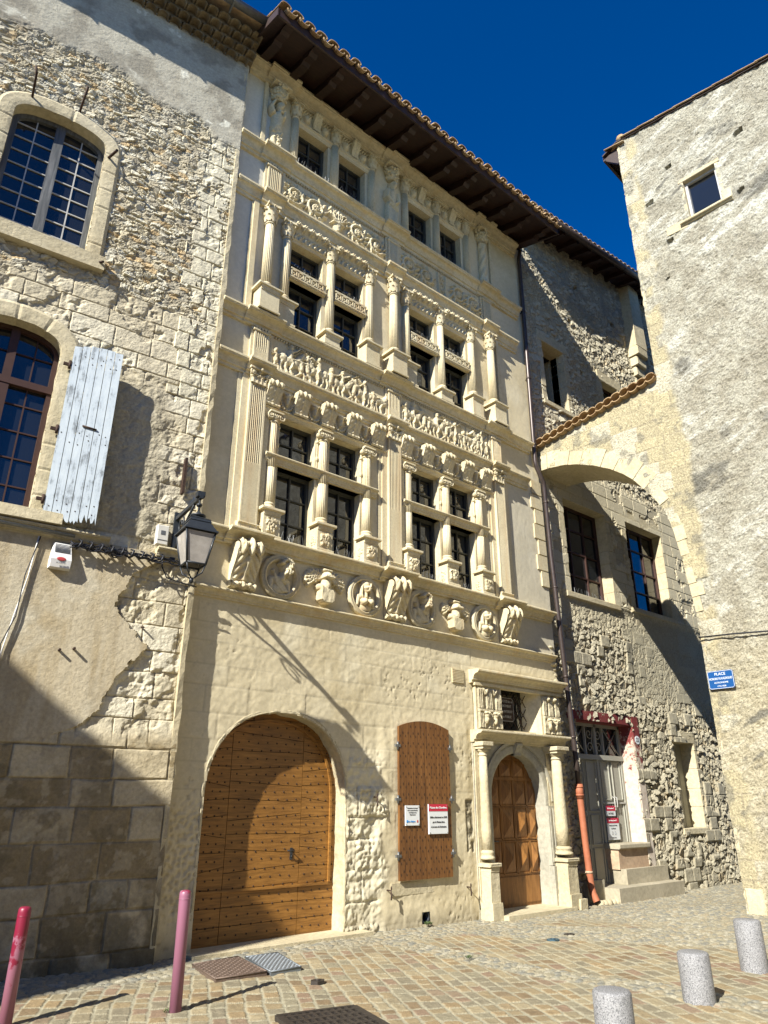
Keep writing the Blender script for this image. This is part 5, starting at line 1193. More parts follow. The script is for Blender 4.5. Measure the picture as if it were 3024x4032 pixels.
# iron stays and pins
def iron(pts, r=.014): mb = MB(FL); mb.tube(pts, r, 6); mb.build('iron_stay', 'iron', left)
iron([(-3.28, .0, 11.55), (-3.30, -.38, 11.72), (-3.33, -.42, 11.80)], .018); iron([(-2.62, 0, 11.75), (-2.60, -.36, 11.98)], .018); iron([(-2.10, .0, 11.10), (-2.02, -.34, 11.02)], .022); iron([(-2.02, 0, 9.05), (-1.9, -.20, 9.0)], .02)
iron([(-1.56, 0, 3.36), (-1.56, -.13, 3.36)], .016); iron([(-1.40, 0, 3.40), (-1.40, -.14, 3.39)], .016); iron([(-.62, 0, 3.78), (-.60, -.09, 3.76)], .012)
mb = MB(FL); mb.box(-.33, -.29, -.11, -.02, 5.72, 6.28, jit=.006); mb.build('iron_strap', 'iron', left)
# genoise eave: rows of canal tiles bedded in mortar, gutter, roof edge
for row in range(4):
    mb = MB(FL); y0 = -.08 - .12 * row; z = 14.76 + .11 * row; x = -5.6 + .11 * (row % 2)
    while x < .06:
        r = .10 * random.uniform(.92, 1.06); o = [(x + r * math.cos(a), r * .85 * math.sin(a)) for a in [math.pi * i / 8 for i in range(9)]]; i_ = [(x + (p[0] - x) * .8, p[1] * .78) for p in reversed(o)]
        mb.rings([[(p[0], y0 - .10 + random.uniform(-.006, .006), z + p[1]) for p in o + i_], [(p[0], .1, z + p[1] + .02) for p in o + i_]], True, True, False); x += .218
    mb.box(-5.6, .05, y0 + .05, .12, z - .02, z + .09); mb.box(-5.6, .05, y0 - .02, .12, z + .085, z + .125); mb.build('eave_tile_course', 'old_tile', left)
mb = MB(FL); rs = []
for x in (-5.6, .10): rs.append([(x, -.76 + .085 * math.cos(a), 15.26 + .085 * math.sin(a)) for a in [math.pi + math.pi * i / 10 for i in range(11)]] + [(x, -.76 + .075 * math.cos(a), 15.26 + .075 * math.sin(a)) for a in [2 * math.pi - math.pi * i / 10 for i in range(11)]])
mb.rings(rs, True, True, True)
for k in range(6): mb.box(-5.4 + k * .95, -5.375 + k * .95, -.85, -.56, 15.165, 15.28)
mb.build('gutter', 'zinc', left)
mb = MB(FL); mb.prism([(-.74, 15.26), (-.74, 15.34), (5.4, 17.0), (5.4, 16.9)], -7.5, .08); mb.build('roof', 'tile', left)

# ---------------------------------------------------------------- wall lantern, alarm box, cables
lan = thing('wall_lantern', FL @ Vector((-.40, -.02, 5.2)), 'black four-sided street lantern with frosted panes on a scrolled iron bracket at the house corner', 'street lamp')
bx = -.34; ly = -.98
mb = MB(FL); mb.box(bx - .035, bx + .035, -.09, -.05, 4.72, 5.42); mb.build('wall_plate', 'black_metal', lan)
mb = MB(FL); mb.box(bx - .022, bx + .022, ly - .06, -.06, 5.30, 5.355); mb.tube([(bx, -.08, 4.82), (bx, -.30, 5.00), (bx, -.60, 5.20), (bx, -.78, 5.30)], .017, 8)
mb.tube([(bx, -.30 + .12 * (1 - .72 * t) * math.cos(7.5 * t + 2.2), 5.17 + .12 * (1 - .72 * t) * math.sin(7.5 * t + 2.2)) for t in np.linspace(0, 1, 26)], .012, 6)
mb.tube([(bx, -.62 + .085 * (1 - .72 * t) * math.cos(-7.5 * t + 2.2), 5.09 + .085 * (1 - .72 * t) * math.sin(-7.5 * t + 2.2)) for t in np.linspace(0, 1, 26)], .011, 6)
mb.build('bracket', 'black_metal', lan)
mb = MB(FL); mb.box(bx - .05, bx + .05, ly - .05, ly + .05, 5.33, 5.40); mb.lathe(bx, ly, [(.014, 5.06), (.014, 5.33)], 10); mb.lathe(bx, ly, [(.03, 5.20), (.04, 5.22), (.03, 5.24)], 12); mb.lathe(bx, ly, [(.03, 5.03), (.095, 5.055), (.10, 5.075), (.04, 5.10), (.02, 5.13)], 16); mb.build('hanger', 'black_metal', lan)
def frus(mb, r0, z0, r1, z1, cap=True): mb.rings([[(bx + r * sx, ly + r * sy, z) for sx, sy in ((-1, -1), (1, -1), (1, 1), (-1, 1))] for r, z in ((r0, z0), (r1, z1))], True, cap, False)
mb = MB(FL); frus(mb, .218, 4.815, .21, 4.84); frus(mb, .20, 4.84, .13, 4.96); frus(mb, .14, 4.96, .125, 5.0); frus(mb, .13, 5.0, .05, 5.05); mb.build('hood', 'black_metal', lan)
for k in range(4):
    a = k * math.pi / 2; c, s_ = math.cos(a), math.sin(a); rt = lambda p: (bx + p[0] * c - p[1] * s_, ly + p[0] * s_ + p[1] * c, p[2])
    mb = MB(FL); mb.add([rt(p) for p in ((-.106, -.120, 4.415), (.106, -.120, 4.415), (.170, -.187, 4.80), (-.170, -.187, 4.80), (-.106, -.115, 4.415), (.106, -.115, 4.415), (.170, -.182, 4.80), (-.170, -.182, 4.80))], [(0, 1, 2, 3), (4, 7, 6, 5), (0, 4, 5, 1), (1, 5, 6, 2), (2, 6, 7, 3), (3, 7, 4, 0)]); mb.build('pane', 'milk', lan)
mb = MB(FL)
for sx in (-1, 1):
    for sy in (-1, 1):
        mb.tube([(bx + sx * .190, ly + sy * .190, 4.82), (bx + sx * .120, ly + sy * .120, 4.40)], .013, 6); mb.tube([(bx + sx * .120, ly + sy * .120, 4.40), (bx + sx * .09, ly + sy * .10, 4.30), (bx + sx * .02, ly + sy * .02, 4.24)], .010, 6)
for sx, sy, tx, ty in ((-1, -1, 1, -1), (1, -1, 1, 1), (1, 1, -1, 1), (-1, 1, -1, -1)): mb.tube([(bx + sx * .120, ly + sy * .120, 4.405), (bx + tx * .120, ly + ty * .120, 4.405)], .014, 6)
mb.lathe(bx, ly, [(.01, 4.17), (.03, 4.20), (.03, 4.225), (.012, 4.25)], 12); mb.build('frame', 'black_metal', lan)
jb = thing('junction_box', FL @ Vector((-.52, -.06, 5.0)), 'small beige electrical junction box screwed to the wall beside the lantern bracket', 'junction box')
mb = MB(FL); mb.cbox(-.60, -.44, -.13, -.03, 4.90, 5.18, .01); mb.build('case', 'beige_plastic', jb)
mb = MB(FL); mb.box(-.585, -.455, -.135, -.128, 4.96, 4.968); mb.box(-.55, -.49, -.1335, -.129, 5.04, 5.10); mb.build('cover_mark', 'zinc', jb)
al = thing('alarm_box', FL @ Vector((-1.74, -.09, 4.5)), 'white plastic alarm siren box with a louvred top under the wall cables', 'alarm box')
mb = MB(FL); mb.rings([[(-1.86, -.06, 4.34), (-1.60, -.06, 4.34), (-1.615, -.15, 4.35), (-1.845, -.15, 4.35)], [(-1.86, -.06, 4.45), (-1.60, -.06, 4.45), (-1.61, -.17, 4.45), (-1.85, -.17, 4.45)], [(-1.84, -.06, 4.68), (-1.62, -.06, 4.68), (-1.635, -.12, 4.67), (-1.825, -.12, 4.67)]], True, True, False); mb.build('case', 'white_plastic', al)
mb = MB(FL)
for k in range(7): mb.box(-1.82, -1.64, -.158 + .005 * k, -.12, 4.545 + k * .017, 4.551 + k * .017)
mb.build('louvre', 'zinc', al)
mb = MB(FL); mb.ell((-1.73, -.172, 4.455), (.055, .004, .025), 12, 6); mb.build('emblem', 'ink_red', al)
lettering('lettering', "ALARME", .03, 'ink', al, text_mx(FL, -1.73, -.176, 4.40))
def cable(name, pts, r, mat, label, cat='cable', group=None, F=FL):
    mb = MB(F); mb.tube(pts, r, 6); return tag(mb.build(name, mat), label, cat, group)
def sagpath(x0, x1, z, amp, y, n=26, seed=0):
    rg = random.Random(seed); return [(x0 + (x1 - x0) * i / n, y + rg.uniform(-amp, amp) * .6, z + rg.uniform(-amp, amp)) for i in range(n + 1)]
tag(MB(FL).tube([(-5.5, -.16, 4.83), (-1.62, -.16, 4.78)], .022, 8).build('conduit', 'zinc'), 'grey metal conduit running along the wall at the left below the shuttered window', 'conduit')
bd = thing('cable_bundle', FL @ Vector((-.8, -.12, 4.7)), 'tangled bundle of black cables clipped under the stone ledge beside the lantern', 'cable')
for k in range(6): mb = MB(FL); mb.tube(sagpath(-1.66, -.36 + .05 * k, 4.70 - .012 * k, .028, -.15 - .012 * (k % 3), 30, k), .009, 6); mb.build('cable_strand', 'black_cable', bd)
for k in range(9): mb = MB(FL); x = -1.55 + k * .13; mb.tube([(x, -.1, 4.76), (x + .02, -.19, 4.72), (x, -.19, 4.66), (x - .02, -.1, 4.64)], .013, 6); mb.build('cable_clip', 'black_cable', bd)
mb = MB(FL); mb.tube([(-1.1 + .05 * math.cos(a), -.15 + .01 * a, 4.66 + .05 * math.sin(a)) for a in np.linspace(0, 9, 22)], .008, 5); mb.build('cable_loop', 'black_cable', bd)
cable('lamp_cable', [(-.48, -.08, 4.9), (-.47, -.10, 4.6), (-.40, -.13, 4.45), (-.2, -.12, 4.42), (.03, -.1, 4.40)], .009, 'black_cable', 'thin black cable looping down from the junction box to the house corner', 'cable')
cable('wall_wire', [(-2.02, -.09, 4.72), (-2.05, -.08, 4.2), (-2.12, -.09, 3.7), (-2.17, -.08, 3.3), (-2.2, -.09, 2.9), (-2.26, -.08, 2.4)], .008, 'white_plastic', 'pale wires hanging down the plaster near the left edge below the alarm box', 'wire')
cable('twisted_wire', [(-2.00, -.10, 4.72), (-2.09, -.11, 4.2), (-2.10, -.10, 3.7), (-2.20, -.11, 3.35), (-2.16, -.10, 3.0), (-2.25, -.10, 2.7)], .007, 'black_cable', 'thin dark wire twisting down the plaster beside the pale wires', 'wire')
# ================================================================ the rubble house between (under the arch)
random.seed(21)
mid = thing('rubble_house', (15.5, 9.6, 0), 'rough rubble stone house behind the arch, with tall brown casement windows and a red-edged door', 'house')
B1 = (13.30, 15.05, 6.10, 8.42); B2 = (15.98, 17.75, 6.18, 8.50); DR = (13.02, 15.10, .05, 3.30); RW = (16.82, 17.80, 1.14, 3.04); U1 = (13.14, 14.06, 11.05, 12.86); U2 = (15.82, 16.60, 10.6, 12.75)
mid_open = [B1, B2, DR, RW, U1, U2]
def mid_h(X, Z):
    n = fbm(X * 1.1, Z * 1.1, 160); n2 = fbm(X * 4, Z * 4, 161); wx = X + .10 * (fbm(X * 4, Z * 4, 162) - .5); wz = Z + .10 * (fbm(X * 4, Z * 4, 163) - .5)
    f1, e, rid, du, dv = voronoi(wx * 5.0, wz * 6.6, 164); t = smooth(.03, .13, e); f2, e2, r2, du2, dv2 = voronoi(wx * 9.5, wz * 9.5, 165); t2 = smooth(.03, .15, e2)
    lowz = smooth(6.0, 5.6, Z); pick = smooth(.44, .52, fbm(X * 1.4, Z * 1.4, 166) + .15 * lowz * smooth(3.2, 3.8, Z))
    ha = t * (.015 + .05 * rid + .14 * (du * (rid - .5) + dv * (.5 - rid))); hb = t2 * (.01 + .055 * r2 + .16 * (du2 * (r2 - .5)))
    h = ha * (1 - pick) + hb * pick + .03 * (n2 - .5) + .035 * (fbm(X * 16, Z * 16, 167, 5, .7) - .5); h = h * (.62 + .12 * lowz)
    tt = t * (1 - pick) + t2 * pick; rr = rid * (1 - pick) + r2 * pick; sh = X.shape + (3,)
    c = lerp(np.broadcast_to(C3((.20, .178, .14)), sh), C3((.325, .295, .24)), tt); c = lerp(c, C3((.40, .37, .31)), tt * (rr > .68) * .8); c = lerp(c, C3((.40, .32, .22)), tt * (rr < .2) * .6)
    # quoin blocks set in the rubble
    d, b = ashlar(X, Z, 170, (.22, .30), (.26, .42)); blk = (b > .62) * smooth(.50, .56, fbm(X * 1.0, Z * 1.0, 171)) * lowz; g = smooth(.0, .02, d); h = h * (1 - blk) + blk * (.03 + .02 * g + .03 * n2); c = lerp(c, C3((.36, .33, .27)), blk * g)
    # dressed stone between and over the first floor windows
    dd, bb = ashlar(X, Z, 172, (.26, .36), (.4, .8)); sm = smooth(5.85, 6.1, Z) * smooth(9.6, 9.2, Z); g2 = smooth(0, .018, dd); bk = smooth(.60, .68, fbm(X * 2.4, Z * 2.4, 173)); h = h * (1 - sm) + sm * (.04 + .014 * g2 - .03 * bk + .008 * n2); c = lerp(c, lerp(np.broadcast_to(C3((.40, .36, .28)), sh), C3((.56, .51, .41)), g2 * (.6 + .4 * bb)), sm); c = lerp(c, C3((.33, .29, .23)), sm * bk * .6)
    pt = smooth(5.3, 5.6, Z + .5 * (n - .5)) * smooth(6.1, 5.9, Z); h = h * (1 - .6 * pt); c = lerp(c, C3((.42, .38, .30)), pt * .7)
    ru = smooth(5.9, 5.4, Z) * smooth(3.4, 4.2, Z) * smooth(15.6, 16.4, X + n); h = h * (1 - .75 * ru); c = lerp(c, C3((.40, .37, .30)), ru * .6)
    c = c * (1 + .30 * smooth(9.3, 9.9, Z))[..., None]; c = lerp(c, C3((.27, .26, .235)), smooth(13.5, 15.2, Z + 1.5 * (n - .5)) * smooth(.42, .62, n2) * .75)  # upper wall lightened in its colour to lift the shade there
    for (x, z) in ((14.9, 12.6), (15.3, 11.0), (17.0, 13.6), (14.6, 14.2), (16.9, 15.2), (15.1, 15.6)): h = np.where((np.abs(X - x) < .09) & (np.abs(Z - z) < .08), -.12, h)
    return h, c
def mid_hole(x, z):
    m = np.zeros(x.shape, bool)
    for o in mid_open: m |= rect_in(x, z, *o)
    return m
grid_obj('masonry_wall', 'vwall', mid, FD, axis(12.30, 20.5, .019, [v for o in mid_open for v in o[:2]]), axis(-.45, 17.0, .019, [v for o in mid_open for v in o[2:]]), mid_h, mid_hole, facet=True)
mb = MB(FD); mb.box(12.4, 22, .95, 6, -.5, 16.9); mb.box(12.4, 12.9, .14, 1, -.5, 16.9); mb.box(18.2, 22, .14, 1, -.5, 16.9)
for z0, z1 in ((3.6, 5.9), (8.8, 10.4), (13.2, 16.9)): mb.box(12.4, 22, .16, 1, z0, z1)
mb.build('house_body', 'back', mid)
def stone_frame(o, wd, name, y0=-.05, yb=.34, lint=.30, mat='worn', sill=True):
    x0, x1, z0, z1 = o; mb = MB(FD); z = z0
    while z < z1 - .05:
        z2 = min(z + random.uniform(.28, .5), z1)
        mb.cbox(x0 - wd * random.uniform(.7, 1.2), x0, y0 + random.uniform(-.01, .01), yb, z + .004, z2 - .004, .012); mb.cbox(x1, x1 + wd * random.uniform(.8, 1.4), y0 + random.uniform(-.01, .01), yb, z + .004, z2 - .004, .012); z = z2
    mb.cbox(x0 - wd, x1 + wd, y0 - .005, yb, z1, z1 + lint, .012)
    if sill: mb.cbox(x0 - wd * .9, x1 + wd * .9, y0 - .03, yb, z0 - .13, z0, .012)
    mb.build(name, mat, mid)
stone_frame(B1, .22, 'window_surround'); stone_frame(B2, .22, 'window_surround'); stone_frame(U1, .18, 'window_surround', -.04, .4); stone_frame(U2, .2, 'window_surround', -.04, .3); stone_frame(RW, .10, 'window_surround', -.03, .42, .26, 'worn', True)
casement(mid, FD, B1[0], B1[1], B1[2], B1[3], .27, 3, 4, ('frame_brown', 'glass'), .06, .035, mid=False)
casement(mid, FD, B2[0], B2[1], B2[2], B2[3], .25, 3, 4, ('frame_brown', 'glass'), .06, .035)
mb = MB(FD); mb.box(U1[0] - .1, U1[1] + .1, .62, .68, U1[2] - .1, U1[3] + .1); mb.build('dark_opening', 'dark', mid); casement(mid, FD, U2[0], U2[1], U2[2], U2[3], .22, 2, 4, ('frame_brown', 'glass'))
mb = MB(FD); mb.box(U1[0] - .15, U1[0] + .0, .2, .62, U1[2], U1[3]); mb.build('window_reveal', 'worn', mid); mb = MB(FD); mb.box(U1[1], U1[1] + .15, .2, .62, U1[2], U1[3]); mb.build('window_reveal', 'worn', mid)
mb = MB(FD); n = 16                                              # slatted shutter standing in the ground-floor window
for k in range(4): a = RW[0] + .0 + (RW[1] - RW[0]) * k / 4; mb.box(a + .008, a + (RW[1] - RW[0]) / 4 - .008, .32, .36, RW[2], RW[3])
sh2 = mb.build('shutter', 'door_grey', mid); mb = MB(FD)
for k in range(22): mb.box(RW[0] + .05, RW[1] - .3, .30, .325, RW[2] + .45 + k * .062, RW[2] + .47 + k * .062)
mb.build('slats', 'door_grey', sh2)
mb = MB(FD)
for k in range(20): x = 13.4 + k * .075; mb.tube([(x, -.02, 6.10), (x + random.uniform(-.05, .05), random.uniform(-.08, .05), 6.24)], .0025, 4, False)
mb.build('bird_spikes', 'zinc', mid)['kind'] = 'stuff'
# door 22
x0, x1, z0, z1 = DR
mb = MB(FD); mb.box(12.7, 15.1, -.035, .3, 3.30, 3.50, jit=.01); mb.prism([(15.10, .32), (15.10, .0), (15.13, -.04), (15.36, -.045), (15.42, -.02), (15.42, .32)], .42, 3.50, 'z'); mb.build('door_surround', 'redpaint', mid)
mb = MB(FD); mb.prism([(14.98, .33), (15.12, -.03), (15.14, -.03), (15.14, .33)], .42, 3.30, 'z'); mb.box(12.7, 15.12, .0, .33, 3.285, 3.30); mb.build('door_reveal', 'redpaint', mid)
yd = .30; mb = MB(FD)
for a, b in ((13.02, 13.10), (14.02, 14.09), (14.94, 15.02)): mb.box(a, b, yd - .05, yd + .04, .10 if a < 14.5 else .8, 3.28)
mb.box(13.02, 15.02, yd - .08, yd + .04, 2.54, 2.64); mb.box(13.02, 15.02, yd - .05, yd + .04, 3.22, 3.30); mb.build('door_frame', 'door_grey', mid)
def leaf_panel(a, b, z0, z1, splits, name='door_leaf'):
    mb = MB(FD); mb.box(a, b, yd - .02, yd + .03, z0, z1)
    o = mb.build(name, 'door_grey', mid); zs = [z0] + [z0 + (z1 - z0) * s_ for s_ in splits] + [z1]
    for k in range(len(zs) - 1):
        mb = MB(FD); p, q = zs[k] + .05, zs[k + 1] - .04; ring_wall(mb, [(b - .07, p), (b - .07, q), (a + .07, q), (a + .07, p), (b - .07, p)], .025, yd - .042, yd); mb.build('panel_moulding', 'door_grey', o)
    return o
leaf_panel(13.10, 13.56, .12, 2.54, (.30, .56)); leaf_panel(13.57, 14.02, .12, 2.54, (.30, .56)); l1 = leaf_panel(14.09, 14.51, .86, 2.54, (.50,)); leaf_panel(14.52, 14.94, .86, 2.54, (.50,))
mb = MB(FD); mb.box(14.06, 14.98, yd - .10, yd - .03, .84, .89); mb.box(14.09, 14.94, yd - .055, yd - .03, 1.66, 1.69)
for x in (14.47, 14.56): mb.tube([(x, yd - .03, 1.80), (x, yd - .09, 1.78), (x, yd - .09, 1.60), (x, yd - .03, 1.58)], .010, 6)
mb.build('handle', 'bar_white', l1)
mb = MB(FD); mb.box(13.10, 14.95, yd + .0, yd + .03, 2.64, 3.22); tr = mb.build('transom_pane', 'glass', mid)
mb = MB(FD)
for a, b in ((13.10, 13.66), (14.36, 14.94)): mb.tube([(a, yd - .03, 2.64), (b, yd - .03, 3.22)], .012, 6); mb.tube([(a, yd - .03, 3.22), (b, yd - .03, 2.64)], .012, 6)
for x in (13.68, 14.34): mb.box(x - .02, x + .02, yd - .05, yd + .02, 2.64, 3.22)
for sx in (-1, 1):
    for sz in (-1, 1): mb.tube([(14.01 + sx * (.16 + .12 * (1 - .75 * t) * math.cos(8 * t + 2.6)), yd - .03, 2.93 + sz * (.14 + .12 * (1 - .75 * t) * math.sin(8 * t + 2.6))) for t in np.linspace(0, 1, 26)], .010, 6)
    mb.tube([(14.01 + sx * .04, yd - .03, 2.66), (14.01 + sx * .08, yd - .03, 2.93), (14.01 + sx * .04, yd - .03, 3.2)], .010, 6)
mb.build('fanlight_scrolls', 'door_grey', tr)
mb = MB(FD); mb.box(14.02, 15.14, -.03, .34, .42, .84, jit=.008); mb.build('door_parapet', 'pink_stone', mid); mb = MB(FD); mb.cbox(13.98, 15.16, -.10, .34, .80, .90, .02); mb.build('parapet_coping', 'step_stone', mid)
mb = MB(FD); mb.box(14.05, 15.64, -.14, .3, .14, .44, jit=.01); mb.box(13.30, 15.72, -.42, .3, -.4, .16, jit=.012); mb.box(12.75, 13.34, -.10, .3, -.4, .30, jit=.02); mb.build('doorstep', 'step_stone', mid)
mb = MB(FD)
for k in range(9): mb.ell((12.85 + k * .09, -.30 - .02 * (k % 3), -.08), (.10, .08, .07), 8, 6)
mb.build('kerb_rubble', 'worn', mid)
# upper corbelled pier, eave, gutter
mb = MB(FD)
for k in range(4): mb.cbox(17.62 + .05 * k, 18.20 - .0, -.34 + .09 * k, .1, 14.35 - .32 * k, 14.66 - .32 * k, .03)
mb.box(17.62, 18.20, -.34, .1, 14.66, 16.95, jit=.01); mb.build('corbelled_pier', 'worn', mid)
def ez(x): return 16.18 + (x - 12.4) * .115
mb = MB(FD)
mb.add([(x, y, ez(x) + .10 + (y + .9) * .25 + t) for t in (0, .05) for x in (11.9, 20.5) for y in (-.76, 5)], [(0, 1, 3, 2), (4, 5, 7, 6), (0, 2, 6, 4), (1, 3, 7, 5)]); mb.build('eave_boarding', 'roof_wood', mid)
for k in range(12):
    x = 12.55 + k * .62; mb = MB(FD); mb.prism([(.15, ez(x) + .36), (.15, ez(x) + .20), (-.68, ez(x) - .0), (-.68, ez(x) + .155)], x - .06, x + .06); mb.build('rafter', 'roof_wood', mid)
mb = MB(FD); rs = []
for x in (12.3, 20.5): rs.append([(x, -.78 + .10 * math.cos(a), ez(x) + .12 + .10 * math.sin(a)) for a in [math.pi + math.pi * i / 12 for i in range(13)]] + [(x, -.78 + .085 * math.cos(a), ez(x) + .12 + .085 * math.sin(a)) for a in [2 * math.pi - math.pi * i / 12 for i in range(13)]])
mb.rings(rs, True, True, True)
for k in range(8): x = 12.9 + k * .95; mb.tube([(x, -.78 + .106 * math.cos(a), ez(x) + .12 + .106 * math.sin(a)) for a in np.linspace(math.pi, 2 * math.pi, 9)], .012, 5)
mb.build('gutter', 'pipe', mid)
mb = MB(FD)
for k in range(36):
    x = 12.35 + k * .23; mb.rings([[(x + .09 * math.cos(a), y, ez(x) + .16 + (y + 1.0) * .25 + .07 * math.sin(a)) for a in [math.pi * i / 6 for i in range(7)]] + [(x + .07 * math.cos(a), y, ez(x) + .16 + (y + 1.0) * .25 + .05 * math.sin(a)) for a in [math.pi - math.pi * i / 6 for i in range(7)]] for y in (-.84, .8)], True, True, False)
mb.build('roof_tiles', 'tile', mid)
hn = tag(MB(FD).prism([(15.24 + .095 * math.cos(2 * math.pi * i / 24), 2.99 + .09 * math.sin(2 * math.pi * i / 24)) for i in range(24)], -.056, -.049, 'y').build('house_number', 'sign_white'), 'white oval house number 22 on the red and white door surround', 'house number')
lettering('lettering', "22", .13, 'ink', hn, text_mx(FD, 15.24, -.058, 2.99))
s1 = thing('door_sign', FD @ Vector((14.3, .25, 1.5)), 'smaller red and white sign reading ENTREE, the upper one on the grey door', 'sign')
mb = MB(FD); mb.box(14.12, 14.47, .225, .235, 1.42, 1.62); mb.build('plate', 'sign_white', s1); mb = MB(FD); mb.box(14.12, 14.47, .222, .226, 1.52, 1.62); mb.build('heading_band', 'sign_red', s1)
lettering('lettering', "Salle d'exposition n°1", .034, 'sign_white', s1, text_mx(FD, 14.295, .221, 1.568), sx=.8); lettering('lettering', "ENTREE", .055, 'ink', s1, text_mx(FD, 14.295, .224, 1.465))
s2 = thing('door_sign', FD @ Vector((14.35, .25, 1.2)), 'larger red and white notice about donors, below the small sign on the grey door', 'sign')
mb = MB(FD); mb.box(14.11, 14.55, .225, .235, .96, 1.38); mb.build('plate', 'sign_white', s2); mb = MB(FD); mb.box(14.11, 14.55, .222, .226, 1.28, 1.38); mb.build('heading_band', 'sign_red', s2)
lettering('lettering', "Salle d'exposition n°1", .042, 'sign_white', s2, text_mx(FD, 14.33, .221, 1.33), sx=.8); lettering('lettering', "Financée par les dons", .042, 'ink', s2, text_mx(FD, 14.33, .224, 1.235), sx=.8); lettering('lettering', "des Vivarois", .042, 'ink', s2, text_mx(FD, 14.33, .224, 1.175), sx=.8); lettering('lettering', "Merci à tous", .036, 'ink', s2, text_mx(FD, 14.33, .224, 1.0), sx=.8)
mb = MB(FD)
for x in (14.28, 14.38): mb.tube([(x + .025 * math.cos(a), .224, 1.085 + .03 * math.sin(a)) for a in np.linspace(0, 6.28, 14)], .003, 4)
mb.build('emblem', 'zinc', s2)

# ================================================================ arch across the street
random.seed(31)
AR = [(-.10, 8.78), (-.02, 8.80), (.28, 8.79), (.64, 8.73), (.95, 8.64), (1.32, 8.48), (1.71, 8.26), (1.97, 8.06), (2.18, 7.85), (2.36, 7.60), (2.57, 7.31), (2.73, 6.98), (2.83, 6.61), (2.90, 6.05), (2.945, 5.60), (2.97, 5.25), (3.0, 4.9), (3.0, 4.6)]
arch = thing('stone_arch', FR @ Vector((1.5, .4, 7.5)), 'pale stone flying arch with tile coping spanning the side street between the two houses', 'arch')
azs = np.array([p[1] for p in AR]); axs = np.array([p[0] for p in AR])
def intr(x): return np.interp(x, axs[:16], azs[:16])
def rh(X, Z):
    n = fbm(X * .8, Z * .8, 260); n2 = fbm(X * 4, Z * 4, 261); n3 = fbm(X * 13, Z * 13, 262, 5, .7); st = fbm((X * .8 + Z * .25) * 2.2, (Z - X * .45) * 6.5, 263)
    h = .035 * (n - .5) + .045 * (n2 - .5) + .075 * (n3 - .5); sh = X.shape + (3,)
    c = lerp(np.broadcast_to(C3((.32, .30, .26)), sh), C3((.41, .395, .355)), smooth(.35, .65, n2)); c = lerp(c, C3((.55, .545, .525)), smooth(.54, .66, st) * smooth(.3, .6, n) * .9); c = lerp(c, C3((.43, .375, .27)), smooth(5.5, 3.0, Z) * .6)
    dk = smooth(.60, .72, fbm((X + Z * .3) * 1.5, (Z - X * .5) * 3.6, 264)) * smooth(.48, .64, n); c = lerp(c, C3((.15, .145, .135)), dk * .85); c = lerp(c, C3((.20, .19, .18)), (smooth(.62, .72, n3) * smooth(.45, .6, n2) * .6))
    # bare quoins at the corner and over the arch
    d, b = ashlar(X + .06 * n2, Z, 265, (.26, .40), (.30, .6)); q = smooth(3.42, 3.30, X + .35 * (fbm(Z * 2.2, Z * 0 + 1, 266) - .5)) * smooth(.36, .5, fbm(X * 1.7, Z * 1.7, 268) + .28 * ((Z < 11) & (Z > 5.5))); g = smooth(.0, .02, d)
    h = h * (1 - q) + q * (.012 + .012 * g * b + .022 * (n3 - .5) + .02 * (n2 - .5)); qc = lerp(np.broadcast_to(C3((.34, .30, .23)), sh), C3((.50, .445, .31)), g * (.45 + .55 * b)); qc = lerp(qc, C3((.52, .50, .46)), (b > .7) * .6); qc = lerp(qc, C3((.17, .165, .15)), smooth(.60, .70, n2) * .6); c = lerp(c, qc, q)
    for (x, z, s_) in ((3.52, 14.40, .08), (4.06, 15.08, .06), (5.58, 14.88, .09), (5.36, 13.40, .07), (3.80, 13.10, .07), (3.6, 12.2, .04)):
        k = (np.abs(X - x) < s_) & (np.abs(Z - z - .3 * (X - x)) < s_ * .75); h = np.where(k, -.12, h)
    return h, c
def arch_top(x): return 9.40 + .165 * x
def ar_h(X, Z):
    h, c = rh(X, Z); edge = smooth(0, .10, X); return h * edge * .8, c
def ar_hole(x, z): return (z > arch_top(x)) | (z < intr(x) + .02) | (x > 3.01)
grid_obj('arch_wall', 'vrough', arch, FR, axis(-.06, 3.02, .025), axis(5.2, 10.0, .025), ar_h, ar_hole, facet=True)
mb = MB(FR); TH = 1.2; fr = [(x, float(arch_top(x))) for x in np.linspace(-.06, 3.0, 14)]; m = 14
for i in range(len(AR) - 2):                                     # core of the arch, its soffit and its back
    (xa, za), (xb, zb) = AR[i], AR[i + 1]
    if xb - xa < .002: continue
    mb.prism([(xa, za), (xb, zb), (xb, float(arch_top(xb)) - .02), (xa, float(arch_top(xa)) - .02)], .04, TH, 'y')
mb.build('arch_core', 'worn', arch)
mb = MB(FR); L_ = 0; segs = []; dense = []
for i in range(len(AR) - 1):
    for t in np.linspace(0, 1, 12)[:-1]: dense.append((AR[i][0] + (AR[i + 1][0] - AR[i][0]) * t, AR[i][1] + (AR[i + 1][1] - AR[i][1]) * t))
dense.append(AR[-1]); cur = [dense[1]]; acc = 0
vs = []
for a, b in zip(dense[1:-1], dense[2:]):
    acc += math.hypot(b[0] - a[0], b[1] - a[1]); cur.append(b)
    if acc > .27 + .05 * math.sin(len(vs) * 2.3): vs.append(cur); cur = [b]; acc = 0
if len(cur) > 2: vs.append(cur)
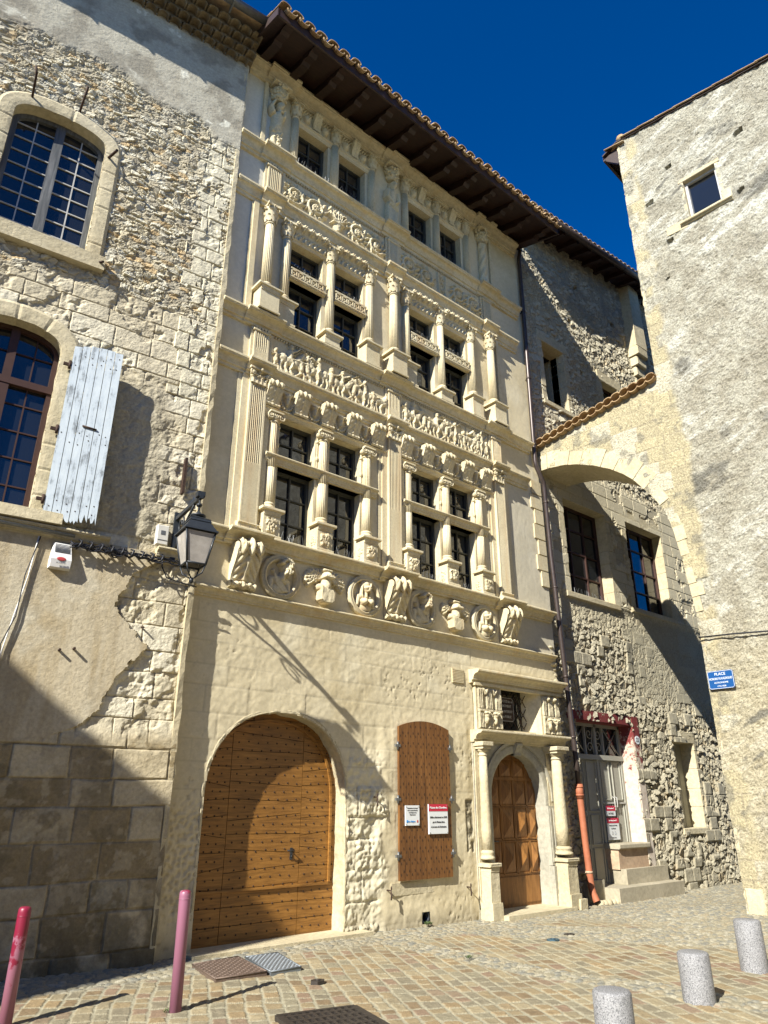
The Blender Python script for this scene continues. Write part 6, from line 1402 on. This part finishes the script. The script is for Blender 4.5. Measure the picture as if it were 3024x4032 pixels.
for k, path in enumerate(vs):
    late = path[0][0] > 2.42; wd = (.37 + .05 * math.sin(k * 1.7)) if not late else .20 + .06 * math.sin(k * 2.9)
    if late and k % 4 == 0: continue
    P_ = path[::-1]; P_ = [(p[0] + (q[0] - p[0]) * 0, p[1]) for p, q in zip(P_, P_)]
    outs = []; n = len(P_)
    for i in range(n):
        a, b = Vector(P_[max(i - 1, 0)]), Vector(P_[min(i + 1, n - 1)]); t = (b - a).normalized(); outs.append((P_[i][0] + t.y * wd, P_[i][1] - t.x * wd))
    f = .007 / max(.1, wd); poly = P_ + outs[::-1]; c = (sum(p[0] for p in poly) / len(poly), sum(p[1] for p in poly) / len(poly)); poly = [(c[0] + (p[0] - c[0]) * .965, c[1] + (p[1] - c[1]) * .965) for p in poly]
    yy = -.022 + .010 * math.sin(k * 2.1); mb = MB(FR); mb.prism(poly, yy, .12, 'y'); mb.build('voussoir', 'worn', arch)
mb = MB(FR); random.seed(4)                                       # wavy coping of canal tiles
for row in (0, 1):
    x = -.08
    while x < 2.95:
        z = arch_top(x) + .03 + .055 * row; r = .105 * random.uniform(.9, 1.05); up = 1 if row else -1
        o = [(x + r * math.cos(a), up * r * .62 * math.sin(a)) for a in [math.pi * i / 8 for i in range(9)]]; ii = [(x + (p[0] - x) * .8, p[1] * .74) for p in reversed(o)]
        mb.rings([[(p[0], y, z + p[1] + (.165 * (p[0] - x))) for p in o + ii] for y in (-.14 - .02 * row + random.uniform(-.015, .015), TH + .05)], True, True, False); x += .20
mb.build('tile_coping', 'tile', arch)

# ================================================================ house on the right, its flank in full sun
right = thing('roughcast_house', FR @ Vector((5.0, 1.0, 0)), 'tall sunlit house corner in pale roughcast with one small high window, on the right', 'house')
WR = (4.30, 5.00, 13.36, 14.44)
def rtop(x): return 16.72 - .14 * (x - 3.0)
def r_hole(x, z): return rect_in(x, z, *WR) | (z > rtop(x))
grid_obj('roughcast_wall', 'vrough', right, FR, np.concatenate([axis(3.0, 7.5, .026, WR[:2])[:-1], axis(7.5, 15.5, .09)]), axis(-.4, 16.8, .026, WR[2:]), rh, r_hole, facet=True)
mb = MB(FR); mb.prism([(3.03, -.5), (15.5, -.5), (15.5, rtop(15.5) - .05), (3.03, rtop(3.0) - .05)], .5, 7.0, 'y')
for (a, b, c, d) in ((3.03, 4.2, -.5, 16.5), (5.1, 15.4, -.5, 14.8), (4.2, 5.1, -.5, 13.2), (4.2, 5.1, 14.5, 16.3)): mb.box(a, b, .10, .5, c, d)
mb.build('house_body', 'back', right)
mb = MB(FR); rs = []; zs_ = np.arange(-.4, 16.7, .09)
for z in zs_: e = random.uniform(-.02, .02); rs.append([(3.06, .0 + random.uniform(-.015, .015), z), (3.0 + e, .005, z), (2.995 + e * .5, .6, z), (3.06, .6, z)])
mb.rings(rs, True, True, False); mb.build('corner_edge', 'worn', right)
mb = MB(FR); mb.cbox(3.02, 3.30, -.03, .2, -.3, .42, .02); mb.build('corner_stone', 'worn', right)
x0, x1, z0, z1 = WR; mb = MB(FR); mb.cbox(x0 - .10, x1 + .10, -.015, .25, z1, z1 + .10, .01); mb.box(x1, x1 + .07, -.004, .25, z0 + .1, z1); mb.box(x0 - .06, x0, -.004, .25, z0, z1); mb.box(x1 + .02, x1 + .2, -.022, .2, z0 - .02, z0 + .26); mb.box(x0 - .52, x0 - .08, -.02, .1, z0 - .14, z0 + .08, jit=.015); mb.build('window_surround', 'worn', right)
mb = MB(FR); mb.cbox(x0 - .20, x1 + .20, -.10, .2, z0 - .06, z0, .01); mb.box(x0 - .2, x1 + .2, -.05, .1, z0 - .09, z0 - .06); mb.build('window_sill', 'worn', right)
casement(right, FR, x0, x1, z0, z1, .14, 1, 1, ('bar_white', 'glass'), .055)
mb = MB(FR)
mb.prism([(2.62, rtop(3) - .02 - .15), (2.62, rtop(3) + .02 - .15), (3.0, rtop(3.0) + .03), (15.6, rtop(15.6) + .03), (15.6, rtop(15.6)), (3.0, rtop(3.0))], -.045, 7, 'y'); mb.build('roof_verge', 'roof_wood', right)
mb = MB(FR)
for k in range(29):
    x = 2.70 + k * .44; z = rtop(max(x, 3.0)) + .05 - (.10 if x < 3 else 0); dz = -.14 * .44; mb.rings([[(x, -.05 + .08 * math.cos(a) + .03, z + .05 * math.sin(a)) for a in [math.pi * i / 6 for i in range(7)]] + [(x, -.05 + .06 * math.cos(a) + .03, z - .015 + .04 * math.sin(a)) for a in [math.pi - math.pi * i / 6 for i in range(7)]], [(x + .50, -.05 + .07 * math.cos(a) + .03, z + dz - .02 + .05 * math.sin(a)) for a in [math.pi * i / 6 for i in range(7)]] + [(x + .50, -.05 + .05 * math.cos(a) + .03, z + dz - .035 + .04 * math.sin(a)) for a in [math.pi - math.pi * i / 6 for i in range(7)]]], True, True, False)
mb.ell((3.10, .05, rtop(3) + .14), (.11, .09, .10), 9, 7); mb.build('verge_tiles', 'tile', right)
mb = MB(FR); mb.prism([(2.60, rtop(3) - .22), (3.02, rtop(3) - .06), (3.02, rtop(3) - .55), (2.96, rtop(3) - .60)], .03, .10, 'y'); mb.box(2.60, 2.66, .02, 5, rtop(3) - .26, rtop(3) - .14); mb.build('eave_bracket', 'roof_wood', right)
sg = thing('street_sign', FR @ Vector((3.25, -.06, 3.66)), 'blue enamel street name sign with white letters at the corner of the roughcast house', 'street sign')
mb = MB(FR); a, b, c_, d_, k = 3.03, 3.47, 3.50, 3.81, .025
def oct_(i): return [(a + k + i, c_ + i), (b - k - i, c_ + i), (b - i, c_ + k + i), (b - i, d_ - k - i), (b - k - i, d_ - i), (a + k + i, d_ - i), (a + i, d_ - k - i), (a + i, c_ + k + i)]
mb.prism(oct_(0), -.068, -.055, 'y'); mb.build('plate', 'sign_blue', sg)
mb = MB(FR); mb.tube([(p[0], -.068, p[1]) for p in oct_(.008) + oct_(.008)[:1]], .0035, 5, False); mb.build('border', 'sign_white', sg)
for s_, z, sz, sx in (("PLACE", 3.750, .066, 1), ("HONORE FLAUGERGUES", 3.672, .054, .66), ("ASTRONOME", 3.604, .040, 1), ("1755-1830", 3.545, .036, 1)): lettering('lettering', s_, sz, 'sign_white', sg, text_mx(FR, 3.25, -.070, z), .0025, sx=sx)
tag(MB(FR).tube([(2.99, .0, 4.42), (3.0, -.07, 4.43), (3.6, -.08, 4.40), (4.4, -.07, 4.34), (6.0, -.08, 4.30), (9.0, -.07, 4.3)], .014, 6).build('wall_cable', 'black_cable'), 'black cable crossing the roughcast wall above the blue street sign', 'cable')
# ================================================================ the paved square
def gz(x, y): return -.045 - .06 * smooth(6.0, 11.0, x) * smooth(6, 9, y) + .10 * smooth(10.5, 13.0, x) * smooth(8.6, 6.5, y) - .0 * y
def pave_h(X, Y):
    n = fbm(X * .7, Y * .7, 360); n2 = fbm(X * 5, Y * 5, 361); sh = X.shape + (3,)
    a = math.radians(27); U = X * math.cos(a) - Y * math.sin(a) + .05 * (n - .5) + .05 * (fbm(X * 2.3, Y * 2.3, 375) - .5); V = X * math.sin(a) + Y * math.cos(a) + .10 * (fbm(X * 2.1, Y * 2.1, 368) - .5)
    d, b = ashlar(V, U, 362, (.14, .18), (.16, .30)); d = d + .030 * (fbm(X * 15, Y * 15, 369) - .55); g = smooth(.006, .020, d)
    wx = X + .03 * (fbm(X * 9, Y * 9, 370) - .5); wy = Y + .03 * (fbm(X * 9, Y * 9, 371) - .5)
    f1, e, rid, du, dv = voronoi(wx * 8.5, wy * 12.5, 363); g2 = smooth(.06, .30, e)
    dome = np.sqrt(np.clip(1 - (f1 / .62) ** 2, 0, 1))
    # pebble strip along the walls, pebble channel across the square, pebbles under the arch
    wall_d = 9.0 - Y; peb = smooth(.95, .80, wall_d + .12 * (n2 - .5) + .25 * smooth(4, 6, X) * smooth(7.2, 5.5, X)); ch = smooth(.26, .20, np.abs(X - (7.15 + .16 * (5.9 - Y) * (Y < 5.9) + .02 * np.sin(Y * 3))) ) ; ch2 = smooth(.9, .75, np.abs(X - (10.3 + (6.0 - Y) * .55)) + .1 * n2); far = smooth(10.6, 11.2, X + .5 * (n - .5) + .35 * (8 - Y) * 0)
    m = np.clip(np.maximum(np.maximum(peb, ch), np.maximum(ch2 * .0 + ch2, far)), 0, 1)
    tl = h01((b * 9999).astype(np.int64), (b * 0).astype(np.int64), 4) - .5; h = g * (.003 + .007 * b + .04 * tl * (d - .03)) + .008 * (n2 - .5) + .010 * (fbm(X * 14, Y * 14, 373, 4, .65) - .5); hp = g2 * .013 * dome + .008 * dome * rid + .006 * n2
    h = h * (1 - m) + hp * m + .03 * (n - .5)
    mort = np.broadcast_to(C3((.30, .28, .225)), sh); pal = [C3((.25, .195, .125)), C3((.19, .135, .085)), C3((.225, .155, .115)), C3((.23, .205, .155)), C3((.29, .24, .165)), C3((.195, .17, .13)), C3((.24, .20, .14)), C3((.26, .19, .115))]
    c = mort.copy(); idx = np.clip((b * len(pal)).astype(int), 0, len(pal) - 1); col = np.array(pal)[idx] * (.74 + .48 * fbm(X * 13, Y * 13, 366))[..., None]; c = lerp(c, col, g * .92)
    ppal = [C3((.27, .245, .19)), C3((.17, .17, .165)), C3((.23, .205, .16)), C3((.33, .31, .27)), C3((.14, .145, .15)), C3((.26, .215, .155))]; ci = np.clip((rid * len(ppal)).astype(int), 0, len(ppal) - 1); pc = lerp(np.broadcast_to(C3((.26, .24, .195)), sh), np.array(ppal)[ci], g2 * .7); c = lerp(c, pc, m)
    c = lerp(c, C3((.21, .185, .14)), smooth(.5, .75, fbm(X * 1.2, Y * 1.2, 367)) * .35)
    return h + gz(X, Y), c
pv = grid_obj('paving', 'vpave', None, ID, np.concatenate([axis(.4, 13.2, .0155)[:-1], axis(13.2, 19.6, .03)]), axis(2.2, 9.2, .0155), pave_h, None, True, facet=True); tag(pv, None, None, None, 'structure')
gp_ = MB(); gp_.add([(-120, -120, -.16), (160, -120, -.16), (160, 160, -.16), (-120, 160, -.16)], [(0, 1, 2, 3)]); tag(gp_.build('ground', 'far_ground'), None, None, None, 'structure')
M['pave_far'] = mat_stone('far_paving', (.20, .17, .13), (.24, .21, .16), (.27, .24, .19), big=2.0, fine=9)
fg = MB()
for (xa, xb, ya, yb) in ((-14, .42, -8, 9.4), (.42, 22, -8, 2.22), (19.5, 22, 2.22, 9.2)): fg.add([(xa, ya, -.075), (xb, ya, -.075), (xb, yb, -.075), (xa, yb, -.075)], [(0, 1, 2, 3)])
tag(fg.build('pavement', 'pave_far'), None, None, None, 'structure')

# ---------------------------------------------------------------- posts and stones
random.seed(41)
def steel_post(name, loc, h, r, lean, mat, label, off=0):
    t = thing(name, loc, label, 'post', 'painted steel posts'); mb = MB()
    mb.lathe(0, 0, [(r, -.1), (r, h - .045), (r * .97, h - .02), (r * .80, h - .005), (r * .4, h), (.001, h + .001)], 24); o = mb.build('post_tube', mat); o.parent = t
    mb = MB(); mb.lathe(0, 0, [(r * 1.04, h - .075), (r * 1.04, h - .07), (r * 1.0, h - .068)], 24); o = mb.build('cap_seam', mat); o.parent = t
    t.rotation_euler = (lean[0], lean[1], random.uniform(0, 6)); return t
steel_post('steel_post', (3.41, 6.84, -.05), .965, .053, (R_(-.6), R_(.3)), 'post_pink', 'slim faded pink steel post standing upright in front of the carriage gate')
steel_post('steel_post', (2.15, 7.33, -.05), .88, .053, (R_(.5), R_(.8)), 'post_red', 'slim red post with peeling paint at the left edge of the picture')
steel_post('steel_post', (1.66, 2.79, -.05), .90, .055, (0, 0), 'post_dark', 'dark red post top just showing at the bottom edge beside the drain grate')
def granite(loc, h, label):
    t = thing('granite_bollard', loc, label, 'bollard', 'granite bollards along the square'); mb = MB(); r = .142; n = 40
    mb.lathe(0, 0, [(r * 1.04, -.15), (r * 1.02, 0), (r, h - .02), (r - .012, h - .004), (r - .025, h), (.001, h + .002)], n); o = mb.build('shaft', 'granite'); o.parent = t; t.rotation_euler = (R_(random.uniform(-1, 1)), R_(random.uniform(-1, 1)), random.uniform(0, 6)); return t
granite((7.24, 4.03, -.05), .42, 'short grey granite bollard, the middle one of three, with its whole base in view')
granite((8.98, 4.30, -.04), .50, 'short grey granite bollard at the right edge, farthest of the three, below the house corner')
granite((5.36, 3.68, -.05), .42, 'nearest short grey granite bollard, cut by the bottom edge of the picture')
def sheet(mb, pts, z0, z1):
    n = len(pts); mb.add([(p[0], p[1], z0) for p in pts] + [(p[0], p[1], z1) for p in pts], [(i, (i + 1) % n, n + (i + 1) % n, n + i) for i in range(n)] + [tuple(range(n - 1, -1, -1)), tuple(range(n, 2 * n))])
def chequer(name, pts, mat, label, cat):
    zt = -.004; t = thing(name, (sum(p[0] for p in pts) / 4, sum(p[1] for p in pts) / 4, zt), label, cat); mb = MB(); sheet(mb, pts, -.06, zt); mb.build('plate', mat, t); mb = MB(); a, b, c, d = [Vector((p[0], p[1], 0)) for p in pts]
    for i in range(14):
        for j in range(18):
            u, v = (i + .5) / 14, (j + .5) / 18; p = (a * (1 - u) + b * u) * (1 - v) + (d * (1 - u) + c * u) * v; q = math.radians(45 if (i + j) % 2 else -45) + math.atan2(b.y - a.y, b.x - a.x); e = Vector((math.cos(q), math.sin(q), 0)) * .014; f = Vector((-e.y, e.x, 0)) * .3
            mb.add([(p - e - f) + Vector((0, 0, zt)), (p + e - f) + Vector((0, 0, zt)), (p + e + f) + Vector((0, 0, zt)), (p - e + f) + Vector((0, 0, zt)), p + Vector((0, 0, zt + .006))], [(0, 1, 4), (1, 2, 4), (2, 3, 4), (3, 0, 4)])
    mb.build('tread_pattern', mat, t)
    mb = MB(); o = [a, b, c, d]
    for i in range(4): p, q = o[i], o[(i + 1) % 4]; mb.tube([(p.x, p.y, zt), (q.x, q.y, zt)], .008, 6)
    mb.build('rim', mat, t)
chequer('access_cover', [(4.36, 8.44), (4.97, 8.50), (4.80, 7.58), (4.22, 7.63)], 'plate_rust', 'brown rusty chequer plate cover set in the paving by the gate', 'access cover')
chequer('access_cover', [(5.02, 8.42), (5.45, 8.40), (5.21, 7.54), (4.83, 7.55)], 'plate_grey', 'blue grey chequer plate cover beside the rusty one by the gate', 'access cover')
t = thing('drain_grate', (4.1, 5.55, -.03), 'cast iron drain grate with rows of slots at the bottom edge of the square', 'drain grate'); mb = MB(); ga = math.radians(-14); gc_ = Vector((4.22, 5.62, 0))
def gpt(u, v, z): return (gc_.x + u * math.cos(ga) - v * math.sin(ga), gc_.y + u * math.sin(ga) + v * math.cos(ga), z)
zt = .0; S_ = .36
def gbox(mb, u0, u1, v0, v1, z0, z1): P_ = [gpt(u, v, z) for z in (z0, z1) for v in (v0, v1) for u in (u0, u1)]; mb.add(P_, [(0, 2, 3, 1), (4, 5, 7, 6), (0, 1, 5, 4), (2, 6, 7, 3), (0, 4, 6, 2), (1, 3, 7, 5)])
for s_ in (-1, 1): gbox(mb, s_ * S_ - .02, s_ * S_ + .02, -S_, S_, -.05, zt); gbox(mb, -S_, S_, s_ * S_ - .02, s_ * S_ + .02, -.05, zt + .001)
mb.build('grate_frame', 'cast_iron', t); mb = MB()
for k in range(11): u = -S_ + .033 + k * (2 * S_ - .066) / 10; gbox(mb, u - .014, u + .014, -S_ + .02, S_ - .02, -.045, zt - .001)
for k in range(5): v = -S_ + .02 + (k + .5) * (2 * S_ - .04) / 5; gbox(mb, -S_ + .02, S_ - .02, v - .018, v + .018, -.045, zt)
mb.build('grate_bars', 'cast_iron', t); mb = MB(); gbox(mb, -S_, S_, -S_, S_, -.052, -.028); mb.build('drain_pit', 'dark', t)
def valve(x, y, z, r, mat, label): mb = MB(); mb.prism([(x + r * math.cos(math.pi * i / 3), y + r * .8 * math.sin(math.pi * i / 3)) for i in range(6)], z - .05, z + .012, 'z'); mb.lathe(x, y, [(r * .35, z + .012), (r * .35, z + .02), (.001, z + .021)], 10); tag(mb.build('valve_cover', mat), label, 'valve cover')
valve(5.0, 6.93, -.022, .085, 'cast_iron', 'small hexagonal rusty valve cover in the paving near the two plates'); M['valve_blue'] = mat_plain('worn_blue_iron', (.05, .10, .13), .5, .3, .3, 20)
valve(8.9, 6.95, -.045, .10, 'valve_blue', 'small blue iron valve cover in the paving, nearer of two before the portal'); valve(9.44, 7.08, -.05, .09, 'cast_iron', 'small dark iron valve cover in the paving, farther of two before the portal')
mb = MB(); random.seed(51)                                       # tufts of weeds in the joints
def tuft(x, y, z, n, s, label):
    mb = MB()
    for k in range(n):
        a = random.uniform(0, 6.28); L = s * random.uniform(.5, 1); p = Vector((x + random.uniform(-.05, .05), y + random.uniform(-.04, .04), z)); q = p + Vector((math.cos(a) * L * .6, math.sin(a) * L * .6, L * .7)); w_ = Vector((-math.sin(a), math.cos(a), 0)) * L * .16; m_ = (p + q) / 2 + Vector((0, 0, L * .1))
        mb.add([p, m_ - w_, q, m_ + w_], [(0, 1, 2, 3)])
    tag(mb.build('weed', 'weed'), label, 'weed')
M['weed'] = mat_plain('weed_green', (.06, .09, .025), .8, 0, .3, 40)
tuft(8.46, 8.92, -.03, 60, .07, 'small green weed growing under the round drain mouth of the wall'); tuft(7.05, 6.75, -.02, 40, .045, 'patch of small weeds in the pebble channel of the square'); tuft(3.36, 6.86, -.03, 26, .05, 'tiny weed at the foot of the pink post')
# house down the street on the left, beyond the picture: its gable shades the foot of the walls
sh_ = MB(); sh_.box(-22, -10.0, 4.15, 9.2, -.3, 12.2); tag(sh_.build('plain_house', 'back'), 'plain rendered house down the street to the left, beyond the frame', 'house')
for k, (xa, xb, h_) in enumerate(((-26, -9, 9.5), (-8.9, 6, 11.0), (6.1, 24, 10.0))):  # opposite houses added out of view to cut sky fill on the facade
    b = MB(); b.box(xa, xb, -22, -8.0, -.3, h_); b.prism([(-22.6, h_), (-7.5, h_), (-15, h_ + 2.6)], xa - .1, xb + .1)
    tag(b.build('plain_house', 'back'), ('unseen plain rendered house on the far left behind the viewer, closing the square', 'tallest unseen plain rendered house right behind the viewer, closing the square', 'unseen plain rendered house on the right behind the viewer, closing the square')[k], 'house', 'unseen houses added behind the viewer')
